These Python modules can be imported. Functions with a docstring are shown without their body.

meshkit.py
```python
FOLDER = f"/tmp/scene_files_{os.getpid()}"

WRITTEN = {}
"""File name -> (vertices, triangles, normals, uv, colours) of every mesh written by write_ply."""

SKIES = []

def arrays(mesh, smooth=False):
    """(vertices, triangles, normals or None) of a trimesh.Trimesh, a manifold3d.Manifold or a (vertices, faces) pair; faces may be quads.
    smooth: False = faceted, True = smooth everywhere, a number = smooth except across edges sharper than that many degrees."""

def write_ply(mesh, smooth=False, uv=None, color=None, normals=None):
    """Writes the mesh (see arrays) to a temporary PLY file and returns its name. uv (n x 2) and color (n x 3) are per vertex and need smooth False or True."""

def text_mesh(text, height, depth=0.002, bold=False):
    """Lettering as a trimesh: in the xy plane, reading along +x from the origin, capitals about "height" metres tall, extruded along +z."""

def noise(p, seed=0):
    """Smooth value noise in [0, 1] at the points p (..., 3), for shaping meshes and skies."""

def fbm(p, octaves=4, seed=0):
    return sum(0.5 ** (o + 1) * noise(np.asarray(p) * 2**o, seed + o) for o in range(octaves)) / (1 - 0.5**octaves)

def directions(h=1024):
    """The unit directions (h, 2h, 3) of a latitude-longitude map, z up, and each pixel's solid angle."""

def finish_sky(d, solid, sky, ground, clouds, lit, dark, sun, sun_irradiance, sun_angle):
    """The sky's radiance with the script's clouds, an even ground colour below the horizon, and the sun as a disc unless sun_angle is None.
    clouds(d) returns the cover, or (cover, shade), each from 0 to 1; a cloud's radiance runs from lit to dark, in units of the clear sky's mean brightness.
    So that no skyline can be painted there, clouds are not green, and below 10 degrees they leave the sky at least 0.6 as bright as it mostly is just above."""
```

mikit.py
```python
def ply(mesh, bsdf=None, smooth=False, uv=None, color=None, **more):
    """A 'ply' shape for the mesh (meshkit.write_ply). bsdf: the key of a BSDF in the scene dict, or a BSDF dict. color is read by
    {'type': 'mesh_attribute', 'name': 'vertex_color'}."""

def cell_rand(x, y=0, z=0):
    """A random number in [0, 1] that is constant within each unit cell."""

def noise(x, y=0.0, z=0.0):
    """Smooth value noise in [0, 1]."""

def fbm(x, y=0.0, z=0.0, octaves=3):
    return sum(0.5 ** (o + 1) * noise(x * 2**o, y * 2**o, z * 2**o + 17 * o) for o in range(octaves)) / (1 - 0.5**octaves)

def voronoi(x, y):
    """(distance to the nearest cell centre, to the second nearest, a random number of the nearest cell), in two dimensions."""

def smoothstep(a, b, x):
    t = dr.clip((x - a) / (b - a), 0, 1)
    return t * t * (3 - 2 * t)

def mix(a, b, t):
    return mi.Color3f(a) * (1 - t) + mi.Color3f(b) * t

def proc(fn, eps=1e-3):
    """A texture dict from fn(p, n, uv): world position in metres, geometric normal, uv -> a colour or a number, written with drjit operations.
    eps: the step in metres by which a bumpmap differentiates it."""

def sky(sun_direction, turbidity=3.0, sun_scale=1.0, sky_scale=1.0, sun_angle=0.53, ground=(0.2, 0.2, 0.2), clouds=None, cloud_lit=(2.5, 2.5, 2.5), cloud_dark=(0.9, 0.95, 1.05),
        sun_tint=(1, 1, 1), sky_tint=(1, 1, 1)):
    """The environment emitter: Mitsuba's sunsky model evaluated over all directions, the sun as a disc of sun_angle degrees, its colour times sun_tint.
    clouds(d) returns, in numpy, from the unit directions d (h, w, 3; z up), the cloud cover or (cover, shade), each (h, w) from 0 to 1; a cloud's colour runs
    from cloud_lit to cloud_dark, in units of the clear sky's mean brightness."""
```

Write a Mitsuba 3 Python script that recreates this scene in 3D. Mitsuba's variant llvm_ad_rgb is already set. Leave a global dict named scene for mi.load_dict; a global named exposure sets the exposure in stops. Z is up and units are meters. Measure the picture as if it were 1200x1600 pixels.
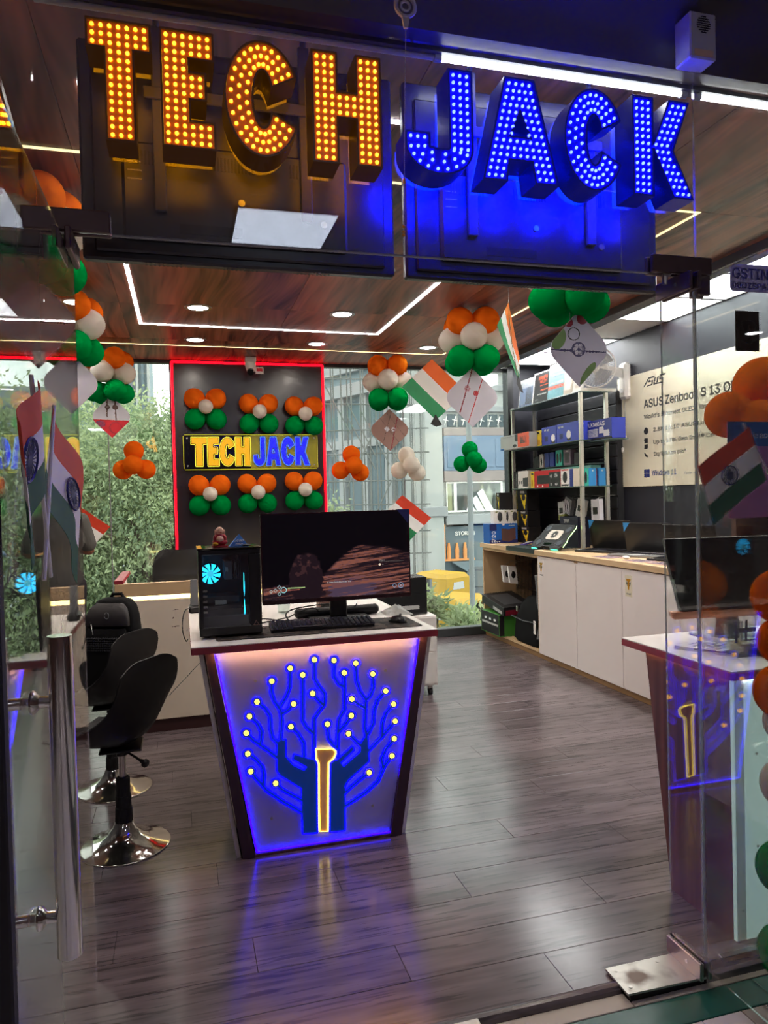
import math, numpy as np, trimesh, drjit as dr, mitsuba as mi, mikit, meshkit
from shapely.geometry import Polygon, LineString, Point, box as sbox
from shapely.ops import unary_union
from shapely import affinity
T = mi.ScalarTransform4f
rng = np.random.default_rng(7)
scene, labels = {}, {}
exposure = 0.4

# ---------------------------------------------------------------- camera
YAW, PITCH, ROLL, FOC = 0.27316772, -0.01995886, -0.02472295, 1129.83
fwd = np.array([math.sin(YAW) * math.cos(PITCH), math.cos(YAW) * math.cos(PITCH), math.sin(PITCH)])
rgt = np.array([math.cos(YAW), -math.sin(YAW), 0.0])
upv = np.cross(rgt, fwd)
upc = -math.sin(ROLL) * rgt + math.cos(ROLL) * upv
EYE = np.array([0.0, 0.0, 1.45])
scene['camera'] = {'type': 'perspective', 'fov': math.degrees(2 * math.atan(600 / FOC)), 'fov_axis': 'x', 'near_clip': 0.02, 'far_clip': 500.0,
                   'to_world': T().look_at(origin=EYE.tolist(), target=(EYE + fwd).tolist(), up=upc.tolist())}

# ---------------------------------------------------------------- daylight (overcast) and lamp levels
def overcast(d):
    n = meshkit.fbm(d * 3.0, 4, 5)
    return np.ones(d.shape[:2]), np.clip(0.35 + 0.9 * (n - 0.5), 0, 1)
scene['sky'] = {**mikit.sky((0.3, 0.5, 0.8), turbidity=6.0, sun_scale=0.0, sky_scale=1.0, clouds=overcast, cloud_lit=(1.03, 1.02, .99), cloud_dark=(0.80, 0.80, 0.78), ground=(0.25, 0.25, 0.24)),
                'sampling_weight': 8.0, 'scale': 27.0}
L_DOWN, L_STRIP, L_WARM, L_PANEL, L_CORR_FILL = 82.0, 14.0, 8.0, 11.5, 12.0
L_RED, L_AMBER, L_BLUE = 3.0, 7.0, 9.5

# ---------------------------------------------------------------- naming and registering
def numbered(key):
    if key not in used:
        used.add(key)
        return key
    i = 1
    while f'{key}_{i:03d}' in used:
        i += 1
    used.add(f'{key}_{i:03d}')
    return f'{key}_{i:03d}'
used = set()
def lab(key, label=None, cat=None, group=None, kind=None):
    d = labels.setdefault(key, {})
    for k, v in (('label', label), ('category', cat), ('group', group), ('kind', kind)):
        if v: d[k] = v
    return key
def thing(name, label, cat, group=None):
    return lab(numbered(name), label, cat, group)
def put(name, mesh, m, parent=None, label=None, cat=None, group=None, kind=None, smooth=False, emit=None, w=1.0, xf=None):
    key = numbered(parent + '__' + name if parent else name)
    if name == 'lettering': kind = 'stuff'
    if isinstance(mesh, dict):
        d = dict(mesh)
    else:
        if isinstance(mesh, (list, tuple)) and not isinstance(mesh[0], np.ndarray):
            mesh = trimesh.util.concatenate(list(mesh))
        d = mikit.ply(mesh, 'm_lamp' if emit is not None and m == 'm_white' else m, smooth)
    if xf is not None: d['to_world'] = xf
    if emit is not None:
        d['emitter'] = {'type': 'area', 'radiance': emit if isinstance(emit, dict) else {'type': 'rgb', 'value': [float(c) for c in emit]}, 'sampling_weight': float(w)}
    scene[key] = d
    return lab(key, label, cat, group, kind)

# ---------------------------------------------------------------- mesh helpers
cat_ = lambda *ms: trimesh.util.concatenate([m for m in ms])
def box(x0, x1, y0, y1, z0, z1, c=0.0):
    x0, x1 = min(x0, x1), max(x0, x1); y0, y1 = min(y0, y1), max(y0, y1); z0, z1 = min(z0, z1), max(z0, z1)
    if c <= 0:
        m = trimesh.creation.box((x1 - x0, y1 - y0, z1 - z0)); m.apply_translation(((x0 + x1) / 2, (y0 + y1) / 2, (z0 + z1) / 2)); return m
    c = min(c, (x1 - x0) * .49, (y1 - y0) * .49, (z1 - z0) * .49)
    P = []
    for x, sx in ((x0, 1), (x1, -1)):
        for y, sy in ((y0, 1), (y1, -1)):
            for z, sz in ((z0, 1), (z1, -1)):
                P += [(x + sx * c, y + sy * c, z), (x + sx * c, y, z + sz * c), (x, y + sy * c, z + sz * c)]
    return trimesh.convex.convex_hull(np.array(P))
def hull(P): return trimesh.convex.convex_hull(np.array(P, float))
def frame(z):
    z = np.asarray(z, float); z = z / np.linalg.norm(z)
    x = np.cross(z, (0, 0, 1) if abs(z[2]) < .9 else (1, 0, 0)); x /= np.linalg.norm(x)
    return x, np.cross(z, x), z
def mat4(o, ex, ey, ez):
    M = np.eye(4); M[:3, 0], M[:3, 1], M[:3, 2], M[:3, 3] = ex, ey, ez, o; return M
def onto(m, o, ex, ey):
    ex, ey = np.asarray(ex, float), np.asarray(ey, float)
    m = m.copy(); m.apply_transform(mat4(o, ex, ey, np.cross(ex, ey))); return m
def cyl(p0, p1, r, n=16, r1=None):
    p0, p1 = np.asarray(p0, float), np.asarray(p1, float)
    x, y, z = frame(p1 - p0); a = np.arange(n) * 2 * np.pi / n
    ring = np.cos(a)[:, None] * x + np.sin(a)[:, None] * y
    v = np.vstack([p0 + ring * r, p1 + ring * (r if r1 is None else r1), [p0], [p1]]); i = np.arange(n); j = (i + 1) % n
    f = np.vstack([np.c_[i, j, j + n], np.c_[i, j + n, i + n], np.c_[j, i, i * 0 + 2 * n], np.c_[i + n, j + n, i * 0 + 2 * n + 1]])
    return trimesh.Trimesh(v, f, process=False)
def tube(P, r, n=8, closed=False, cap=True):
    P = np.asarray(P, float); k = len(P)
    if closed: t = np.roll(P, -1, 0) - np.roll(P, 1, 0)
    else: t = np.gradient(P, axis=0)
    t /= np.linalg.norm(t, axis=1, keepdims=True) + 1e-12
    nx = [frame(t[0])[0]]
    for i in range(1, k):
        v = nx[-1] - t[i] * (nx[-1] @ t[i]); l = np.linalg.norm(v)
        nx.append(v / l if l > 1e-6 else frame(t[i])[0])
    nx = np.array(nx); ny = np.cross(t, nx); a = np.arange(n) * 2 * np.pi / n
    rr = np.broadcast_to(r, (k,))[:, None, None]
    v = (P[:, None] + rr * (np.cos(a)[None, :, None] * nx[:, None] + np.sin(a)[None, :, None] * ny[:, None])).reshape(-1, 3)
    f = []
    kk = k if closed else k - 1
    for i in range(kk):
        i2 = (i + 1) % k
        for j in range(n):
            j2 = (j + 1) % n
            f += [(i * n + j, i * n + j2, i2 * n + j2), (i * n + j, i2 * n + j2, i2 * n + j)]
    if not closed and cap:
        v = np.vstack([v, P[:1], P[-1:]]); c0, c1 = len(v) - 2, len(v) - 1
        for j in range(n):
            j2 = (j + 1) % n
            f += [(j2, j, c0), ((k - 1) * n + j, (k - 1) * n + j2, c1)]
    return trimesh.Trimesh(v, np.array(f), process=False)
def lathe(prof, n=24, o=(0, 0, 0), ax=(0, 0, 1)):
    prof = np.asarray(prof, float); x, y, z = frame(ax) if abs(ax[2]) < .999 else (np.array([1., 0, 0]), np.array([0, 1., 0]), np.array([0, 0, 1.]))
    a = np.arange(n) * 2 * np.pi / n; k = len(prof)
    v = (np.asarray(o, float) + prof[:, 0][:, None, None] * (np.cos(a)[None, :, None] * x + np.sin(a)[None, :, None] * y) + prof[:, 1][:, None, None] * z).reshape(-1, 3)
    i, j = np.meshgrid(np.arange(k - 1), np.arange(n), indexing='ij'); j2 = (j + 1) % n
    q = np.stack([i * n + j, i * n + j2, (i + 1) * n + j2, (i + 1) * n + j], -1).reshape(-1, 4)
    m = trimesh.Trimesh(v, np.vstack([q[:, :3], q[:, [0, 2, 3]]]), process=False)
    return m
def ball(c, r, sub=2):
    m = trimesh.creation.icosphere(sub, 1.0); m.apply_scale(r if np.isscalar(r) else 1.0)
    if not np.isscalar(r): m.vertices *= np.asarray(r)
    m.apply_translation(c); return m
def grid(Pf, nu, nv, closed_u=False):
    """quad grid from an array of points (nu, nv, 3)"""
    v = np.asarray(Pf, float).reshape(-1, 3); f = []
    for i in range(nu if closed_u else nu - 1):
        for j in range(nv - 1):
            a, b, c, d = i * nv + j, ((i + 1) % nu) * nv + j, ((i + 1) % nu) * nv + j + 1, i * nv + j + 1
            f += [(a, b, c), (a, c, d)]
    return trimesh.Trimesh(v, np.array(f), process=False)
def thick(Pf, t):
    """closed sheet of thickness t from a grid of points"""
    P = np.asarray(Pf, float); nu, nv, _ = P.shape
    du, dv = np.gradient(P, axis=0), np.gradient(P, axis=1); n = np.cross(du, dv); n /= np.linalg.norm(n, axis=2, keepdims=True) + 1e-12
    a, b = grid(P + n * t / 2, nu, nv), grid(P - n * t / 2, nu, nv)
    v = np.vstack([a.vertices, b.vertices]); N = nu * nv; f = [*a.faces.tolist(), *(b.faces[:, ::-1] + N).tolist()]
    rim = [i * nv for i in range(nu)] + [(nu - 1) * nv + j for j in range(1, nv)] + [i * nv + nv - 1 for i in range(nu - 2, -1, -1)] + [j for j in range(nv - 2, 0, -1)]
    for k in range(len(rim)):
        p, q = rim[k], rim[(k + 1) % len(rim)]
        f += [(q, p, p + N), (q, p + N, q + N)]
    return trimesh.Trimesh(v, np.array(f), process=False)
def extr(poly, d, z0=0.0):
    gs = [g for g in getattr(poly, 'geoms', [poly]) if g.area > 1e-9]
    ms = [trimesh.creation.extrude_polygon(g, d, engine='earcut') for g in gs]
    m = trimesh.util.concatenate(ms); m.apply_translation((0, 0, z0)); return m
_TX = {}
def text(s, h, d=.001, bold=False, width=None, center=False, o=None, ex=(1, 0, 0), ey=(0, 0, 1)):
    k = (s, bold)
    if k not in _TX: _TX[k] = meshkit.text_mesh(s, 1.0, 1.0, bold)
    m = _TX[k].copy(); m.vertices *= (h, h, d)
    b = m.bounds
    if width: m.vertices[:, 0] = (m.vertices[:, 0] - b[0, 0]) * width / (b[1, 0] - b[0, 0]); b = m.bounds
    if center: m.vertices[:, 0] -= (b[0, 0] + b[1, 0]) / 2
    return m if o is None else onto(m, o, ex, ey)
def quad_print(x0, x1, y0, y1, o, ex, ey, d=.0008, z=0.0):
    """a printed patch, local rectangle on a plane"""
    m = box(x0, x1, y0, y1, z, z + d); return onto(m, o, ex, ey)
def poly_print(pts, o, ex, ey, d=.0008, z=0.0):
    return onto(extr(Polygon(pts), d, z), o, ex, ey)
def rr(x0, x1, y0, y1, r):
    return sbox(x0 + r, y0 + r, x1 - r, y1 - r).buffer(r, quad_segs=4)
FX, FZ = (1, 0, 0), (0, 0, 1)          # plane facing the street: reads along +x
RX = (0, -1, 0)                         # plane of the right wall, facing -x: reads along -y

# ---------------------------------------------------------------- materials
def pr(key, col, rough=.5, metal=0.0, spec=.5, two=True, **k):
    b = {'type': 'principled', 'base_color': col if isinstance(col, dict) else {'type': 'rgb', 'value': list(map(float, col))}, 'roughness': rough, 'metallic': metal, 'specular': spec, **k}
    scene[key] = {'type': 'twosided', 'b': b} if two else b
    return key
C = lambda r, g, b: tuple(((c / 255 + .055) / 1.055) ** 2.4 if c > 10 else c / 255 / 12.92 for c in (r, g, b))
def floor_fn(off, tone):
    def fn(p, n, uv):
        s = mikit.fbm(p.x * 5.0 + off, p.y * 62.0 + off * 3, 0.0, 3)
        b = mikit.fbm(p.x * 2.4 + off * 2, p.y * 11.0 + off, 2.0, 3)
        k = mikit.smoothstep(.60, .76, mikit.fbm(p.x * 7.0 + off, p.y * 95.0, 5.0, 2))
        t = dr.clip(.5 * s + .55 * b - .02, 0, 1)
        c = mikit.mix(C(46, 40, 42), C(118, 108, 110), t)
        return c * tone * (1 - .5 * k) * mi.Color3f(1.0, .94, .97)
    return fn
for i, (o, t) in enumerate(((0.0, 1.0), (13.7, .86), (31.1, 1.1), (57.3, .94))):
    pr(f'm_floor{i}', mikit.proc(floor_fn(o, t)), .2, 0, .55)
def ceil_fn(off, tone):
    def fn(p, n, uv):
        wob = mikit.fbm(p.x * 1.3 + off, p.y * .7, 3.0, 2)
        s = mikit.fbm(p.x * 17.0 + wob * 9.0 + off, p.y * 1.0, 0.0, 3)
        g = mikit.noise(p.x * 90.0 + wob * 30.0, p.y * 4.0, 1.0)
        t = dr.clip(1.25 * (s - .5) + .42 + .22 * (g - .5), 0, 1)
        return mikit.mix(C(54, 23, 17), C(162, 94, 70), t) * tone
    return fn
for i, (o, t) in enumerate(((3.0, 1.0), (21.0, .9), (44.0, 1.07))):
    pr(f'm_ceil{i}', mikit.proc(ceil_fn(o, t)), .4, 0, .35)
def veneer_fn(p, n, uv):
    s = mikit.fbm((p.x + p.y) * 40.0, p.z * 1.6, 0.0, 3)
    return mikit.mix(C(58, 30, 28), C(118, 72, 64), s)
pr('m_veneer', mikit.proc(veneer_fn), .4)
pr('m_lamp', C(20, 20, 20), .4)
pr('m_maroon', C(150, 46, 58), .35); pr('m_white', C(226, 220, 214), .35); pr('m_white_gloss', C(232, 228, 226), .18)
pr('m_cream', C(226, 214, 200), .38); pr('m_beech', C(205, 172, 132), .4); pr('m_beech_dark', C(150, 112, 72), .45)
pr('m_black', C(14, 13, 15), .35); pr('m_black_matte', C(20, 19, 21), .6); pr('m_black_gloss', C(10, 9, 12), .07, 0, .6)
pr('m_panel_black', C(44, 40, 46), .22, 0, .5)
pr('m_wall_grey', C(34, 34, 43), .5); pr('m_grey', C(120, 120, 122), .5); pr('m_dgrey', C(58, 58, 62), .5); pr('m_lgrey', C(176, 176, 174), .5)
pr('m_chrome', C(225, 222, 215), .09, 1.0); pr('m_steel', C(190, 186, 180), .3, 1.0); pr('m_alu', C(150, 150, 152), .38, 1.0); pr('m_bronze', C(96, 78, 76), .4, .7)
pr('m_orange', C(238, 104, 18), .16, 0, .6, spec_tint=.2); pr('m_green', C(0, 128, 58), .16, 0, .6); pr('m_wballoon', C(236, 226, 214), .2, 0, .55)
pr('m_saffron', C(240, 108, 40), .6); pr('m_flagred', C(214, 62, 34), .65); pr('m_flagwhite', C(236, 232, 228), .65); pr('m_flaggreen', C(20, 120, 70), .6); pr('m_flagdgreen', C(28, 88, 62), .65); pr('m_navy', C(24, 30, 92), .5)
pr('m_red', C(190, 20, 36), .4); pr('m_blue', C(36, 96, 170), .4); pr('m_royal', C(44, 58, 168), .4); pr('m_teal', C(52, 170, 150), .4); pr('m_yellow', C(232, 200, 40), .4); pr('m_yellow_auto', C(176, 136, 34), .5)
pr('m_lightblue', C(52, 140, 205), .4); pr('m_boxgreen', C(64, 128, 48), .5); pr('m_print_black', C(24, 22, 26), .5); pr('m_print_white', C(238, 238, 238), .5); pr('m_print_orange', C(226, 84, 40), .45)
pr('m_brown', C(110, 78, 72), .5); pr('m_skin', C(150, 98, 74), .55); pr('m_hair', C(22, 18, 18), .5); pr('m_shirt', C(84, 82, 78), .8); pr('m_trouser', C(22, 22, 30), .8)
pr('m_rubber', C(24, 22, 24), .7); pr('m_fabric_black', C(13, 12, 14), .85, 0, .2); pr('m_leather', C(24, 22, 24), .42); pr('m_gold', C(214, 160, 46), .3, .6)
pr('m_shell', C(13, 11, 16), .5, 0, .35); pr('m_wire', C(14, 14, 16), .5); pr('m_poster', C(214, 204, 180), .6); pr('m_leafprint', C(92, 120, 70), .6); pr('m_pale_teal', C(196, 214, 208), .35); pr('m_pink', C(186, 130, 140), .5)
pr('m_tv', C(36, 34, 38), .3, 0, .5); pr('m_tv_print', C(150, 146, 150), .5)
pr('m_tile_white', C(206, 196, 196), .3); pr('m_tile_green', C(30, 84, 72), .28); pr('m_tile_dark', C(62, 62, 68), .3); pr('m_tile_beige', C(176, 164, 152), .5); pr('m_grout', C(70, 66, 66), .8)
scene['m_glass'] = {'type': 'dielectric', 'int_ior': 1.5, 'ext_ior': 1.0, 'specular_transmittance': {'type': 'rgb', 'value': [.985, .996, .99]}}
scene['m_pane'] = {'type': 'thindielectric', 'int_ior': 1.5, 'ext_ior': 1.0, 'specular_transmittance': {'type': 'rgb', 'value': [.93, .96, .95]}}
scene['m_window'] = {'type': 'thindielectric', 'int_ior': 1.5, 'ext_ior': 1.0, 'specular_transmittance': {'type': 'rgb', 'value': [.77, .82, .80]}}
scene['m_clear'] = {'type': 'thindielectric', 'int_ior': 1.5, 'ext_ior': 1.0, 'specular_transmittance': {'type': 'rgb', 'value': [.9, .95, .93]}}
# ================================================================ THE SETTING
CZ, XL, XR, YF, YB = 2.77, -2.6, 3.72, 1.845, 7.0
def struct(name, mesh, m, parent=None, **k):
    key = put(name, mesh, m, parent, **k)
    if parent is None: lab(key, kind='structure')
    return key
# floor of vinyl planks
fl = struct('floor', box(XL, XR, 1.86, YB + .15, -.06, -.004), 'm_rubber')
PW, PL = .183, 1.22
row = 0; y = 1.862
while y < YB + .1:
    x = XL - (row * .437) % PL
    while x < XR:
        x0, x1 = max(x, XL), min(x + PL, XR); y1 = min(y + PW, YB + .12)
        if x1 - x0 > .02:
            put('plank', box(x0 + .0006, x1 - .0006, y + .0006, y1 - .0006, -.004, 0, .0008), f'm_floor{(row * 7 + int((x + 9) * 3.1)) % 4}', fl)
        x += PL
    y += PW; row += 1
put('nosing', tube([(.55, 1.845, -.012), (1.195, 1.845, -.012)], .02, 12), 'm_floor3', fl)
put('nosing', tube([(-.25, 1.845, -.012), (.55, 1.845, -.012)], .02, 12), 'm_floor3', fl)
# ceiling of wood laminate panels
ce = struct('ceiling', box(XL, 3.02, 1.86, YB + .15, CZ + .012, CZ + .06), 'm_black_matte')
k = 0
for xi in range(5):
    for yi in range(5):
        x0, y0 = XL + xi * 1.124, 1.862 + yi * 1.06
        put('panel', box(x0 + .0008, x0 + 1.1232, y0 + .0008, min(y0 + 1.0592, YB + .12), CZ, CZ + .012, .0008), f'm_ceil{(xi * 2 + yi) % 3}', ce); k += 1
tr = struct('trim_1', box(3.02, 3.14, 1.86, YB, CZ - .05, CZ + .03, .004), 'm_dgrey')
pr('m_tilegrid', C(210, 208, 204), .6)
ce2 = struct('ceiling_tile_strip', box(3.14, XR, 1.86, YB + .1, CZ + .03, CZ + .06), 'm_lgrey')
yy = [1.9, 2.5, 3.12, 3.72, 4.25, 4.88, 5.52, 6.13, 6.75]
for a, b in zip(yy[:-1], yy[1:]):
    if abs(a - 4.88) < .01 or abs(a - 2.5) < .01:
        put('tile', box(3.145, XR - .005, a + .008, b - .008, CZ + .008, CZ + .03, .003), 'm_tilegrid', ce2)
    else:
        lp = thing('ceiling_light_panel', f'square white luminous ceiling panel over the right wall, {["first", "second", "third", "fourth", "fifth", "sixth", "seventh", "eighth"][yy.index(a)]} back from the shopfront', 'ceiling light', 'square luminous ceiling panels')
        put('frame', [box(3.145, XR - .005, a + .004, a + .014, CZ + .002, CZ + .03), box(3.145, XR - .005, b - .014, b - .004, CZ + .002, CZ + .03), box(3.145, 3.157, a + .014, b - .014, CZ + .002, CZ + .03), box(XR - .017, XR - .005, a + .014, b - .014, CZ + .002, CZ + .03)], 'm_lgrey', lp)
        put('diffuser', box(3.157, XR - .017, a + .014, b - .014, CZ + .012, CZ + .026), 'm_white', lp, emit=(L_PANEL, L_PANEL * 1.02, L_PANEL), w=2)
# walls
struct('wall_right', box(XR, XR + .12, 1.86, YB + .15, 0, CZ + .06), 'm_wall_grey')
struct('wall_left', box(XL - .12, XL, 1.86, YB + .15, 0, CZ + .06), 'm_wall_grey')
wb = struct('wall_back', box(-.06, 1.372, 6.955, 7.15, 0, CZ), 'm_panel_black')
struct('wall_front', [hull([(x, y, z) for x in (XL, XR + .1) for y, z in ((1.80, 2.665), (1.86, 2.665), (1.40, 3.1), (1.86, 3.1))]), box(XL - .12, XL, 1.80, 1.86, 0, 3.2), box(XR, XR + .12, 1.80, 1.86, 0, 3.2)], 'm_fascia')  # fascia slope is shaped to catch the glow of the letters
pr('m_fascia', C(66, 62, 64), .35)
# back windows
pr('m_winframe', C(52, 54, 56), .4)
def window(name, x0, x1, joints):
    w = struct(name, [box(x0, x1, 6.97, 7.08, 0, .085, .004), box(x0, x1, 6.98, 7.06, CZ - .03, CZ), box(x0, x0 + .012, 7.0, 7.04, .085, CZ - .03), box(x1 - .012, x1, 7.0, 7.04, .085, CZ - .03)], 'm_winframe')
    xs = [x0 + .012, *joints, x1 - .012]
    for a, b in zip(xs[:-1], xs[1:]):
        put('pane', box(a + .003, b - .003, 7.018, 7.022, .085, CZ - .03), 'm_window', w)
    for j in joints:
        put('joint', box(j - .004, j + .004, 7.01, 7.03, .085, CZ - .03), 'm_grey', w)
    return w
window('window_1', XL, -.06, (-1.75, -.62))
window('window_2', 1.372, 3.36, (2.19,))
struct('wall_back_right', box(3.36, XR, 6.93, 7.15, 0, CZ + .06), 'm_wall_grey')
# skirting of the feature panel
struct('baseboard_back', box(-.06, 1.372, 6.94, 6.955, 0, .1), 'm_black')

# shopfront glass: fixed panes left and right of the door opening, and the transom
sf = struct('window_3', box(1.507, XR, YF - .005, YF + .005, .012, 2.66), 'm_pane')
put('edge', box(1.503, 1.5068, YF - .006, YF + .006, .012, 2.045), 'm_pale_teal', sf)
put('floor_channel', box(1.56, XR, YF - .014, YF + .014, 0, .018, .002), 'm_alu', sf)
sf = struct('window_4', box(XL, -.305, YF - .005, YF + .005, .012, 2.66), 'm_pane')
put('floor_channel', box(XL, -.345, YF - .014, YF + .014, 0, .018, .002), 'm_alu', sf)
tm = struct('window_5', box(-.302, 1.504, YF - .005, YF + .005, 2.092, 2.66), 'm_pane')
put('edge', box(-.14, 1.34, YF - .0055, YF + .0055, 2.089, 2.0918), 'm_grey', tm)
for x0, x1, s in ((-.345, -.142, -1), (1.342, 1.548, 1)):
    pt = thing('glass_clamp', 'dark bronze L-shaped patch fitting at the ' + ('upper left' if s < 0 else 'upper right') + ' corner of the door opening', 'glass clamp', None)
    xv = (x0, x0 + .05) if s < 0 else (x1 - .045, x1)
    put('plate', [box(x0, x1, YF - .022, YF - .0065, 2.089, 2.141, .003), box(*xv, YF - .022, YF - .0065, 2.03, 2.089, .003)], 'm_bronze', pt)
    put('plate', [box(x0, x1, YF + .0065, YF + .022, 2.089, 2.141, .003), box(*xv, YF + .0065, YF + .022, 2.03, 2.089, .003)], 'm_bronze', pt)
    cx = x0 + .105 if s < 0 else x1 - .15
    put('pivot_lug', [hull([(cx - .012, YF - .012 + dy, z) for dy in (0, .01) for z in (2.084, 2.089)] + [(cx + .012, YF - .012 + dy, z) for dy in (0, .01) for z in (2.084, 2.089)]), cyl((cx, YF, 2.06), (cx, YF, 2.09), .008)], 'm_steel', pt)
# open glass doors
def door(name, xg, s, y_near):
    d = struct(name, box(xg - .006, xg + .006, y_near, 1.922, .05, 2.05), 'm_glass')
    for z0, z1, nm in ((.008, .062, 'bottom_patch'), (2.03, 2.082, 'top_patch')):
        for q in (-1, 1):
            put(nm, box(xg + q * .0075, xg + q * .021, 1.768, 1.925, z0, z1, .003), 'm_bronze' if z0 > 1 else 'm_steel', d)
            put(nm + '_screw', cyl((xg + q * .021, 1.83, (z0 + z1) / 2), (xg + q * .0225, 1.83, (z0 + z1) / 2), .006, 12), 'm_chrome', d)
    return d
dr1 = door('door_1', 1.443, 1, 1.06)
dr2 = door('door_2', -.243, -1, 1.075)
put('edge_seal', box(-.2535, -.2325, 1.045, 1.073, .05, 2.05, .003), 'm_rubber', dr2)
def handle(parent, xg):
    hp = put('handle', [cyl((xg + .052, 1.236, .735), (xg + .052, 1.236, 1.245), .0188, 28)], 'm_chrome', parent, smooth=40)
    for z in (.80, 1.142):
        put('standoff', [cyl((xg + .0065, 1.236, z), (xg + .04, 1.236, z), .0095, 18), lathe([(.001, .0065), (.017, .0065), (.019, .010), (.017, .014), (.012, .018), (.0095, .02)], 20, (xg, 1.236, z), (1, 0, 0))], 'm_chrome', hp, smooth=40)
    h2 = put('handle', cyl((xg - .052, 1.236, .735), (xg - .052, 1.236, 1.245), .0188, 28), 'm_chrome', parent, smooth=40)
    for z in (.80, 1.142):
        put('standoff', cyl((xg - .0065, 1.236, z), (xg - .04, 1.236, z), .0095, 18), 'm_chrome', h2, smooth=40)
handle(dr2, -.243)
# floor spring plates
fp = thing('floor_plate', 'scuffed steel floor hinge plate under the open right glass door', 'floor plate')
put('plate', hull([(1.19, 1.786, .006), (1.192, 1.905, .006), (1.462, 1.905, .006), (1.462, 1.78, .006), (1.19, 1.786, .012), (1.192, 1.905, .012), (1.462, 1.905, .012), (1.462, 1.78, .012)]), 'm_plate', fp)
for x, y in ((1.215, 1.885), (1.215, 1.81), (1.36, 1.885)):
    put('screw', cyl((x, y, .0115), (x, y, .0135), .006, 12), 'm_steel', fp)
put('box', box(1.2, 1.46, 1.79, 1.90, -.03, .006), 'm_black', fp)
fp = thing('floor_plate', 'second steel floor plate cut off by the lower edge of the picture', 'floor plate')
put('plate', box(.64, .745, 1.775, 1.83, .006, .012, .002), 'm_plate', fp); put('box', box(.645, .74, 1.78, 1.828, -.02, .006), 'm_black', fp)
def plate_fn(p, n, uv):
    w = mikit.fbm(p.x * 22.0, p.y * 22.0, 0.0, 3)
    dd = dr.exp(-(dr.square((p.x - 1.26) / .05) + dr.square((p.y - 1.845) / .035)))
    k = mikit.smoothstep(.35, .75, w * .6 + dd * .55)
    return mikit.mix(C(196, 192, 184), C(98, 82, 74), k)
pr('m_plate', mikit.proc(plate_fn), .35, .75)

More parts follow.
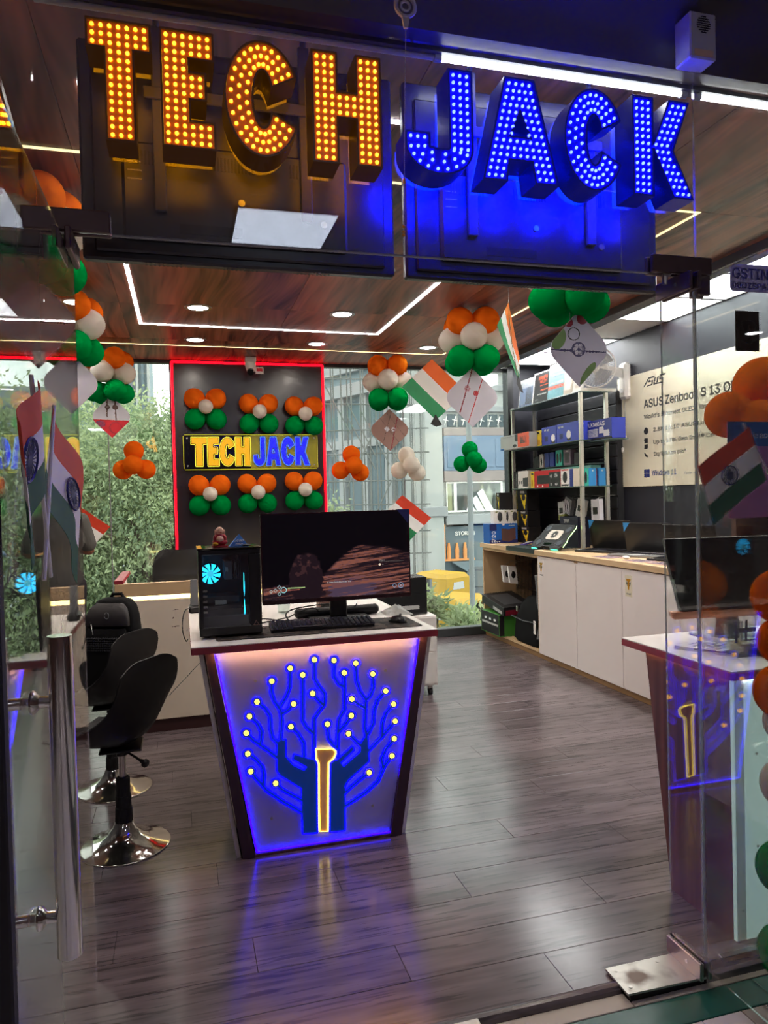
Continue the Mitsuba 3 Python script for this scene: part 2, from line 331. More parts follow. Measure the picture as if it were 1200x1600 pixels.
# the corridor outside the shop: floor of tiles, ceiling, far wall
of = struct('floor_outside', box(-4, 5, -4.5, 1.845, -.08, -.022), 'm_grout')
def tile(x0, x1, y0, y1, m, h=-.012):
    put('tile', box(x0 + .0015, x1 - .0015, y0 + .0015, y1 - .0015, -.03, h, .0015), m, of)
tile(-2.6, 1.2, 1.765, 1.826, 'm_tile_beige'); tile(1.2, 3.7, 1.765, 1.79, 'm_tile_beige')
for i in range(9): tile(-2.6 + i * .7, -1.9 + i * .7, 1.665, 1.765, 'm_tile_green')
xs = [-3.2 + .6 * i for i in range(8)] + [1.34, 1.47]
xs = sorted(x for x in xs if x < 1.5)
for r_ in range(10):
    y1 = 1.665 - r_ * .6
    for a, b in zip(xs[:-1], xs[1:]):
        tile(a, b, y1 - .6, y1, 'm_tile_white')
    for q, (a, b, m) in enumerate(((1.47, 1.55, 'm_tile_beige'), (1.55, 1.75, 'm_tile_dark'), (1.75, 1.83, 'm_tile_beige'), (1.83, 2.4, 'm_tile_dark'), (2.4, 3.0, 'm_tile_white'), (3.0, 3.7, 'm_tile_white'))):
        tile(a, b, y1 - .6, y1, m)
struct('ceiling_outside', box(-4, 5, -4.5, 1.8, 3.1, 3.2), 'm_lgrey')
struct('wall_outside', [box(-4, 5, -4.6, -4.5, -.08, 3.2), box(-4.1, -4, -4.5, 1.86, -.08, 3.2), box(5, 5.1, -4.5, 1.86, -.08, 3.2), box(-4, XL - .12, 1.80, 1.86, -.08, 3.2), box(XR + .12, 5, 1.80, 1.86, -.08, 3.2)], 'm_brown')
for n, (x, y) in enumerate(((.64, -.72), (-1.6, -2.9), (2.9, -2.9))):  # first lamp is mirrored in the transom; rear two added as fill
    cp = thing('corridor_light', ['square corridor ceiling light reflected in the dark glass below the amber letters', 'added unseen ceiling light behind the viewer on the left, brightening the foreground', 'added unseen ceiling light behind the viewer on the right, brightening the foreground'][n], 'ceiling light', None)
    put('frame', [box(x - .3, x + .3, y - .3, y - .285, 3.085, 3.1), box(x - .3, x + .3, y + .285, y + .3, 3.085, 3.1), box(x - .3, x - .285, y - .285, y + .285, 3.085, 3.1), box(x + .285, x + .3, y - .285, y + .285, 3.085, 3.1)], 'm_alu', cp)
    put('diffuser', box(x - .285, x + .285, y - .285, y + .285, 3.088, 3.098), 'm_white', cp, emit=(2.6, 2.8, 3.4) if n == 0 else (L_CORR_FILL, L_CORR_FILL * .98, L_CORR_FILL * 1.04), w=2)

# ---------------------------------------------------------------- ceiling lamps
for i, y in enumerate((3.06, 4.07, 5.085, 6.09)):
    for j, x in enumerate((-.85, .15, 1.15, 2.147, -1.85)):  # front row and leftmost column are added unseen to light the room
        dl = thing('downlight', f'round recessed white downlight in the wood ceiling, {["second", "third", "fourth", "fifth", "first"][j]} from the left in the {["front", "second", "third", "rear"][i]} row', 'downlight', 'round downlights in the wood ceiling')
        put('rim', lathe([(.066, .004), (.088, .003), (.092, -.001), (.09, -.004), (.07, -.004), (.066, 0)], 28, (x, y, CZ)), 'm_alu', dl, smooth=40)
        put('lens', lathe([(.0005, -.003), (.067, -.003), (.067, .003)], 28, (x, y, CZ)), 'm_white', dl, emit=(L_DOWN, L_DOWN * .9, L_DOWN * .78), w=1.2)
def strip_light(name, pts, w, col, label, cat='strip light', wt=1.0):
    """linear lights recessed flush in the ceiling along a polyline at z = CZ"""
    t = thing(name, label, cat)
    P = [np.array(p, float) for p in pts]
    for a, b in zip(P[:-1], P[1:]):
        d = (b - a) / np.linalg.norm(b - a); n_ = np.array([-d[1], d[0]]); a2, b2 = a - d * w / 2, b - d * w / 2 if b is not P[-1] else b
        q = lambda h, e: [(*(a2 + n_ * h), z) for z in e] + [(*(a2 - n_ * h), z) for z in e] + [(*(b2 + n_ * h), z) for z in e] + [(*(b2 - n_ * h), z) for z in e]
        put('profile', hull(q(w / 2 + .002, (CZ - .0015, CZ - .0001))), 'm_alu', t)
        put('diffuser', hull(q(w / 2, (CZ - .005, CZ - .0016))), 'm_white', t, emit=col, w=wt)
    return t
strip_light('white_strip_light', [(-.262, 2.45), (-.246, 5.6), (1.562, 5.655), (1.572, 2.45), (-.262, 2.45)], .024, (L_STRIP, L_STRIP, L_STRIP), 'white linear light set as a rectangle in the wood ceiling around the downlights')
strip_light('warm_strip_light', [(-1.09, 2.92), (-1.09, 6.30), (2.385, 6.36), (2.41, 2.925), (-1.09, 2.92)], .016, (L_WARM * .22, L_WARM * .165, L_WARM * .075), 'thin warm linear light forming the larger outer rectangle of the wood ceiling')
ft = thing('tube_light', 'bright white tube light behind the shopfront glass above the blue letters', 'tube light')
put('channel', [box(-.3, 3.7, 1.862, 1.90, 2.655, 2.668), ], 'm_dgrey', ft)
put('tube', tube([(.72, 1.882, 2.648), (1.49, 1.882, 2.648)], .0075, 12), 'm_white', ft, emit=(L_STRIP,) * 3)
put('tube', tube([(1.56, 1.882, 2.648), (2.9, 1.882, 2.648)], .0075, 12), 'm_white', ft, emit=(L_STRIP,) * 3)
put('tube', tube([(-.3, 1.882, 2.648), (.715, 1.882, 2.648)], .0075, 12), 'm_lgrey', ft)
for x in (.70, 1.49, 1.54): put('end_cap', cyl((x, 1.882, 2.648), (x + .02, 1.882, 2.648), .011), 'm_grey', ft)
# red neon border of the feature panel
rn = thing('red_neon_border', 'glowing red LED strip framing the black panel between the windows', 'led strip')
for p0, p1 in (((-.048, 1.0), (-.048, CZ - .022)), ((-.048, CZ - .022), (1.36, CZ - .022)), ((1.36, CZ - .022), (1.36, .3)), ((-.048, 1.0), (-.048, .3))):
    put('strip', tube([(p0[0], 6.944, p0[1]), (p1[0], 6.944, p1[1])], .0125, 8), 'm_red', rn, emit=(L_RED, L_RED * .001, L_RED * .008))
# ================================================================ SHOPFRONT LETTERS
pr('m_letter_side', C(30, 26, 26), .3, 0, .5); pr('m_amber_face', C(150, 84, 16), .35); pr('m_blue_face', C(10, 12, 190), .35)
pr('m_led', C(240, 240, 240), .3)
PX, ZT, ZB, YL, YK = .0186, 2.530, 2.287, 1.755, 1.836
ROWS = np.linspace(ZT, ZB, 14); RP = ROWS[0] - ROWS[1]
def cols(x0, n): return [x0 + i * PX for i in range(n)]
def grid_pts(x0, rowspec):
    return [(x0 + c * PX, ROWS[r]) for r, cs in enumerate(rowspec) for c in cs]
def arc_c(cx, cz, rx, rz, a0, a1, n):
    out = []
    for k, q in enumerate((0, 1, 2)):
        for t in np.linspace(a0, a1, n[k]):
            out.append((cx + (rx - q * PX) * math.cos(t), cz + (rz - q * PX * 1.05) * math.sin(t)))
    return out
def c_letter(x0, x1):
    cx, cz, rx, rz = (x0 + x1) / 2, (ZT + ZB) / 2, (x1 - x0) / 2, (ZT - ZB) / 2
    n = [24, 21, 18]; a0, a1 = math.radians(33), math.radians(327)
    P = arc_c(cx, cz, rx, rz, a0, a1, n)
    t = np.linspace(a0 - .12, a1 + .12, 50); h = .014
    outer = [(cx + (rx + h) * math.cos(a), cz + (rz + h) * math.sin(a)) for a in t]
    inner = [(cx + (rx - 2 * PX - h) * math.cos(a), cz + (rz - 2.1 * PX - h) * math.sin(a)) for a in t[::-1]]
    return P, Polygon(outer + inner)
def cells(P, h=.0125):
    return unary_union([sbox(x - h, z - h, x + h, z + h) for x, z in P]).buffer(.003, join_style=2).buffer(-.003, join_style=2)
def A_letter(xl, xr, al, ar):
    P, top = [], [al, ar]
    for r, z in enumerate(ROWS):
        f = r / 13; l, q = al + (xl - al) * f, ar + (xr - ar) * f
        n = int(round((q - l) / PX)) + 1; cs = np.linspace(l, q, n)
        if r < 4 or 8 <= r <= 10: P += [(c, z) for c in cs]
        else: P += [(l + i * PX, z) for i in range(3)] + [(q - i * PX, z) for i in range(3)]
    h = .013; zt, zb = ZT + h, ZB - h
    o = Polygon([(al - h, zt), (ar + h, zt), (xr + h + .003, zb), (xr - 2 * PX - h, zb), (xr - 2 * PX - h - .008, ROWS[10] - h), (xl + 2 * PX + h + .008, ROWS[10] - h), (xl + 2 * PX + h, zb), (xl - h - .003, zb)])
    m_ = (al + ar) / 2 + (xl + xr - al - ar) / 2 * .45
    o = o.difference(Polygon([(m_, ROWS[3] - h), (m_ - .03, ROWS[8] + h * .8), (m_ + .03, ROWS[8] + h * .8)]))
    return P, o
def K_letter(x0):
    P = grid_pts(x0, [range(3)] * 14)
    L = [5.95, 5.45, 4.95, 4.5, 4.0, 3.5, 2.95, 2.6 + .5, 3.35, 4.05, 4.75, 5.35, 5.95, 6.6]
    for r, c in enumerate(L):
        P += [(x0 + (c + q + .35) * PX, ROWS[r]) for q in range(3)]
    h = .013; X = lambda c: x0 + c * PX
    stem = sbox(X(0) - h, ZB - h, X(2) + h, ZT + h)
    up = Polygon([(X(6.3) - h, ZT + h), (X(8.3) + h, ZT + h), (X(5.35) + h, ROWS[7]), (X(3.2) - h, ROWS[7] + .005)])
    dn = Polygon([(X(3.2) - h, ROWS[7] + .02), (X(5.3) + h, ROWS[7] + .01), (X(8.95) + h, ZB - h), (X(6.9) - h, ZB - h)])
    return P, unary_union([stem, up, dn])
def J_letter(x0):
    P = [(x0 + q * PX, ROWS[r]) for r in range(11) for q in range(3)]
    cx, cz = x0 - .0405, ROWS[10]
    for k, (rx, rz, n) in enumerate(((.0775, .056, 9), (.0585, .037, 6), (.0405, .0185, 4))):
        P += [(cx + rx * math.cos(t), cz + rz * math.sin(t)) for t in np.linspace(-.25, -math.pi * .97, n)]
    P += [(cx - .0775 + q * PX, ROWS[9] + .002) for q in range(3)]
    t = np.linspace(0, -math.pi, 24); h = .013
    hook = Polygon([(cx + (.0775 + h) * math.cos(a), cz + (.056 + h) * math.sin(a)) for a in t] + [(cx - .0775 - h, ROWS[9] + h), (cx - .0405 + h, ROWS[9] + h)] + [(cx + (.0405 - h) * math.cos(a), cz + max(.0185 - h, .003) * math.sin(a)) for a in t[::-1]])
    return P, unary_union([hook, sbox(x0 - h, cz - .004, x0 + 2 * PX + h, ZT + h)])
def sign_letter(ch, P, poly, side):
    amber = side == 'amber'
    nm = {'T': 'T', 'E': 'E', 'C': 'C', 'H': 'H', 'J': 'J', 'A': 'A', 'K': 'K', 'A0': 'A'}[ch[0] if ch != 'A0' else 'A0']
    col = 'amber' if amber else 'blue'
    t = thing('sign_letter', f'channel letter {nm} studded with {col} LEDs' + (' cut off at the left edge of the picture' if ch == 'A0' else f' in the {"TECH" if amber else "JACK"} sign over the shop door'), 'sign letter', f'{col} LED letters over the door')
    shell = poly.buffer(.002, join_style=2)
    ring = shell.difference(poly.buffer(-.0025, join_style=2))
    put('return', onto(extr(ring, YK - (YL - .004), 0), (0, YK, 0), FX, FZ), 'm_letter_side', t, emit=(.014, .004, 0) if amber else (0, .001, .07), w=.5)  # faint glow added to the sides, and to the face below
    put('face', onto(extr(poly.buffer(-.0028, join_style=2), .003), (0, YL + .003, 0), FX, FZ), 'm_amber_face' if amber else 'm_blue_face', t, emit=(.02, .006, 0) if amber else (0, 0, .12), w=.5)
    e = (L_AMBER, L_AMBER * .32, 0) if amber else (0, L_BLUE * .004, L_BLUE)
    put('back_panel', onto(extr(poly.buffer(-.0028, join_style=2), .002), (0, YK - .006, 0), FX, FZ), 'm_white', t, emit=tuple(c * BACK_GLOW[col] for c in e), w=1)  # rear glow added to wash the screens and glass with colour
    d = lathe([(.0043, -.0008), (.0043, .0022), (.0033, .0046), (.0015, .0058), (.0001, .006)], 8, (0, 0, 0), (0, 0, 1))
    ms = [onto(d, (x, YL - .0002, z), FX, FZ) for x, z in P]
    e2 = (L_AMBER * 1.2, L_AMBER * .42, L_AMBER * .003) if amber else (L_BLUE * .028, L_BLUE * .05, L_BLUE * 6.0)
    put('diodes', ms, 'm_led', t, kind='stuff', emit=e2, w=1)
BACK_GLOW = {'amber': .6, 'blue': 12.0}
for nm, x0, spec in (('T', -.162, [range(7)] * 3 + [(2, 3, 4)] * 11), ('E', -.003, [range(6)] * 3 + [range(3)] * 2 + [range(5)] * 3 + [range(3)] * 3 + [range(6)] * 3), ('H', .349, [(0, 1, 2, 6, 7, 8)] * 5 + [range(9)] * 3 + [(0, 1, 2, 6, 7, 8)] * 6)):
    P = grid_pts(x0, spec) if nm != 'H' else [(x0 + c * .01835, ROWS[r]) for r, cs in enumerate(spec) for c in cs]
    sign_letter(nm, P, cells(P), 'amber')
sign_letter('C', *c_letter(.141, .291), 'amber')
sign_letter('A0', *A_letter(-.53, -.349, -.47, -.408), 'amber')
sign_letter('J', *J_letter(.704), 'blue')
sign_letter('A', *A_letter(.799, .983, .861, .919), 'blue')
sign_letter('C', *c_letter(1.036, 1.187), 'blue')
sign_letter('K', *K_letter(1.246), 'blue')

# ---------------------------------------------------------------- screens hung behind the transom, their backs to the street
def screen_back(x0, x1, label):
    t = thing('hanging_screen', label, 'screen')
    z0, z1, yf = 2.078, 2.635, 1.972
    put('housing', [box(x0, x1, yf + .012, yf + .045, z0, z1, .006)], 'm_tv', t)
    put('back_cover', [box(x0 + .10, x1 - .14, yf - .012, yf + .012, z0 + .05, z0 + .30, .008), box(x0 + .03, x1 - .03, yf + .002, yf + .012, z0 + .02, z1 - .05, .005)], 'm_tv', t)
    put('screen_glass', box(x0 + .008, x1 - .008, yf + .045, yf + .047, z0 + .016, z1 - .008), 'm_black_gloss', t)
    for i in range(3):
        bx = x0 + .15 + i * .2
        put('vent', [box(bx + j * .011, bx + j * .011 + .005, yf + .016, yf + .04, z0 - .0012, z0 + .0004) for j in range(9)], 'm_black', t, kind='stuff')
        put('vent', [box(bx - .02 + j * .009, bx - .02 + j * .009 + .0045, yf - .0135, yf - .0115, z0 + .24, z0 + .275) for j in range(12)], 'm_black', t, kind='stuff')
    for x, z in ((x0 + .2, z0 + .16), (x0 + .4, z0 + .16), (x0 + .2, z0 + .35), (x0 + .4, z0 + .35), (x0 + .62, z0 + .12)):
        put('screw', cyl((x, yf - .0122, z), (x, yf - .016, z), .009, 14), 'm_steel', t)
    for i in range(3):
        put('mark', box(x0 + .115, x0 + .15, yf - .0129, yf - .0122, z0 + .2 + i * .022, z0 + .203 + i * .022), 'm_tv_print', t)
    put('port_panel', box(x0 + .24, x0 + .4, yf - .0132, yf - .0122, z0 + .07, z0 + .095), 'm_black', t)
    put('mount_bar', [box(x0 + .18, x0 + .21, yf - .026, yf - .012, z0 + .12, z1 + .03, .002), box(x1 - .27, x1 - .24, yf - .026, yf - .012, z0 + .12, z1 + .03, .002), box(x0 + .16, x1 - .22, yf - .034, yf - .026, z0 + .40, z0 + .43, .002)], 'm_dgrey', t)
    for x in (x0 + .195, x1 - .255):
        put('hanger', cyl((x, yf - .019, z1 + .03), (x, yf - .019, CZ), .008, 10), 'm_dgrey', t)
    return t
screen_back(-.222, .606, 'black screen hung behind the shopfront glass behind the amber letters, its back to the street')
screen_back(.640, 1.476, 'black screen hung behind the shopfront glass behind the blue letters, its back to the street')
# hanging thread charm
ch = thing('hanging_charm', 'thread charm with a round ring and beads hanging between the two words', 'charm')
put('ring', [tube([(.562 + .025 * math.cos(a), 1.70, 2.647 + .025 * math.sin(a)) for a in np.linspace(0, 2 * np.pi, 25)[:-1]], .005, 8, True), tube([(.562 + .0115 * math.cos(a), 1.70, 2.647 + .0115 * math.sin(a)) for a in np.linspace(0, 2 * np.pi, 17)[:-1]], .003, 6, True), hull([(x, y, z) for x, z in ((.552, 2.624), (.572, 2.624), (.557, 2.594), (.567, 2.594)) for y in (1.697, 1.704)])], 'm_lgrey', ch, smooth=40, kind='stuff')
put('thread', tube([(.562, 1.70, 2.598), (.556, 1.70, 2.45), (.548, 1.70, 2.21), (.542, 1.70, 2.07)], .0009, 5), 'm_lgrey', ch)
put('hook', tube([(.562, 1.70, 2.671), (.562, 1.70, 2.73), (.562, 1.705, 2.768)], .0018, 6), 'm_steel', ch)
for z in (2.226, 2.220, 2.112, 2.099, 2.091):
    put('bead', ball((.5435 + (z - 2.08) * .035, 1.70, z), .0041, 1), 'm_gold', ch, smooth=True)
sp = thing('alarm_speaker', 'small grey box with a round speaker grille on the fascia above letter K', 'speaker box')
put('body', box(1.358, 1.443, 1.67, 1.735, 2.619, 2.744, .004), 'm_lgrey', sp)
put('grille', [box(1.401 - w, 1.401 + w, 1.6685, 1.6702, 2.688 + i * .006, 2.6905 + i * .006) for i, w in enumerate((.008, .016, .02, .022, .022, .02, .016, .008))], 'm_print_black', sp, kind='stuff')
put('label_plate', box(1.371, 1.431, 1.669, 1.6702, 2.625, 2.643), 'm_beech', sp)
# ================================================================ FRONT COUNTER WITH THE NEON TREE
BR = [[(.241,.351),(.262,.318),(.284,.292),(.301,.267),(.373,.206),(.447,.152)],[(.231,.424),(.26,.4),(.288,.365),(.294,.332),(.291,.295)],[(.34,.289),(.365,.26),(.449,.202)],[(.227,.509),(.257,.474),(.315,.426),(.352,.391)],[(.242,.576),(.273,.545),(.29,.507),(.284,.464)],
[(.274,.632),(.306,.602),(.326,.567),(.326,.512),(.334,.474),(.354,.452)],[(.336,.711),(.333,.668),(.343,.63),(.369,.586),(.373,.544),(.366,.471),(.372,.451)],[(.413,.757),(.409,.679),(.394,.643),(.37,.607)],[(.423,.608),(.402,.587),(.376,.573)],[(.409,.515),(.436,.486),(.461,.441),(.461,.381)],
[(.464,.725),(.459,.535),(.474,.505),(.503,.476)],[(.514,.784),(.512,.706),(.53,.672),(.554,.637),(.551,.59),(.527,.565),(.507,.539),(.501,.362)],[(.503,.644),(.528,.611),(.548,.589)],[(.597,.774),(.595,.708),(.615,.671),(.636,.66)],[(.639,.718),(.637,.563),(.612,.528),(.605,.472),(.601,.368)],[(.665,.534),(.64,.501),(.607,.469)],
[(.562,.509),(.565,.448),(.585,.417),(.6,.401)],[(.69,.754),(.691,.681),(.706,.632),(.73,.596),(.722,.478),(.728,.439)],[(.763,.702),(.765,.645),(.749,.608),(.73,.593)],[(.669,.604),(.695,.58),(.724,.561)],[(.818,.624),(.783,.591),(.765,.549),(.761,.492),(.735,.447)],[(.651,.459),(.677,.43),(.702,.402)],[(.852,.564),(.817,.53),(.799,.488),(.797,.429)],
[(.857,.49),(.82,.452),(.789,.422),(.735,.375)],[(.851,.415),(.813,.376),(.792,.335),(.798,.291)],[(.839,.342),(.806,.305),(.774,.241),(.714,.197),(.628,.154)],[(.736,.283),(.686,.253),(.629,.211)]]
TRUNK = [[(.448,.065),(.509,.06),(.517,.36),(.498,.365),(.461,.378),(.42,.398),(.416,.379),(.474,.339),(.46,.325),(.414,.352),(.383,.393),(.385,.464),(.352,.458),(.349,.339),(.362,.319),(.448,.254)],
[(.554,.057),(.623,.052),(.628,.24),(.643,.263),(.735,.331),(.733,.448),(.705,.413),(.701,.375),(.625,.32),(.611,.339),(.672,.388),(.666,.403),(.597,.35),(.583,.356),(.562,.345)]]
TEE = [(.511,.41),(.58,.404),(.593,.392),(.593,.38),(.583,.361),(.562,.347),(.551,.058),(.516,.064),(.521,.35),(.512,.37)]
def taper_counter(t, xl0, xl1, xr0, xr1, yf, yb, zt, tilt=.0):
    """carcass of a counter that narrows downwards: xl0/xr0 at the floor, xl1/xr1 under the top; returns nothing, adds side panels and top"""
    for a0, a1, s in ((xl0, xl1, 1), (xr0, xr1, -1)):
        P = [(a0, yf, 0), (a0, yb - .72, 0), (a1, yf, zt), (a1, yb, zt)]
        put('side_panel', hull(P + [(x + s * (.05 if z == 0 else .034), y, z) for x, y, z in P]), 'm_frame', t)
def rail(p0, p1, r): return tube([p0, p1], r, 8)
pr('m_frame', C(58, 36, 46), .4)
fc = thing('front_counter', 'white topped counter with maroon edge and a glowing blue neon tree on its tapered front', 'counter')
ZT_ = .85
taper_counter(fc, .199, .072, .869, 1.010, 2.95, 4.02, ZT_)
for a0, a1, s in ((.1935, .0665, -1), (.8745, 1.0155, 1)):
    P = [(a0, 2.972, 0), (a1, 2.972, ZT_), (a0, 3.30, 0), (a1, 4.02, ZT_)]
    put('side_cladding', hull(P + [(x + s * .018, y, z) for x, y, z in P]), 'm_white', fc)
pr('m_tree_panel', C(182, 174, 224), .32)
put('front_panel', hull([(.252, 2.972, .012), (.832, 2.972, .012), (.973, 2.972, .846), (.108, 2.972, .846), (.252, 2.99, .012), (.832, 2.99, .012), (.973, 2.99, .846), (.108, 2.99, .846)]), 'm_tree_panel', fc)
put('plinth', box(.235, .835, 2.955, 3.0, 0, .012), 'm_veneer', fc)
put('back_panel', hull([(x, y + d, z) for x in (.2, .87) for y, z in ((3.27, 0), (3.99, ZT_)) for d in (0, .02)]), 'm_white', fc)
tp = put('top', [box(.020, 1.040, 2.905, 4.06, .853, .8795, .001)], 'm_maroon', fc)
put('top_laminate', box(.0205, 1.0395, 2.9055, 4.0595, .8795, .884, .001), 'm_white', fc)
for x, z in ((.27, .715), (.821, .71), (.32, .142), (.749, .136)):
    put('screw', cyl((x, 2.972, z), (x, 2.968, z), .006, 14), 'm_steel', fc)
# hidden LED strips round the panel
NB = 7.5
put('warm_led', box(.10, .985, 2.925, 2.938, .8505, .8528), 'm_white', fc, emit=(34, 16.5, 6), w=1.5)
for p0, p1 in (((.256, 2.962, .017), (.115, 2.962, .835)), ((.829, 2.962, .017), (.966, 2.962, .835)), ((.256, 2.962, .017), (.829, 2.962, .017))):
    put('blue_led', tube([p0, p1], .003, 8), 'm_white', fc, emit=(NB * .01, 0, NB), w=1)
for s, (x, z0) in enumerate(((.066, .845), (1.016, .85))):
    put('side_warm_led', tube([(x + (-.012, .012)[s], 3.02, .846), (x + (-.012, .012)[s], 3.98, .846)], .004, 6), 'm_white', fc, emit=(6, 3.5, 1.3), w=1)
# the tree
pr('m_tree_board', C(14, 44, 128), .3); pr('m_tee', C(196, 146, 132), .4)
nodes = [b[0] for b in BR]
shape = unary_union([LineString(b).buffer(.0066, quad_segs=3) for b in BR] + [Polygon(p).buffer(.003) for p in TRUNK] + [Point(p).buffer(.0195, quad_segs=5) for p in nodes]).buffer(-.001).buffer(.001)
shape = shape.difference(Polygon(TEE).buffer(.008)).simplify(.0008)
tree = put('tree_board', onto(extr(shape, .007), (0, 2.972, 0), FX, FZ), 'm_tree_board', fc, emit=(0, .010, .055), w=.5)
rings = [r for g in getattr(shape, 'geoms', [shape]) for r in [g.exterior, *g.interiors]]
def ring_tube(r, y, rad):
    P = np.array(r.coords)[:-1]; P3 = np.c_[P[:, 0], np.full(len(P), y), P[:, 1]]
    return tube(P3, rad, 5, True)
TN = 2.6
put('neon_outline', [ring_tube(r, 2.9625, .0029) for r in rings if r.length > .03], 'm_white', tree, emit=(0, 0, TN), w=2)
te = put('letter_board', onto(extr(Polygon(TEE), .006), (0, 2.972, 0), FX, FZ), 'm_tee', fc)
put('neon_outline', ring_tube(Polygon(TEE).exterior, 2.963, .0034), 'm_white', te, emit=(4.0, 3.1, .25), w=1)
for x, z in nodes:
    b = put('bulb', lathe([(.0105, 0), (.0105, .006), (.0085, .011), (.0045, .0145), (.0001, .0155)], 10, (x, 2.965, z), (0, -1, 0)), 'm_white', tree, emit=(3.4, 1.5, .13), w=.12)

# ---------------------------------------------------------------- counter behind the right pane
rc = thing('front_counter', 'second counter behind the right glass, with dark veneer side and plain pale front', 'counter')
put('side_panel', hull([(x, y, z) for x in (1.678, 1.712) for y, z in ((1.902, 0), (1.902, .85), (2.235, 0), (2.365, .85))]), 'm_veneer', rc)
put('front_panel', hull([(1.675, 1.902, 0.004), (2.5, 1.902, .004), (2.6, 1.902, .85), (1.672, 1.902, .85), (1.675, 1.915, .004), (2.5, 1.915, .004), (2.6, 1.915, .85), (1.672, 1.915, .85)]), 'm_pale_teal', rc, emit=(.16, .22, .205), w=.8)   # glow added to the panel itself, standing in for light on it
put('side_panel', box(2.5, 2.54, 1.905, 2.40, 0, .85), 'm_veneer', rc)
put('top', box(1.645, 2.66, 1.872, 2.47, .850, .875, .001), 'm_maroon', rc)
put('top_laminate', box(1.6455, 2.6595, 1.8725, 2.4695, .875, .8795, .001), 'm_white', rc)
put('warm_led', tube([(1.668, 1.92, .8465), (1.668, 2.37, .8465)], .003, 6), 'm_white', rc, emit=(7, 4.2, 1.9), w=1)
put('white_led', box(1.70, 2.55, 1.888, 1.894, .8475, .8498), 'm_white', rc, emit=(20, 25, 23), w=.8)
for x, z in ((1.70, .78), (1.70, .45), (1.70, .1), (1.76, .6), (1.76, .3)):
    put('screw', cyl((x, 1.902, z), (x, 1.8995, z), .004, 10), 'm_steel', rc)
# ================================================================ BALLOONS
def mk_balloon(key, c, tr_=.4):
    scene[key] = {'type': 'principledthin', 'base_color': {'type': 'rgb', 'value': list(map(float, C(*c)))}, 'roughness': .09, 'diff_trans': tr_, 'eta': 1.5}
    return key
BM = {'orange': mk_balloon('m_b_orange', (244, 112, 26)), 'green': mk_balloon('m_b_green', (0, 138, 62)), 'white': mk_balloon('m_b_white', (238, 228, 214))}
th = np.linspace(0, np.pi, 15)
bprof = [(max(math.sin(t), 1e-4) * (1 - .10 * (math.cos(t) < 0) * math.cos(t) ** 2), -math.cos(t) * (1.06 + .12 * (math.cos(t) > 0))) for t in th]
bprof = [(.012, -1.30), (.10, -1.30), (.105, -1.275), (.035, -1.235), (.045, -1.19)] + [(r, z) for r, z in bprof[1:]]
bmesh = lathe(bprof, 22)
BPLY = {k: mikit.ply(bmesh, v, True) for k, v in BM.items()}
def balloon(c, r, col, knot, label, group):
    """knot: direction in which the knot lies"""
    z = -np.asarray(knot, float); x, y, z = frame(z)
    M = mat4(c, x * r, y * r, z * r)
    put('balloon', BPLY[col], None, label=label, cat='balloon', group=group, xf=T(M))
# six flower clusters on the black panel
WC = [(.241, 2.316, 'upper left'), (.726, 2.276, 'upper middle'), (1.152, 2.258, 'upper right'), (.258, 1.522, 'lower left'), (.691, 1.53, 'lower middle'), (1.132, 1.545, 'lower right')]
for x, z, nm in WC:
    s = .094 if nm.endswith('left') else .09
    for dx, dz, col, w in ((-1, 1, 'orange', 'left orange'), (1, 1, 'orange', 'right orange'), (-1, -1, 'green', 'left green'), (1, -1, 'green', 'right green')):
        balloon((x + dx * (s + .002), 6.855, z + (.083 if dz > 0 else -.105)), s, col, (-dx * .5, .6, -dz * .6), f'{w} balloon of the {nm} flower cluster on the black panel', 'balloon flower clusters on the black panel')
    balloon((x, 6.765, z), .066, 'white', (0, 1, 0), f'small white centre balloon of the {nm} flower cluster on the black panel', 'balloon flower clusters on the black panel')
# clusters of four stuck on the windows
for pts, col, r, nm in (([(-.394, 1.926), (-.405, 1.80), (-.491, 1.755), (-.296, 1.757)], 'orange', .088, 'left window'), ([(1.605, 1.877), (1.627, 1.771), (1.493, 1.723), (1.689, 1.70)], 'orange', .087, 'right window beside the black panel'), ([(2.164, 1.866), (2.215, 1.77), (2.087, 1.715), (2.273, 1.69)], 'white', .086, 'middle of the right window'), ([(2.841, 1.919), (2.887, 1.818), (2.747, 1.771), (2.935, 1.757)], 'green', .083, 'right window near the shelf rack')):
    for (x, z), w, dy in zip(pts, ('top', 'front', 'lower left', 'lower right'), (0, -.11, 0, 0)):
        y = 6.93 + dy
        cx, cz = np.mean([p[0] for p in pts]), np.mean([p[1] for p in pts])
        sc_ = y / 6.85
        balloon((x * sc_, y, 1.45 + (z - 1.45) * sc_), r, col, (cx - x, .15, cz - z) if dy == 0 else (0, 1, 0), f'{w} balloon of the four {col} ones on the {nm}', f'{col} balloons on the windows')
# hanging bunches: three tiers of four over a printed card
def bunch(cx, cy, z3, r, nm, rots=(45, 0, 45)):
    for (col, z), rot, R in zip(zip(('orange', 'white', 'green'), z3), rots, (.127, .135, .125)):
        for q in range(4):
            a = math.radians(rot + 90 * q - 15.6)
            d = np.array([math.cos(a), math.sin(a), 0])
            rel = ['right', 'back', 'left', 'front'] if rot == 0 else ['back right', 'back left', 'front left', 'front right']
            balloon((cx + d[0] * R, cy + d[1] * R, z), r, col, (-d[0], -d[1], 0), f'{rel[q]} {col} balloon of the hanging bunch {nm}', 'balloons of the hanging bunches')
    st = put('bunch_string', tube([(cx, cy, CZ - .001), (cx, cy, z3[2] - .1)], .0012, 5), 'm_lgrey', label=f'thin string carrying the balloon bunch {nm}', cat='string', group='strings of the hanging bunches')
N1, N2, N3 = 'beside the red border at the right window', 'right of the red white and green kite', 'under the blue letters at the upper right'
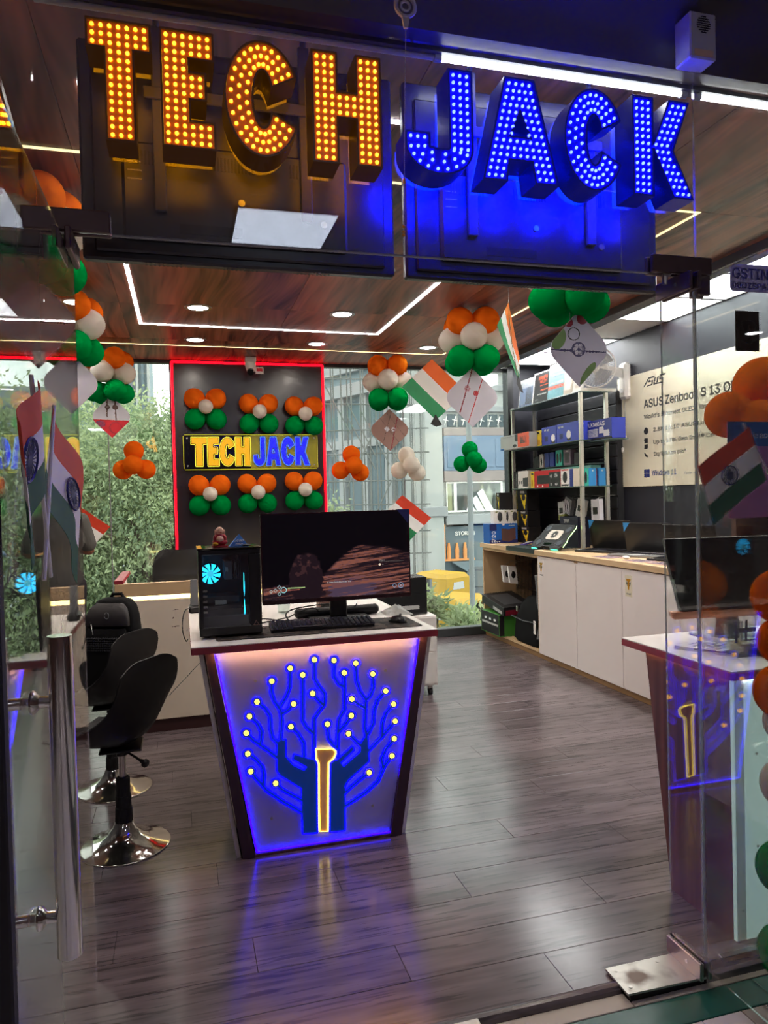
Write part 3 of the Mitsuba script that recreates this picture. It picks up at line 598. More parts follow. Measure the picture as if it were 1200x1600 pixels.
bunch(1.872, 6.44, (2.655, 2.52, 2.355), .094, N1)
bunch(2.005, 4.76, (2.66, 2.545, 2.40), .094, N2)
bunch(1.885, 3.22, (2.665, 2.54, 2.395), .093, N3, (45, 0, 20))
M1, M2, M3 = 'before the left window', 'at the edge of the open left door', 'behind the left door under the amber letters'
bunch(-.555, 6.45, (2.655, 2.54, 2.388), .09, M1)
bunch(-.64, 4.76, (2.64, 2.545, 2.40), .094, M2)
bunch(-.56, 3.22, (2.665, 2.56, 2.42), .095, M3)
# balloons at the right fixed glass
for i, (x, y, z, r) in enumerate(((1.955, 2.06, 1.805, .098), (1.795, 2.04, 1.70, .078), (1.86, 1.98, 1.655, .088))):
    balloon((x, y, z), r, 'orange', (.6, .3, .2), f'{["topmost and largest", "leftmost", "lowest and frontmost"][i]} of the three orange balloons behind the right glass pane', 'orange balloons behind the right pane')
for i, (px_, z, r, col) in enumerate(((1.624, 1.142, .079, 'orange'), (1.635, 1.012, .072, 'orange'), (1.63, .868, .08, 'orange'), (1.645, .78, .066, 'white'), (1.645, .60, .076, 'white'), (1.628, .36, .078, 'green'), (1.632, .115, .08, 'green'))):
    balloon((px_ + .012, 1.67, z), r, col, (.8, .2, -.2), f'{["topmost orange", "second orange", "third orange", "upper white", "lower white", "upper green", "lowest green"][i]} balloon of the column at the right edge of the picture', 'balloon column at the right edge')

# ================================================================ PRINTED CARDS under the bunches
def card_shape(w, h):
    """leaf-like rhombus: pointed top and bottom, rounded left and right"""
    p = Polygon([(0, h), (-w * 1.22, 0), (0, -h), (w * 1.22, 0)])
    return p.buffer(-.075).buffer(.075, quad_segs=8).union(p.intersection(sbox(-w * .55, -h, w * .55, h))).buffer(.012).buffer(-.012)
def card(nm, o, w, h, m, yaw, label, prints):
    """prints(plane) -> list of (name, mesh list, material)"""
    t = thing('printed_card', label, 'card', 'printed cards under the balloon bunches')
    ex = np.array([math.cos(yaw), math.sin(yaw), 0]); ey = np.array([0, 0, 1.])
    put('board', onto(extr(card_shape(w, h), .003, -.003), o, ex, ey), m, t)
    for n_, polys, mm in prints:
        cs = card_shape(w, h).buffer(-.001)
        ms = [extr(g, .0009) for g in (p.intersection(cs) for p in polys) if not g.is_empty and g.area > 1e-8]
        if ms: put(n_, onto(trimesh.util.concatenate(ms), o, ex, ey), mm, t, kind='stuff' if len(ms) > 1 else None)
def beads(p0, p1, n, r0, r1=None, seed=0):
    g = np.random.default_rng(seed); P = np.linspace(p0, p1, n)
    return [Point(*p).buffer(r0 * g.uniform(.7, 1.2), quad_segs=2) for p in P]
def rakhi(p0, p1, c, r, w=.0035, seed=1):
    return [LineString([p0, p1]).buffer(w * .5, quad_segs=1)] + beads(p0, p1, 22, w, seed=seed)
flower = lambda c, r: [Point(c[0] + r * math.cos(a), c[1] + r * math.sin(a)).buffer(r * .5, quad_segs=3) for a in np.arange(6) * np.pi / 3]
pr('m_cardwood', C(142, 108, 98), .55); pr('m_carddark', C(84, 58, 54), .6); pr('m_cardlilac', C(222, 216, 226), .4); pr('m_cardlilac2', C(186, 182, 200), .42); pr('m_maroonprint', C(128, 24, 44), .5); pr('m_redprint', C(196, 30, 40), .5); pr('m_silver', C(210, 206, 214), .4); pr('m_darkprint', C(58, 54, 92), .5)
card('a', (1.868, 6.40, 2.07), .172, .192, 'm_cardwood', -.06, 'leaf-shaped brown card with two printed rakhis under the bunch ' + 'right of the red border', [
    ('plank_print', [LineString([(-.2 + k * .1 - .1, .25), (-.2 + k * .1 + .25, -.2)]).buffer(.0016) for k in range(1, 6)], 'm_carddark'),
    ('dark_rakhi_print', rakhi((.018, .17), (-.06, -.10), None, 0), 'm_carddark'), ('maroon_rakhi_print', rakhi((.075, .12), (.005, -.19), None, 0, .006, 3), 'm_maroonprint'),
    ('silver_charm_print', [affinity.rotate(sbox(-.045, -.012, -.008, .028), 40)] + flower((.035, .005), .015), 'm_silver')])
card('b', (1.985, 4.72, 2.135), .178, .208, 'm_cardlilac', -.08, 'large pale card with two red printed rakhis under the bunch right of the kite', [
    ('maroon_rakhi_print', rakhi((.005, .20), (-.09, -.10), None, 0, .005, 4), 'm_maroonprint'), ('red_rakhi_print', rakhi((.085, .15), (-.03, -.17), None, 0, .004, 5), 'm_redprint'),
    ('flower_print', flower((-.035, .062), .015), 'm_pink'), ('red_charm_print', [Point(.027, .03).buffer(.019)], 'm_redprint'), ('gold_charm_print', [Point(.027, .03).buffer(.014).difference(Point(.027, .03).buffer(.009))], 'm_pink')])
card('c', (1.905, 3.175, 2.155), .142, .185, 'm_cardlilac2', -.12, 'lilac card with a printed ring, round pendant and green leaves at the upper right', [
    ('leaf_print', [affinity.rotate(affinity.scale(Point(-.105, .052).buffer(.05), .75, 1.1), -20), affinity.translate(affinity.rotate(affinity.scale(Point(0, 0).buffer(.05), .42, 1.35), -35), .045, -.12)], 'm_leafprint'),
    ('ring_print', [Point(-.025, .075).buffer(.032).difference(Point(-.025, .075).buffer(.028))], 'm_print_black'),
    ('thread_print', [LineString([(-.16, -.002), (.16, -.014)]).buffer(.0022)] + beads((-.09, -.004), (.09, -.012), 12, .007, seed=8), 'm_darkprint'),
    ('pendant_print', [Point(-.002, .0).buffer(.036)], 'm_darkprint'), ('pendant_bead_print', flower((-.002, 0), .02) + flower((-.002, 0), .011), 'm_silver'),
    ('rose_print', [Point(.02, .15).buffer(.028), Point(-.05, .13).buffer(.022)], 'm_maroonprint')])
card('d', (-.535, 6.40, 2.175), .145, .175, 'm_silver', .1, 'card with printed beads above a red half hanging before the left window', [
    ('red_half_print', [Polygon([(-.2, -.02), (.2, -.03), (.2, -.3), (-.2, -.3)])], 'm_redprint'), ('bead_print', rakhi((-.03, .15), (-.035, .0), None, 0, .006, 6) + rakhi((.03, .15), (.035, -.03), None, 0, .006, 9) + flower((-.03, .08), .014) + [Point(.03, .08).buffer(.022)], 'm_carddark'),
    ('pouch_print', [affinity.scale(Point(-.09, -.06).buffer(.04), 1, .7)], 'm_darkprint'), ('plate_print', [Point(.03, -.09).buffer(.05).difference(Point(.03, -.09).buffer(.042))], 'm_maroonprint')])
card('e', (-.62, 4.70, 2.185), .15, .19, 'm_cardlilac', .2, 'plain white side of a card hanging at the edge of the open left door', [])
card('f', (-.545, 3.175, 2.19), .145, .19, 'm_cardlilac2', .1, 'lilac card hanging behind the left door below the front balloon bunch', [('thread_print', rakhi((-.12, 0), (.12, .0), None, 0, .004, 11), 'm_darkprint')])

# ================================================================ KITES in the flag's colours
def kite(Tp, Lp, Bp, Rp, label, tail=True, string=True, red='m_saffron'):
    t = thing('paper_kite', label, 'kite', None)
    Tp, Lp, Bp, Rp = (np.array(p, float) for p in (Tp, Lp, Bp, Rp)); n = np.cross(Rp - Tp, Lp - Tp); n /= np.linalg.norm(n)
    for i, (nm, m) in enumerate((('orange_band', red), ('white_band', 'm_flagwhite'), ('green_band', 'm_flaggreen'))):
        f0, f1 = i / 3, (i + 1) / 3
        g = np.array([[Tp + (Lp - Tp) * f + (Rp - Tp) * u + ((Bp - Lp) - (Rp - Tp)) * u * f for u in np.linspace(0, 1, 8)] for f in np.linspace(f0, f1, 5)])
        uu, ff = np.meshgrid(np.linspace(0, 1, 8), np.linspace(f0, f1, 5)); g = g + (n * .012 * np.sin(uu * 3.1)[..., None] * np.sin(ff * 3.1)[..., None])
        put(nm, thick(g, .0008), m, t)
    put('spine', tube([Tp + n * .004, (Tp + Bp) / 2 + n * .016, Bp + n * .004], .0022, 6), 'm_beech_dark', t)
    put('bow', tube([Lp + n * .003, (Lp + Rp) / 2 + (Tp - Bp) * .08 + n * .014, Rp + n * .003], .0018, 6), 'm_beech_dark', t)
    if tail:
        d = (Bp - Tp) / np.linalg.norm(Bp - Tp); s = (Rp - Lp) / np.linalg.norm(Rp - Lp)
        put('tail', hull([Bp - d * .05 + n * .003, Bp + s * .05 + d * .035, Bp - s * .05 + d * .035, Bp + d * .055, Bp - d * .05 - n * .001]), 'm_black_matte', t)
    if string: put('string', tube([Tp, (Tp[0], Tp[1], CZ)], .001, 5), 'm_lgrey', t)
kite((2.044, 5.70, 2.592), (1.782, 5.72, 2.359), (2.06, 5.68, 2.082), (2.329, 5.66, 2.315), 'orange white and green paper kite hanging left of the bunch with the pale card')
kite((2.051, 4.25, 2.675), (1.945, 4.20, 2.515), (2.115, 4.25, 2.165), (2.16, 4.33, 2.345), 'narrow-looking orange white and green paper kite seen edge-on beside the green balloons')
kite((2.152, 6.98, 1.47), (1.921, 6.98, 1.255), (2.217, 6.98, 1.006), (2.456, 6.98, 1.231), 'red white and green paper kite on the right window behind the monitor', False, True, 'm_flagred')
kite((-.889, 6.98, 1.446), (-1.064, 6.98, 1.251), (-.806, 6.98, 1.04), (-.626, 6.98, 1.247), 'red white and green paper kite on the left window behind the person', False, True, 'm_flagred')

# ================================================================ SIGN ON THE BLACK PANEL
bs = thing('wall_sign', 'lit wall sign reading TECH JACK in yellow and blue on the black panel', 'sign')
pr('m_sign_black', C(16, 14, 22), .12); pr('m_sign_olive', C(150, 142, 40), .25)
put('board', box(.04, .645, 6.90, 6.912, 1.755, 2.068, .002), 'm_sign_black', bs)
put('board', box(.645, 1.282, 6.90, 6.912, 1.755, 2.068, .002), 'm_sign_olive', bs, label='olive yellow half of the sign board')
put('edge_glow', [tube([(.045, 6.925, 1.75), (1.277, 6.925, 1.75)], .004, 6), tube([(.045, 6.925, 2.073), (1.277, 6.925, 2.073)], .004, 6), tube([(.036, 6.925, 1.76), (.036, 6.925, 2.064)], .004, 6), tube([(1.286, 6.925, 1.76), (1.286, 6.925, 2.064)], .004, 6)], 'm_white', bs, kind='stuff', emit=(.42, .38, .02), w=.3)
for x in (.07, 1.25):
    for z in (1.785, 2.04): put('bolt', cyl((x, 6.899, z), (x, 6.893, z), .008, 12), 'm_steel', bs)
def fit(poly, x0, x1, z0, z1):
    a, b, c, d = poly.bounds
    return affinity.translate(affinity.scale(affinity.translate(poly, -a, -b), (x1 - x0) / (c - a), (z1 - z0) / (d - b), origin=(0, 0)), x0, z0)
GT = cells(grid_pts(0, [range(7)] * 3 + [(2, 3, 4)] * 11)); GE = cells(grid_pts(0, [range(6)] * 3 + [range(3)] * 2 + [range(5)] * 3 + [range(3)] * 3 + [range(6)] * 3)); GC = c_letter(0, .15)[1]
GH = cells(grid_pts(0, [(0, 1, 2, 5, 6, 7)] * 5 + [range(8)] * 3 + [(0, 1, 2, 5, 6, 7)] * 6)); GJ = J_letter(0)[1]; GA = A_letter(0, .183, .062, .12)[1]; GK = K_letter(0)[1]
for poly, x0, x1, col in ((GT, .105, .245, 0), (GE, .252, .352, 0), (GC, .358, .495, 0), (GH, .505, .64, 0), (GJ, .672, .776, 1), (GA, .792, .922, 1), (GC, .932, 1.052, 1), (GK, 1.068, 1.20, 1)):
    p = fit(poly, x0, x1, 1.782, 2.046).buffer(.008).buffer(-.004)
    lt = put('letter', onto(extr(p.buffer(-.008), .012), (0, 6.90, 0), FX, FZ), 'm_white', bs, emit=((.72, .34, .0), (.0, .004, .75))[col], w=.5)
    put('neon_outline', [tube(np.c_[np.array(r.coords)[:-1, 0], np.full(len(r.coords) - 1, 6.886), np.array(r.coords)[:-1, 1]], .0042, 5, True) for g in getattr(p.simplify(.002), 'geoms', [p.simplify(.002)]) for r in [g.exterior, *g.interiors]], 'm_white', lt, emit=((.85, .72, .04), (.04, .17, 1.0))[col], w=.5)
# camera under the ceiling
cc = thing('security_camera', 'white security camera with a dark lens on the ceiling before the red border', 'camera')
put('base', box(.60, .70, 6.70, 6.80, CZ - .045, CZ - .001, .006), 'm_white', cc)
put('body', lathe([(.052, 0), (.05, -.03), (.042, -.065), (.036, -.085), (.001, -.086)], 20, (.65, 6.75, CZ - .045)), 'm_white', cc, smooth=40)
put('lens', cyl((.65, 6.735, CZ - .125), (.645, 6.70, CZ - .148), .03, 20), 'm_black_gloss', cc)
put('sticker', [box(.70, .775, 6.80, 6.803, 2.628, 2.69)], 'm_flagwhite', thing('small_notice', 'small white and red notice beside the security camera', 'notice'))
put('print', box(.71, .765, 6.798, 6.8, 2.65, 2.68), 'm_redprint', 'small_notice')
# ================================================================ THINGS ON THE FRONT COUNTER
ZC = .8842
mat_ = thing('desk_mat', 'dark brown patterned desk mat along the front of the white counter top', 'desk mat')
def mat_fn(p, n, uv):
    return mikit.mix(C(26, 20, 20), C(66, 54, 48), mikit.smoothstep(.48, .56, mikit.fbm(p.x * 30.0, p.y * 30.0, 0.0, 3)))
pr('m_mat', mikit.proc(mat_fn), .6)
put('pad', onto(extr(rr(.122, 1.003, 2.992, 3.26, .015), .003), (0, 0, ZC), (1, 0, 0), (0, 1, 0)), 'm_mat', mat_)
put('stitched_edge', [tube([(x, y, ZC + .002) for x, y in list(rr(.124, 1.001, 2.994, 3.258, .014).exterior.coords)[:-1]], .0018, 5, True)], 'm_black', mat_)
# computer tower lying parallel to the counter front, glass side to the street
pc = thing('computer_tower', 'black computer tower with a glass side and glowing cyan fan on the counter', 'computer')
x0, x1, y0, y1, z0, z1 = .060, .313, 3.052, 3.27, ZC + .0035, 1.252
put('frame', [box(x0, x1, y0, y0 + .012, z0 + .008, z0 + .045, .003), box(x0, x1, y0, y0 + .012, z1 - .022, z1, .003), box(x0, x0 + .016, y0, y0 + .012, z0 + .045, z1 - .022), box(x1 - .05, x1, y0, y0 + .012, z0 + .045, z1 - .022, .003)], 'm_black', pc)
put('shell', [box(x0, x1, y1 - .006, y1, z0 + .008, z1), box(x0, x0 + .006, y0 + .012, y1 - .006, z0 + .008, z1), box(x1 - .006, x1, y0 + .012, y1 - .006, z0 + .008, z1), box(x0, x1, y0 + .012, y1 - .006, z0 + .008, z0 + .016)], 'm_black', pc)
put('top_cover', box(x0 - .004, x1 + .006, y0 - .004, y1 + .004, z1, z1 + .006, .002), 'm_black_gloss', pc)
put('top_strip', box(x0 - .003, x0 + .017, y0 - .003, y1 + .003, z1 + .006, z1 + .0068), 'm_gold', pc, label='yellowish reflection painted as a strip on the top cover')  # gold strip stands in for a reflection on the cover
for x in (x0 + .03, x1 - .03):
    for y in (y0 + .03, y1 - .03): put('foot', cyl((x, y, z0), (x, y, z0 + .009), .012, 12), 'm_rubber', pc)
put('side_glass', box(x0 + .016, x1 - .05, y0 + .002, y0 + .005, z0 + .045, z1 - .022), 'm_pane', pc)
pr('m_board', C(30, 26, 34), .5); pr('m_part_grey', C(96, 92, 98), .4)
mb = put('motherboard', box(x0 + .03, x1 - .06, y1 - .02, y1 - .012, z0 + .09, z1 - .035), 'm_board', pc)
put('graphics_card', box(x0 + .018, x1 - .085, y0 + .06, y1 - .03, z0 + .135, z0 + .165, .004), 'm_dgrey', pc)
put('power_shroud', box(x0 + .01, x1 - .052, y0 + .02, y1 - .01, z0 + .02, z0 + .088, .003), 'm_board', pc)
put('cpu_cooler', [box(.165, .20, y0 + .06, y1 - .03, 1.12, 1.20, .003)], 'm_part_grey', pc)
for i in range(4): put('memory_stick', box(.215 + i * .008, .218 + i * .008, y1 - .06, y1 - .02, 1.11, 1.215), 'm_part_grey', pc)
for i in range(5): put('slot_cover', box(x0 + .012, x0 + .034, y0 + .03, y0 + .034, z0 + .10 + i * .022, z0 + .108 + i * .022), 'm_steel', pc)
put('sticker', box(.125, .172, y0 + .056, y0 + .058, 1.018, 1.036), 'm_lgrey', pc); put('sticker', box(.170, .182, y0 + .05, y0 + .052, 1.155, 1.175), 'm_lgrey', pc)
put('mesh_strip', [box(.206 + (i % 2) * .005, .2095 + (i % 2) * .005, y0 + .04, y0 + .042, 1.160 + i * .0035, 1.162 + i * .0035) for i in range(10)], 'm_lgrey', pc, kind='stuff')
fan = put('fan', lathe([(.0435, -.01), (.046, -.01), (.046, .01), (.0435, .01), (.0435, -.01)], 28, (.108, y0 + .03, 1.152), (0, -1, 0)), 'm_black', pc, smooth=40)
blades = []
for k in range(9):
    a = k * 2 * np.pi / 9
    g = np.array([[(.108 + r * math.cos(a + u * .62 + r * 6), y0 + .032 - .012 * u, 1.152 + r * math.sin(a + u * .62 + r * 6)) for u in np.linspace(0, .78, 4)] for r in np.linspace(.013, .042, 4)])
    put('blade', thick(g, .0015), 'm_white', fan, emit=(.03, 1.1, 2.3), w=.15)
put('hub', cyl((.108, y0 + .036, 1.152), (.108, y0 + .018, 1.152), .0135, 18), 'm_teal', fan, emit=(.04, .5, .75), w=.1)
for za, zb in ((1.05, 1.15), (.955, 1.04)):
    P = np.array([(.2445, y0 + .03, z) for z in np.linspace(za, zb, 9)]); put('light_bar', tube(P, .0006 + .0026 * np.sin(np.linspace(0, np.pi, 9)), 6), 'm_white', pc, emit=(.05, 1.6, 3.2), w=.3)
put('warning_mark', onto(extr(Polygon([(0, 0), (.026, 0), (.013, .022)]).difference(Polygon([(.005, .003), (.021, .003), (.013, .0165)])), .0006), (.276, y0 - .0001, .93), FX, FZ), 'm_brown', pc)
# laughing figurine
bd = thing('figurine', 'small laughing seated monk figurine in a red robe on top of the computer tower', 'figurine')
bx, by, bz = .153, 3.12, z1 + .0068
pr('m_robe', C(150, 26, 40), .35); pr('m_figskin', C(206, 160, 140), .4)
put('base', hull([(bx + .032 * math.cos(a) * 1.05, by + .022 * math.sin(a), bz + h) for a in np.arange(16) * np.pi / 8 for h in (0, .008)]), 'm_robe', bd)
put('robe', [ball((bx, by, bz + .022), (.031, .021, .016), 3), ball((bx, by + .002, bz + .038), (.024, .017, .024), 3), ball((bx - .019, by - .006, bz + .036), (.009, .01, .017), 2), ball((bx + .019, by - .006, bz + .036), (.009, .01, .017), 2)], 'm_robe', bd, smooth=True)
put('belly', ball((bx, by - .012, bz + .033), (.0155, .011, .015), 3), 'm_figskin', bd, smooth=True)
hd = put('head', ball((bx, by - .002, bz + .068), (.0165, .0155, .0175), 3), 'm_figskin', bd, smooth=True)
for s in (-1, 1):
    put('ear', ball((bx + s * .0175, by, bz + .063), (.0045, .004, .0115), 2), 'm_figskin', hd, smooth=True)
    put('eye', tube([(bx + s * .0065 + .003 * math.cos(a), by - .0172, bz + .0715 + .002 * math.sin(a)) for a in np.linspace(0, np.pi, 6)], .0007, 5), 'm_print_black', hd)
put('mouth', tube([(bx + .006 * math.cos(a), by - .0168, bz + .064 + .004 * math.sin(a)) for a in np.linspace(np.pi, 2 * np.pi, 8)], .0009, 5), 'm_robe', hd)
put('nose', ball((bx, by - .0185, bz + .068), .0028, 1), 'm_figskin', hd, smooth=True)
put('gold_bag', ball((bx - .019, by - .017, bz + .014), (.012, .008, .008), 2), 'm_gold', bd, smooth=True)
tc = thing('tent_card', 'blue triangular tent card reading LATEST on top of the computer tower', 'tent card')
pr('m_cardblue', C(40, 92, 160), .45)
put('card', hull([(.19, 3.118, bz), (.272, 3.118, bz), (.234, 3.135, bz + .052), (.19, 3.121, bz), (.272, 3.121, bz), (.234, 3.138, bz + .052), (.19, 3.15, bz), (.272, 3.15, bz)]), 'm_cardblue', tc)
put('lettering', text('LATEST', .0085, .0008, True, None, True, (.232, 3.1205, bz + .019), (1, 0, 0), (0, .31, .95)), 'm_flagwhite', tc)
put('lettering', text('DESIGN', .006, .0008, False, None, True, (.232, 3.118, bz + .008), (1, 0, 0), (0, .31, .95)), 'm_flagwhite', tc)
k_ = thing('car_key_fob', 'dark fob lying before the blue tent card on the computer tower', 'fob')
put('body', ball((.262, 3.098, bz + .005), (.02, .009, .005), 2), 'm_black', k_, smooth=True)
# monitor
mo = thing('monitor', 'large black computer monitor showing a dark rocky landscape on the counter', 'monitor')
X0, X1, Z0, Z1, YM = .342, 1.049, .974, 1.39, 3.30
put('housing', [box(X0, X1, YM + .004, YM + .022, Z0, Z1, .004), box(X0 + .12, X1 - .12, YM + .022, YM + .05, Z0 + .08, Z1 - .1, .012)], 'm_black', mo)
put('bezel', [box(X0, X1, YM, YM + .004, Z0, Z0 + .02, .001), box(X0, X1, YM, YM + .004, Z1 - .006, Z1), box(X0, X0 + .006, YM, YM + .004, Z0 + .02, Z1 - .006), box(X1 - .006, X1, YM, YM + .004, Z0 + .02, Z1 - .006)], 'm_bezel', mo)
pr('m_bezel', C(40, 12, 20), .2)  # reddish tint painted in for a reflection along the lower bezel
# the picture on the screen: small cells of a few tones each, one emitter per tone
NU, NV = 190, 110
uu, vv = np.meshgrid((np.arange(NU) + .5) / NU, (np.arange(NV) + .5) / NV, indexing='ij')
sst = lambda a, b, x: (lambda t: t * t * (3 - 2 * t))(np.clip((x - a) / (b - a), 0, 1))
nz = lambda u, v, w, o=3: meshkit.fbm(np.stack([u, v, np.full_like(u, w)], -1), o, 3)
ridge = .17 + .42 * sst(.28, .66, uu) + .03 * nz(uu * 9, vv * 0, 0.0) - .09 * sst(.82, 1., uu)
dd_ = sst(0, .05, ridge - vv)[..., None]; st_ = nz(uu * 5 - vv * 7, (vv * 1.4 - uu * .25) * 38, 0.0)[..., None]
rock = np.array([.010, .004, .005]) + (np.array([.25, .085, .05]) - .005) * sst(.38, .8, st_)
low = (sst(.30, .05, vv) * sst(.38, .5, uu) * sst(.92, .6, uu))[..., None]
rock = rock * (1 - .65 * low) + .65 * low * np.array([.12, .085, .16]) * (.4 + 1.1 * st_)
pic = rock * dd_ + np.array([.0012, .001, .0022])
bo = ((uu - .285) / .115) ** 2 + ((vv - .22) / .33) ** 2 + .5 * (nz(uu * 22, vv * 14, 3.0) - .5)
bm = sst(1.05, .9, bo)[..., None]
pic = pic * (1 - bm) + bm * (np.array([.010, .006, .011]) + np.array([.06, .026, .024]) * sst(.52, .75, nz(uu * 30, vv * 20, 9.0))[..., None] * sst(.15, .5, vv)[..., None])
flat_ = pic.reshape(-1, 3); lum = np.sqrt(flat_.mean(1)); NT = 14
cen = flat_[np.argsort(lum)][np.linspace(0, len(lum) - 1, NT).astype(int)].copy()
for _ in range(12):
    idx = np.argmin(((np.sqrt(flat_)[:, None] - np.sqrt(cen)[None]) ** 2).sum(-1), 1)
    for k in range(NT):
        if (idx == k).any(): cen[k] = flat_[idx == k].mean(0)
put('screen', box(X0 + .006, X1 - .006, YM + .0005, YM + .0035, Z0 + .02, Z1 - .006), 'm_black_gloss', mo)
SX, SZ = (X1 - X0 - .012) / NU, (Z1 - Z0 - .026) / NV
for k in range(NT):
    ii, jj = np.nonzero((idx == k).reshape(NU, NV))
    if not len(ii): continue
    xa, za = X0 + .006 + ii * SX, Z0 + .02 + jj * SZ; yq = np.full(len(ii), YM + .0002)
    v = np.stack([np.c_[xa, yq, za], np.c_[xa + SX, yq, za], np.c_[xa + SX, yq, za + SZ], np.c_[xa, yq, za + SZ]], 1).reshape(-1, 3); o4 = np.arange(len(ii))[:, None] * 4
    f = np.vstack([o4 + [0, 1, 2], o4 + [0, 2, 3]])
    put('picture_tone', trimesh.Trimesh(v, f, process=False), 'm_black_gloss', mo, kind='stuff', emit=cen[k] * .75, w=.05)
def hud(nm, ms, e): put(nm, ms, 'm_white', mo, emit=e, w=.05)
H = lambda u, v: (X0 + u * (X1 - X0), YM - .0004, Z0 + v * (Z1 - Z0))
for u, v, r in ((.085, .155, .008), (.11, .19, .008), (.11, .115, .008), (.057, .145, .007)):
    c_ = H(u, v); hud('status_icon', tube([(c_[0] + r * math.cos(a), c_[1], c_[2] + r * math.sin(a)) for a in np.arange(4) * np.pi / 2], .0011, 4, True), (.35, .55, .55))
c_ = H(.138, .155); hud('status_icon', tube([(c_[0] + .0125 * math.cos(a), c_[1], c_[2] + .0125 * math.sin(a)) for a in np.linspace(0, 2 * np.pi, 17)[:-1]], .0014, 4, True), (.25, .6, .62))
a_ = H(.165, .165); hud('green_bar', box(a_[0], a_[0] + .08, a_[1] - .0006, a_[1], a_[2], a_[2] + .006), (.22, .3, .12)); hud('red_bar', box(a_[0], a_[0] + .055, a_[1] - .0006, a_[1], a_[2] - .008, a_[2] - .004), (.3, .08, .06))
for u, v in ((.885, .135), (.93, .135)):
    c_ = H(u, v); r = .0105 if u < .9 else .0125
    hud('map_icon', tube([(c_[0] + r * math.cos(a), c_[1], c_[2] + r * math.sin(a)) for a in np.linspace(0, 2 * np.pi, 5 if u < .9 else 17)[:-1]], .0014, 4, True), (.12, .26, .42))
c_ = H(.93, .135); hud('map_icon', box(c_[0] - .001, c_[0] + .001, c_[1] - .0005, c_[1], c_[2] - .006, c_[2] + .006), (.4, .7, 1.0))
c_ = H(.785, .385); hud('pin_icon', cyl((c_[0], c_[1], c_[2]), (c_[0], c_[1] - .0006, c_[2]), .0058, 12), (.6, .48, .36)); hud('menu_line', box(c_[0], c_[0] + .12, c_[1] - .0006, c_[1], c_[2] + .0125, c_[2] + .0138), (.12, .11, .1))
hud('menu_text', text('A Winter', .0055, .0004, False, None, False, (c_[0] - .003, c_[1], c_[2] + .017)), (.4, .37, .34)); hud('menu_text', text('x1', .0045, .0004, False, None, False, (c_[0] + .012, c_[1], c_[2] - .002)), (.3, .28, .26))
hud('subtitle', text('It seems there may not be "that"', .0062, .0004, False, .115, False, H(.425, .205)), (.42, .4, .4))
put('corner_sticker', onto(extr(Polygon([(0, 0), (.062, 0), (.056, -.068)]), .001), (X1 - .062, YM - .001, Z1 + .002), FX, FZ), 'm_navy', mo, label='dark blue corner sticker')
put('stand', [box(.66, .74, YM + .03, YM + .05, ZC + .012, Z0 + .12, .004), box(.56, .84, YM + .0, YM + .17, ZC, ZC + .012, .004)], 'm_black', mo)
# keyboard, mouse, sound bar
kb = thing('keyboard', 'black full-size keyboard on the desk mat below the monitor', 'keyboard')
ky = ZC + .003
put('base', hull([(.352, 3.078, ky), (.80, 3.055, ky), (.808, 3.215, ky), (.36, 3.238, ky), (.352, 3.078, ky + .012), (.80, 3.055, ky + .012), (.808, 3.215, ky + .022), (.36, 3.238, ky + .022)]), 'm_black', kb)
ks = mikit.ply(hull([(-.0085, -.0085, 0), (.0085, -.0085, 0), (.0085, .0085, 0), (-.0085, .0085, 0), (-.0065, -.006, .008), (.0065, -.006, .008), (.0065, .007, .008), (-.0065, .007, .008)]), 'm_key')
pr('m_key', C(30, 28, 36), .4)
ang = math.degrees(math.atan2(-.023, .448))
for r in range(6):
    for c in range(21):
        if (r == 0 and 4 <= c <= 9) or (c in (15, 19) and r in (1, 2) and c == 15 and r == 2): continue
        ex_ = np.array([.448, -.023]) / 21; ey_ = np.array([.008, .160]) / 6.6
        p = np.array([.362, 3.082]) + ex_ * (c + .35) + ey_ * (r + .45)
        put('key', ks, None, kb, xf=T().translate([float(p[0]), float(p[1]), ky + .0125 + r * .0017]).rotate([0, 0, 1], ang))
p = np.array([.362, 3.082]) + np.array([.448, -.023]) / 21 * 7 + np.array([.008, .160]) / 6.6 * .45
put('space_bar', box(-.062, .062, -.0085, .0085, 0, .007, .002), 'm_key', kb, xf=T().translate([float(p[0]), float(p[1]), ky + .0125]).rotate([0, 0, 1], ang))
ms_ = thing('mouse', 'black computer mouse at the right end of the desk mat', 'mouse')
mb_ = ball((0, 0, 0), 1.0, 3); mb_.vertices *= (.030, .052, .030); mb_.vertices[:, 2] = np.maximum(mb_.vertices[:, 2], 0) * (1 - .18 * (mb_.vertices[:, 1] / .052)); mb_.apply_transform(trimesh.transformations.rotation_matrix(.5, (0, 0, 1))); mb_.apply_translation((.925, 3.12, ZC + .0035))
put('body', mb_, 'm_black', ms_, smooth=40); put('wheel', cyl((.945, 3.158, ZC + .026), (.953, 3.154, ZC + .026), .008, 12), 'm_dgrey', ms_)
sb = thing('sound_bar', 'long black rounded sound bar lying behind the keyboard under the monitor', 'speaker')
put('body', hull([(x, 3.42 + .03 * math.cos(a), ZC + .024 + .023 * math.sin(a)) for x, k in ((.515, 1), (.905, 1)) for a in np.arange(14) * np.pi / 7] + [(x, 3.42 + .018 * math.cos(a), ZC + .024 + .014 * math.sin(a)) for x in (.505, .915) for a in np.arange(14) * np.pi / 7]), 'm_black_matte', sb, smooth=35)
for x in (.56, .86): put('foot', box(x - .015, x + .015, 3.40, 3.44, ZC, ZC + .004), 'm_rubber', sb)
pb = thing('plastic_bag', 'crumpled clear plastic bag behind the computer mouse', 'plastic bag')
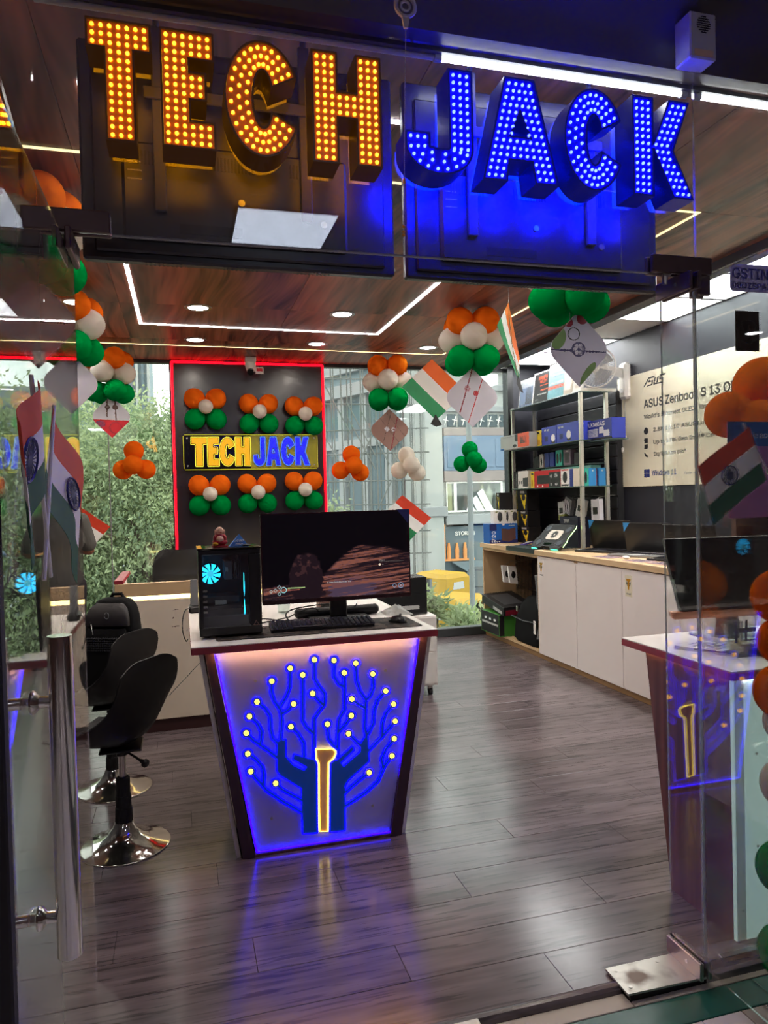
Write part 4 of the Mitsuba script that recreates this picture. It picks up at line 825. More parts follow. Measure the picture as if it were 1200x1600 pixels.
g = np.array([[(.93 + .13 * u, 3.30 + .16 * v, ZC + .002 + .035 * (math.sin(3.14 * u) * math.sin(3.14 * v)) * (.5 + meshkit.noise(np.array([u * 7, v * 7, 1.0])) * 1.1)) for v in np.linspace(0, 1, 14)] for u in np.linspace(0, 1, 14)])
put('film', grid(g, 14, 14), 'm_bagfilm', pb)
scene['m_bagfilm'] = {'type': 'principledthin', 'base_color': {'type': 'rgb', 'value': [.8, .8, .78]}, 'roughness': .25, 'spec_trans': .55, 'diff_trans': .7, 'eta': 1.4}
for i, P in enumerate(([(.33, 3.32, ZC + .004), (.40, 3.38, ZC + .005), (.46, 3.30, ZC + .03), (.50, 3.33, ZC + .04), (.58, 3.36, ZC + .055), (.62, 3.40, ZC + .03), (.66, 3.5, ZC + .005)], [(.34, 3.30, ZC + .03), (.38, 3.33, ZC + .02), (.44, 3.36, ZC + .004), (.52, 3.37, ZC + .004)], [(.47, 3.34, ZC + .004), (.455, 3.36, ZC + .035), (.50, 3.40, ZC + .05), (.60, 3.44, ZC + .055), (.70, 3.46, ZC + .06), (.72, 3.45, ZC + .09)], [(.80, 3.38, ZC + .06), (.78, 3.42, ZC + .03), (.75, 3.47, ZC + .003), (.9, 3.6, ZC + .003)])):
    from scipy.interpolate import make_interp_spline
    P = np.array(P); t_ = np.linspace(0, 1, len(P)); S_ = make_interp_spline(t_, P, k=2)(np.linspace(0, 1, 28)); S_[:, 2] = np.maximum(S_[:, 2], ZC + .003)
    put('cable', tube(S_, .0028, 6), 'm_wire', label='black cable ' + ['looping from the tower to behind the sound bar', 'short, beside the tower', 'arching under the monitor', 'right of the monitor stand'][i], cat='cable', group=None, smooth=True)
tm_ = thing('router_stand', 'small dark device standing upright on the counter behind the computer tower at its left', 'device')
put('base', box(.022, .078, 3.80, 3.90, ZC, ZC + .035, .008), 'm_black', tm_); put('screen', hull([(.03, 3.84, ZC + .035), (.07, 3.84, ZC + .035), (.03, 3.855, ZC + .035), (.07, 3.855, ZC + .035), (.034, 3.87, 1.05), (.07, 3.87, 1.05), (.034, 3.882, 1.05), (.07, 3.882, 1.05)]), 'm_grey', tm_)
put('cable', tube(make_interp_spline(np.linspace(0, 1, 5), np.array([(.03, 3.82, ZC + .02), (.0, 3.80, ZC + .01), (-.012, 3.76, ZC - .06), (.0, 3.74, ZC - .12), (.012, 3.80, ZC - .13)]), k=2)(np.linspace(0, 1, 20)), .0025, 6), 'm_wire', tm_)
cp_ = thing('glass_tumbler', 'small glass tumbler standing behind the computer tower under the monitor', 'glass')
put('body', lathe([(.001, .002), (.028, .002), (.031, .0), (.036, .085), (.034, .085), (.029, .006), (.001, .006)], 18, (.48, 3.62, ZC)), 'm_clear', cp_, smooth=40)
bk_ = thing('brown_box', 'small brown and black box on the counter behind the sound bar', 'box')
put('carton', box(.66, .745, 3.62, 3.70, ZC, ZC + .055, .002), 'm_brown', bk_); put('label', box(.67, .735, 3.6193, 3.62, ZC + .012, ZC + .035), 'm_black', bk_)

# ================================================================ RECEPTION COUNTER BEHIND
rc2 = thing('reception_counter', 'cream reception counter with a glowing yellow light groove before the black panel', 'counter')
pr('m_cream_lam', C(222, 206, 188), .4)
put('front_panel', box(-.41, 1.16, 4.76, 4.79, .085, .842, .002), 'm_cream_lam', rc2)
put('plinth', box(-.40, 1.15, 4.785, 4.82, 0, .085), 'm_maroon_dark', rc2); pr('m_maroon_dark', C(66, 38, 40), .45)
put('light_groove', box(-.405, 1.155, 4.775, 4.79, .844, .870), 'm_white', rc2, emit=(3.2, 2.55, .85), w=1.5)
put('fascia_board', box(-.412, 1.162, 4.75, 4.79, .872, .952, .002), 'm_beech', rc2)
put('desk_top', box(-.38, 1.13, 4.79, 5.35, .70, .73, .002), 'm_white', rc2)
put('end_panel', box(-.412, -.382, 4.79, 5.40, 0, .952, .002), 'm_white', rc2); put('end_panel', box(1.132, 1.162, 4.79, 5.40, 0, .952, .002), 'm_white', rc2)
put('end_cap_edge', box(-.414, -.36, 4.752, 5.40, .952, .975, .002), 'm_maroon', rc2)
put('seam', [hull([(-.11, 4.7592, .232), (-.105, 4.7592, .232), (.16, 4.7592, .497), (.165, 4.7592, .497), (-.11, 4.7605, .232), (.165, 4.7605, .497)]), hull([(.16, 4.7592, .497), (.165, 4.7592, .492), (.45, 4.7592, .21), (.455, 4.7592, .21), (.16, 4.7605, .497), (.455, 4.7605, .21)])], 'm_dgrey', rc2, kind='stuff')
for i, (x, z, w, h) in enumerate(((-.07, .77, .035, .005), (-.075, .715, .012, .012), (-.08, .665, .05, .006), (-.062, .66, .008, .012), (.01, .63, .007, .014))):
    put('scuff', hull([(x, 4.7594, z), (x + w, 4.7594, z + h * .4), (x + w * .9, 4.7594, z + h), (x + w * .1, 4.7594, z + h * .7), (x + w / 2, 4.7602, z + h / 2)]), 'm_brown', rc2)
# office chair behind the reception counter
oc = thing('office_chair', 'black leather office chair behind the cream reception counter', 'chair')
g = []
for v in np.linspace(0, 1, 16):
    z = .52 + .565 * v; w = .225 * (1 - max(0, v - .72) ** 2 * 4.2)
    g.append([(.01 + w * s, 5.78 + .03 * s * s + .05 * (v - .4) ** 2 - .02 * math.exp(-((v - .62) / .05) ** 2), z - .035 * max(0, abs(s) - .7) ** 1.5 * (v > .9) * 4) for s in np.linspace(-1, 1, 15)])
put('backrest', thick(np.array(g), .09), 'm_leather', oc, smooth=50)
put('seat', box(-.23, .25, 5.30, 5.78, .44, .54, .04), 'm_leather', oc)
put('column', cyl((.01, 5.54, .1), (.01, 5.54, .44), .03, 14), 'm_black', oc)
for k in range(5):
    a = k * 2 * np.pi / 5; e = (.01 + .3 * math.cos(a), 5.54 + .3 * math.sin(a), .06)
    put('base_leg', cyl((.01, 5.54, .11), e, .022, 10, .014), 'm_black', oc); put('caster', cyl((e[0], e[1] - .014, .028), (e[0], e[1] + .014, .028), .027, 12), 'm_rubber', oc)
for s in (-1, 1): put('armrest', [box(.01 + s * .27 - .02, .01 + s * .27 + .02, 5.45, 5.7, .66, .69, .01), box(.01 + s * .27 - .012, .01 + s * .27 + .012, 5.56, 5.6, .46, .67)], 'm_black', oc)
# mobile pedestal and dark box right of the counter
pd = thing('mobile_pedestal', 'low white pedestal on casters half hidden behind the right side of the tree counter', 'pedestal')
put('body', box(1.32, 1.765, 4.955, 5.40, .075, .585, .003), 'm_white', pd); put('drawer_front', box(1.325, 1.76, 4.945, 4.955, .09, .32, .002), 'm_white', pd); put('drawer_front', box(1.325, 1.76, 4.945, 4.955, .325, .575, .002), 'm_white', pd)
for x in (1.36, 1.72):
    for y in (5.0, 5.36): put('caster', cyl((x - .012, y, .026), (x + .012, y, .026), .026, 14), 'm_rubber', pd); put('caster_fork', box(x - .016, x + .016, y - .012, y + .012, .045, .075), 'm_steel', pd)
bb = thing('black_cabinet_speaker', 'black box shaped speaker with a white label on the low white pedestal', 'speaker')
put('body', box(1.40, 1.722, 5.03, 5.25, .586, .86, .004), 'm_black', bb); put('label', box(1.52, 1.66, 5.029, 5.03, .625, .655), 'm_lgrey', bb)
put('cable', tube([(1.70, 5.1, .6), (1.68, 5.0, .60), (1.60, 4.97, .592), (1.55, 5.02, .592)], .004, 6), 'm_wire', bb)

# ================================================================ CHAIRS
def shell_mesh(th_=.007):
    prof = [(-.215, .012, .175), (-.19, -.002, .19), (-.13, -.01, .20), (-.05, -.016, .205), (.04, -.012, .208), (.11, .006, .21), (.155, .045, .212), (.18, .10, .212), (.193, .17, .208), (.20, .24, .202), (.203, .30, .195), (.204, .36, .186)]
    from scipy.interpolate import make_interp_spline as mis
    pp = mis(np.linspace(0, 1, len(prof)), np.array(prof), k=3)(np.linspace(0, 1, 30)); G = []
    for k, (y, z, w) in enumerate(pp):
        f = k / 29; row = []
        for t in np.linspace(-1, 1, 21):
            lift = .075 * abs(t) ** 2.6 * math.exp(-((f - .42) / .26) ** 2) + .012 * t * t * (f < .5)
            fw = .10 * abs(t) ** 2.3 * math.exp(-((f - .52) / .19) ** 2)
            row.append((w * t, y - fw, z + lift - .075 * max(0, abs(t) - .35) ** 2 * max(0, (f - .86) / .14) * 1.3))
        G.append(row)
    return thick(np.array(G), th_)
SHELL = shell_mesh(); SHP = mikit.ply(SHELL, 'm_shell', 50)
def swivel_chair(x, y, rot, zs, label):
    """chair facing local -y; rot turns it"""
    t = thing('shell_chair', label, 'chair', None)
    M = T().translate([x, y, zs]).rotate([0, 0, 1], rot).translate([0, -.05, 0])
    put('seat_shell', SHP, None, t, xf=M)
    put('base', lathe([(.001, 0), (.185, 0), (.187, .004), (.183, .0075), (.15, .014), (.105, .028), (.07, .05), (.047, .08), (.038, .105), (.001, .107)], 48, (x, y, 0)), 'm_chrome', t, smooth=50)
    put('sleeve', lathe([(.034, .10), (.036, .105), (.034, .165), (.0315, .167), (.0315, .215), (.029, .217), (.0285, .29), (.02, .297)], 20, (x, y, 0)), 'm_rubber', t, smooth=40)
    put('gas_column', cyl((x, y, .28), (x, y, zs - .03), .0155, 18), 'm_chrome', t, smooth=40)
    put('seat_bracket', [cyl((x, y, zs - .06), (x, y, zs - .022), .024, 16), box(x - .085, x + .085, y - .085, y + .085, zs - .028, zs - .018, .004)], 'm_black', t)
    a = math.radians(rot); d = np.array([math.cos(a + 2.5), math.sin(a + 2.5), 0])
    d = np.array([.75, -.5, 0]) / .9
    p = np.array([x, y, zs - .035]); q = p + d * .10 + np.array([0, 0, -.045])
    lv = put('lever', cyl(p, q, .005, 8), 'm_black', t); put('knob', lathe([(.001, -.02), (.008, -.02), (.009, -.008), (.017, -.002), (.017, .012), (.01, .018), (.001, .018)], 14, q + (q - p) * .1, (q - p) / np.linalg.norm(q - p)), 'm_black', lv, smooth=40)
    return t
swivel_chair(-.272, 3.24, -124, .448, 'black shell chair on a chrome trumpet base nearest the open left door')
swivel_chair(-.372, 3.91, -122, .452, 'black shell chair behind the nearest one, carrying a backpack')
# backpack on the rear chair
bp = thing('backpack', 'black backpack standing on the rear shell chair before the reception counter', 'backpack')
def loft(rows, n=28, p=3.2):
    """rows of (z, cx, cy, hx, hy): superellipse sections"""
    V = []
    for z, cx, cy, hx, hy in rows:
        a = np.arange(n) * 2 * np.pi / n
        V.append(np.c_[cx + hx * np.sign(np.cos(a)) * np.abs(np.cos(a)) ** (2 / p), cy + hy * np.sign(np.sin(a)) * np.abs(np.sin(a)) ** (2 / p), np.full(n, z)])
    V = np.array(V); v = V.reshape(-1, 3); f = []
    k = len(rows)
    for i in range(k - 1):
        for j in range(n):
            j2 = (j + 1) % n; f += [(i * n + j, i * n + j2, (i + 1) * n + j2), (i * n + j, (i + 1) * n + j2, (i + 1) * n + j)]
    v = np.vstack([v, V[0].mean(0), V[-1].mean(0)])
    for j in range(n):
        j2 = (j + 1) % n; f += [(j2, j, k * n), ((k - 1) * n + j, (k - 1) * n + j2, k * n + 1)]
    return trimesh.Trimesh(v, np.array(f), process=False)
RB = trimesh.transformations.rotation_matrix(math.radians(-24), (0, 0, 1), (-.33, 3.87, 0))
def bpk(m): m = m.copy(); m.apply_transform(RB); m.apply_translation((-.045, .14, .012)); return m
put('main_body', bpk(loft([(.475, -.32, 3.87, .13, .07), (.49, -.32, 3.87, .145, .085), (.60, -.32, 3.87, .15, .09), (.78, -.315, 3.875, .14, .085), (.86, -.31, 3.875, .128, .078), (.91, -.305, 3.875, .11, .07), (.94, -.30, 3.875, .085, .05), (.952, -.30, 3.875, .05, .03)])), 'm_fabric_black', bp, smooth=45)
put('top_flap', bpk(loft([(.82, -.30, 3.79, .118, .022), (.86, -.30, 3.79, .118, .028), (.905, -.30, 3.805, .10, .028), (.93, -.30, 3.825, .07, .02)])), 'm_fabric_sheen', bp, smooth=45); pr('m_fabric_sheen', C(40, 35, 37), .6)
put('front_pocket', bpk(loft([(.50, -.30, 3.775, .11, .03), (.53, -.30, 3.77, .12, .036), (.76, -.30, 3.775, .115, .034), (.805, -.30, 3.782, .10, .02)])), 'm_fabric_black', bp, smooth=45)
put('mesh_panel', bpk(cat_(*[box(-.385 + i * .012, -.379 + i * .012, 3.732, 3.745, .70 + j * .012, .706 + j * .012) for i in range(14) for j in range(6)])), 'm_dgrey', bp, kind='stuff')
for x, za, zb in ((-.415, .895, .84), (-.375, .83, .78)): put('zip_pull', bpk(tube([(x, 3.765, za), (x + .012, 3.752, (za + zb) / 2), (x + .02, 3.748, zb)], .0028, 6)), 'm_steel', bp)
put('badge', bpk(tube([(-.285 + .012 * math.cos(a), 3.758, .875 + .016 * math.sin(a)) for a in np.linspace(0, 2 * np.pi, 15)[:-1]], .0016, 5, True)), 'm_grey', bp)
put('care_label', bpk(box(-.472, -.469, 3.83, 3.848, .69, .71)), 'm_lgrey', bp)
put('carry_loop', bpk(tube([(-.34, 3.90, .935), (-.33, 3.905, .965), (-.28, 3.905, .968), (-.26, 3.90, .935)], .009, 8)), 'm_fabric_black', bp, smooth=True)
# ================================================================ CABINETS ALONG THE RIGHT WALL
ZW = .957
cb = thing('cabinet_row', 'long row of white cabinets with an open bay along the right wall', 'cabinet')
put('plinth', [box(3.015, XR - .005, 2.55, 6.95, 0, .048, .002)], 'm_beech_dark', cb)
put('carcass', [box(3.02, XR - .005, 2.55, 5.735, .05, .912), box(3.02, XR - .005, 5.735, 6.93, .05, .068), box(3.55, XR - .005, 5.735, 6.93, .068, .912)], 'm_dgrey', cb)
put('end_side', box(3.0, 3.55, 6.93, 6.95, .05, .912, .002), 'm_beech', cb); put('bay_side', box(3.0, 3.55, 5.735, 5.753, .068, .912, .001), 'm_beech', cb); put('bay_floor', box(3.0, 3.55, 5.753, 6.93, .05, .070, .001), 'm_beech', cb); put('bay_top', box(3.0, 3.55, 5.753, 6.93, .885, .912, .001), 'm_beech', cb)
pr('m_door', C(226, 216, 214), .4)
ys = [5.73, 5.092, 4.472, 3.85, 3.23, 2.61]
for i, (a, b) in enumerate(zip(ys[:-1], ys[1:])):
    d = put('door', box(2.99, 3.012, b + .002, a - .002, .052, .905, .0015), 'm_door', cb)
    if i in (0, 2):
        yk = a - .02 if i == 0 else a - .035
        zz = .80 if i == 0 else .79
        put('sticker', [box(2.9892, 2.99, yk - .085, yk - .005, zz - .075, zz + .075)], 'm_poster' if i else 'm_door', d)
        L_ = ((2.9892, yk - .045, zz), RX, FZ)
        put('emblem', [poly_print([(-.028, .05), (.028, .05), (.022, .035), (.010, .033), (.008, -.02), (0, -.03), (-.008, -.02), (-.010, .033), (-.022, .035)], *L_)], 'm_gold', d)
        put('emblem_wing', [poly_print([(-.026, .03), (-.012, .02), (-.012, .0), (-.022, .012)], *L_), poly_print([(.026, .03), (.012, .02), (.012, .0), (.022, .012)], *L_)], 'm_print_black', d, kind='stuff')
        put('emblem_text', text('TECH JACK', .011, .0008, True, .052, True, (2.9892, yk - .045, zz - .06), RX, FZ), 'm_grey', d)
for a in (5.092,):
    put('handle_notch', box(2.988, 3.0, a - .028, a + .03, .893, .906, .002), 'm_beech_dark', cb)
wt = thing('worktop', 'light wooden worktop running over the white cabinets along the right wall', 'worktop')
def beech_fn(p, n, uv):
    s = mikit.fbm(p.x * 60.0, p.y * 1.8, p.z * 30.0, 3)
    return mikit.mix(C(186, 150, 110), C(226, 198, 160), s)
pr('m_beechgrain', mikit.proc(beech_fn), .38)
put('board', box(2.975, XR - .005, 2.5, 6.96, .913, ZW, .002), 'm_beechgrain', wt)
tp_ = thing('dark_sheet', 'dark green sheet lying over the worktop edge above the open bay', 'sheet')
put('sheet', [box(2.970, 3.45, 5.76, 6.32, ZW, ZW + .004), box(2.9695, 2.974, 5.76, 6.32, .922, ZW + .004)], 'm_sheet', tp_); pr('m_sheet', C(36, 48, 50), .45)
# ---- things in the open bay
hb = thing('game_box_green', 'green and black carton on the floor of the open cabinet bay', 'box')
def carton(t, x0, x1, y0, y1, z0, z1, m, rot=None, name='carton'):
    put(name, box(x0, x1, y0, y1, z0, z1, .0015), m, t)
carton(hb, 2.93, 3.30, 6.42, 6.86, .072, .285, 'm_boxgreen')
put('print', box(2.9285, 2.93, 6.43, 6.85, .08, .28), 'm_print_black', hb); put('print', box(2.927, 2.9286, 6.45, 6.83, .165, .185), 'm_lgrey', hb); put('print', [box(2.93, 2.98, 6.4187, 6.42, .08, .28)], 'm_print_black', hb)
for i in range(3): put('print_mark', box(2.927, 2.9286, 6.50 + i * .11, 6.55 + i * .11, .21, .23), 'm_print_white', hb)
rb = thing('game_box_red', 'flat black and dark red carton tilted on top of the green carton', 'box')
M_ = trimesh.transformations.rotation_matrix(.14, (1, 0, 0), (3.1, 6.6, .32)) @ trimesh.transformations.rotation_matrix(-.05, (0, 1, 0), (3.1, 6.6, .32))
def rx_(m): m = m.copy(); m.apply_transform(M_); return m
put('carton', rx_(box(2.95, 3.28, 6.36, 6.88, .318, .405, .002)), 'm_print_black', rb); put('print', rx_(box(2.97, 3.26, 6.3585, 6.36, .325, .375)), 'm_maroonprint', rb); put('print', rx_(box(2.9485, 2.95, 6.40, 6.60, .33, .36)), 'm_lgrey', rb); put('print', rx_(box(3.0, 3.2, 6.45, 6.8, .405, .4062)), 'm_dgrey', rb)
bg = thing('laptop_bag', 'black laptop bag standing at the right of the open cabinet bay', 'bag')
put('body', loft([(.072, 3.15, 6.05, .13, .26), (.10, 3.15, 6.05, .15, .28), (.28, 3.16, 6.05, .145, .27), (.40, 3.18, 6.05, .12, .24), (.47, 3.19, 6.05, .08, .20), (.49, 3.19, 6.05, .05, .16)], 26, 4), 'm_fabric_black', bg, smooth=45)
put('flap_seam', tube([(3.0, 5.80, .30), (2.998, 6.05, .285), (3.0, 6.30, .30)], .006, 6), 'm_dgrey', bg); put('buckle', [box(3.005, 3.02, 6.18, 6.21, .35, .40, .003)], 'm_steel', bg); put('handle', tube([(3.19, 5.97, .48), (3.19, 5.99, .55), (3.19, 6.11, .55), (3.19, 6.13, .48)], .010, 8), 'm_fabric_black', bg, smooth=True)
gb = thing('grey_bag', 'grey sleeve bag hanging against the first cabinet door inside the open bay', 'bag')
g = []
for v in np.linspace(0, 1, 18):
    z = .16 + .56 * v; w = .13 * (1 - .75 * max(0, v - .55) / .45) if v > .55 else .13 + .0 * v
    g.append([(3.02 + .16 * (s + 1) / 2 * (1 - .4 * max(0, v - .6)), 5.80 + .035 * math.sin(3 * s + v * 2) + .02 * meshkit.noise(np.array([s * 3, v * 5, 2.0])) + .06 * v * (1 - abs(s)), z) for s in np.linspace(-1, 1, 14)])
put('cloth', thick(np.array(g), .05), 'm_bag_grey', gb, smooth=60); pr('m_bag_grey', C(120, 124, 126), .8)
put('label', box(2.995, 2.997, 5.80, 5.84, .20, .32), 'm_flagwhite', gb); put('strap', tube([(3.08, 5.84, .70), (3.08, 5.87, .80), (3.10, 5.86, .872)], .012, 8), 'm_carddark', gb)
pr_ = thing('hook_rail', 'dark metal hook rail at the back of the open cabinet bay', 'rail'); put('bar', cyl((3.45, 5.80, .80), (3.45, 6.90, .80), .007, 8), 'm_steel', pr_); put('bar', cyl((3.50, 5.80, .45), (3.50, 6.90, .45), .007, 8), 'm_steel', pr_)
for i, (y, dx) in enumerate(((6.70, .0), (6.60, .02))):
    pk = thing('hanging_pack', f'white blister pack hanging in the open bay, {["left", "right"][i]} one of the pair', 'package', 'white packs hanging in the open bay')
    put('card', hull([(3.12 + dx, y, .565), (3.20 + dx, y - .01, .555), (3.10 + dx, y, .735), (3.18 + dx, y - .01, .73), (3.12 + dx, y + .03, .565), (3.10 + dx, y + .03, .735)]), 'm_flagwhite', pk); put('device', ball((3.15 + dx, y - .012, .65), (.022, .008, .035), 2), 'm_black', pk, smooth=True); put('hook', tube([(3.14 + dx, y + .015, .735), (3.2 + dx, y + .02, .77), (3.45, y + .02, .80)], .003, 5), 'm_steel', pk)
for i in range(5):
    pk = thing('black_pack', f'black package hanging at the dark back of the open bay, {["first", "second", "third", "fourth", "fifth"][i]} from the right', 'package', 'black packs in the open bay')
    put('card', box(3.36, 3.42, 5.88 + i * .13, 5.97 + i * .13, .53 - .05 * (i % 2), .76, .004), 'm_black', pk); put('hook', tube([(3.40, 5.925 + i * .13, .758), (3.42, 5.925 + i * .13, .79), (3.45, 5.925 + i * .13, .808)], .003, 5), 'm_steel', pk)

# ================================================================ SHELF RACK ON THE WORKTOP
rk = thing('shelf_rack', 'chrome post rack with glass shelves full of accessory boxes on the right worktop', 'shelf rack')
xa, xb, ya, yb = 3.30, 3.545, 5.49, 6.80
ZS = (1.506, 1.902, 2.313)
Yr = lambda y: 5.49 + (y - 5.17) * 1.078          # along the rack
HS = 1.063
for x, y in ((xa, ya), (xa, yb), (xb, ya), (xb, yb)):
    put('post', box(x - .015, x + .015, y - .015, y + .015, ZW, 2.326, .002), 'm_post', rk)
pr('m_post', C(205, 202, 192), .22, .55)
put('top_beam', box(xa, xb + .1, ya - .012, ya + .012, 2.3135, 2.343, .002), 'm_post', rk)
for z in ZS: put('shelf', box(xa - .02, xb + .03, ya - .02, yb + .02, z - .008, z, .001), 'm_glassshelf', rk)
put('shelf_extension', box(3.37, 3.545, 5.17, ya - .021, 1.880, 1.887, .001), 'm_glassshelf', rk)
put('shelf', box(xa + .12, xb + .03, ya + .02, yb - .05, 1.697, 1.705, .001), 'm_glassshelf', rk)
pr('m_glassshelf', C(70, 92, 88), .08, 0, .6)
for y in np.arange(5.25, 6.35, .17):
    pass
sw = struct('trim_2', box(3.66, XR - .004, 5.5, 6.92, ZW, 2.33), 'm_black_matte')
for i in range(12): put('slat', box(3.648, 3.66, 5.5, 6.92, ZW + .005 + i * .114, ZW + .108 + i * .114, .003), 'm_slat', sw)
pr('m_slat', C(21, 21, 28), .5)
pn = struct('trim_3', box(3.30, 3.36, 6.90, 6.93, ZW, CZ), 'm_black')
# boxes: each faces the room (-x)
def product(label, y0, y1, z0, h, m, prints=(), x0=3.295, dep=.12, cat='box', group=None, name='product_box', txt=None):
    """a carton with its printed front at x0; prints: (u0, u1, v0, v1, material) as fractions of the front, u runs towards the street"""
    y0, y1, h = Yr(y0), Yr(y1), h * HS
    t = thing(name, label, cat, group)
    put('carton', box(x0, x0 + dep, y1, y0, z0 + .0005, z0 + h, .0012), m, t)
    for p in prints:
        u0, u1, v0, v1, mm = p[:5]; ya_, yb_ = y0 - (y0 - y1) * u0, y0 - (y0 - y1) * u1
        if len(p) > 5 and p[5] == 'o':
            c0, c1 = (u0 + u1) / 2, (v0 + v1) / 2
            put('print', onto(extr(affinity.scale(Point(0, 0).buffer(.5, quad_segs=6), abs(yb_ - ya_), (v1 - v0) * h), .0008), (x0, y0 - (y0 - y1) * c0, z0 + h * c1), RX, FZ), mm, t)
        else: put('print', box(x0 - .0008, x0, ya_, yb_, z0 + h * v0, z0 + h * v1), mm, t)
    for q in (txt or ()):
        s, u, v, hh, mm, w = q
        put('lettering', text(s, hh, .0008, True, w, False, (x0 - .0006, y0 - (y0 - y1) * u, z0 + h * v), RX, FZ), mm, t)
    return t
G1, G2, G3 = 'boxes on the upper rack shelf', 'boxes on the lower rack shelf', 'small packs on the middle rack shelf'
z = ZS[1]
t = product('long white and orange carton sticking out left of the upper rack shelf', 6.475, 5.885, z, .135, 'm_lgrey', [(.62, 1, .05, 1, 'm_print_orange'), (.70, .92, .3, .8, 'm_print_black'), (.44, .58, .1, .3, 'm_print_black', 'o'), (.52, .62, .5, .98, 'm_print_black'), (.1, .5, .86, .9, 'm_grey'), (0, .12, 0, .14, 'm_blue')], x0=3.205, dep=.088, group=G1)
product('narrow black printed carton between the orange and yellow boxes', 6.035, 5.975, z, .132, 'm_print_black', [(.2, .8, .1, .25, 'm_print_white', 'o'), (.2, .8, .4, .55, 'm_print_white', 'o'), (.2, .8, .7, .85, 'm_print_white', 'o')], group=G1)
product('yellow box on the upper rack shelf', 5.967, 5.815, z, .14, 'm_yellow', [(.15, .85, .1, .4, 'm_gold'), (.15, .75, .78, .92, 'm_print_black')], group=G1)
product('left blue box with a white mouse picture on the upper rack shelf', 5.808, 5.555, z, .155, 'm_royal', [(.66, .92, .12, .55, 'm_print_white', 'o'), (.2, .42, .2, .48, 'm_navy'), (.66, .92, .05, .16, 'm_print_black', 'o')], group=G1, txt=[('MS-100', .2, .78, .014, 'm_print_white', .09)])
product('right blue box with a white mouse picture on the upper rack shelf', 5.548, 5.20, z, .158, 'm_royal', [(.46, .66, .14, .60, 'm_print_white', 'o'), (.15, .3, .2, .46, 'm_navy'), (.48, .66, .06, .18, 'm_print_black', 'o')], group=G1, txt=[('MS-100', .08, .78, .014, 'm_print_white', .09)])
t = product('dark blue keyboard carton reading WLKM045 at the right end of the upper rack shelf', 5.255, 4.868, z - .012, .158, 'm_navy_box', [(0.01, .52, .14, .56, 'm_key_print'), (.56, .72, .30, .62, 'm_key_print'), (.72, .92, .14, .44, 'm_key_print'), (0, 1, 0, .10, 'm_print_black')], x0=3.385, dep=.13, group=G1, txt=[('WLKM045', .02, .68, .034, 'm_print_white', .31)])
pr('m_navy_box', C(34, 46, 132), .4); pr('m_key_print', C(206, 206, 214), .5)
for r in range(5): put('key_row_gap', box(3.3832, 3.3843, Yr(5.255 - .387 * .52), Yr(5.25), z + .012 + r * .0135, z + .0135 + r * .0135), 'm_navy_box', t)
for c in range(14): put('key_column_gap', box(3.3832, 3.3843, Yr(5.25 - c * .0145 - .0015), Yr(5.25 - c * .0145), z + .01, z + .077), 'm_navy_box', t)
# middle shelf: small packs standing
zq = 1.7055
for lbl, y0, y1, h, m, prn in (('black pack, leftmost of the small packs on the middle rack shelf', 6.20, 6.10, .11, 'm_print_black', []), ('white pack with a black slot on the middle rack shelf', 6.085, 6.015, .125, 'm_lgrey', [(.3, .7, .15, .75, 'm_print_black', 'o')]),
    ('left dark blue bottle-like pack on the middle rack shelf', 5.99, 5.91, .13, 'm_navy_box', []), ('right dark blue bottle-like pack on the middle rack shelf', 5.90, 5.82, .13, 'm_navy_box', []), ('teal pack with an oval window on the middle rack shelf', 5.79, 5.68, .14, 'm_teal', [(.12, .5, .15, .8, 'm_print_black', 'o'), (.6, .95, .2, .85, 'm_print_black', 'o')]), ('grey pack leaning at the right end of the middle rack shelf', 5.655, 5.535, .135, 'm_mauve', [(.2, .8, .15, .8, 'm_dgrey'), (.3, .7, .86, .95, 'm_lgrey')]), ('dark pack behind the chrome post on the middle rack shelf', 5.48, 5.40, .10, 'm_print_black', [])):
    product(lbl, y0, y1, zq, h, m, prn, x0=3.425, dep=.06, cat='package', group=G3, name='small_pack')
pr('m_mauve', C(104, 92, 106), .45)
z = ZS[0]
product('black narrow carton at the left end of the lower rack shelf', 6.40, 6.34, z, .165, 'm_print_black', [(.3, .5, .1, .9, 'm_dgrey')], group=G2)
product('second black narrow carton from the left on the lower rack shelf', 6.335, 6.30, z, .155, 'm_print_black', [(.3, .5, .1, .9, 'm_grey')], group=G2)
product('white box with a dark device picture on the lower rack shelf', 6.29, 6.085, z, .165, 'm_flagwhite', [(.5, 1, .1, .6, 'm_dgrey'), (.1, .22, .25, .45, 'm_grey'), (.3, .42, .25, .45, 'm_grey')], group=G2)
product('large teal carton behind the red keyboard box on the lower rack shelf', 6.04, 5.22, z, .172, 'm_tealgreen', [], x0=3.42, dep=.10, group=G2); pr('m_tealgreen', C(92, 150, 138), .45)
product('yellow carton beside the red keyboard box', 6.03, 5.97, z, .15, 'm_yellow', [(.2, .8, .8, .92, 'm_print_black'), (.2, .7, .1, .5, 'm_gold')], group=G2)
product('red keyboard box with a black right half on the lower rack shelf', 5.962, 5.50, z, .152, 'm_red', [(.12, .58, .22, .72, 'm_print_black'), (.58, 1, .0, .86, 'm_print_black'), (.62, .70, .55, .75, 'm_print_white', 'o'), (.78, .9, .55, .8, 'm_print_white', 'o'), (.62, .7, .1, .25, 'm_print_white', 'o'), (.8, .9, .1, .25, 'm_print_white', 'o'), (.1, .16, .04, .14, 'm_print_white', 'o'), (.3, .36, .04, .14, 'm_print_white', 'o')], group=G2)
product('white box with a black mouse picture on the lower rack shelf', 5.495, 5.355, z, .15, 'm_flagwhite', [(.25, .75, .22, .85, 'm_print_black', 'o'), (.1, .9, .05, .14, 'm_print_black'), (.1, .9, .90, .97, 'm_redprint')], group=G2)
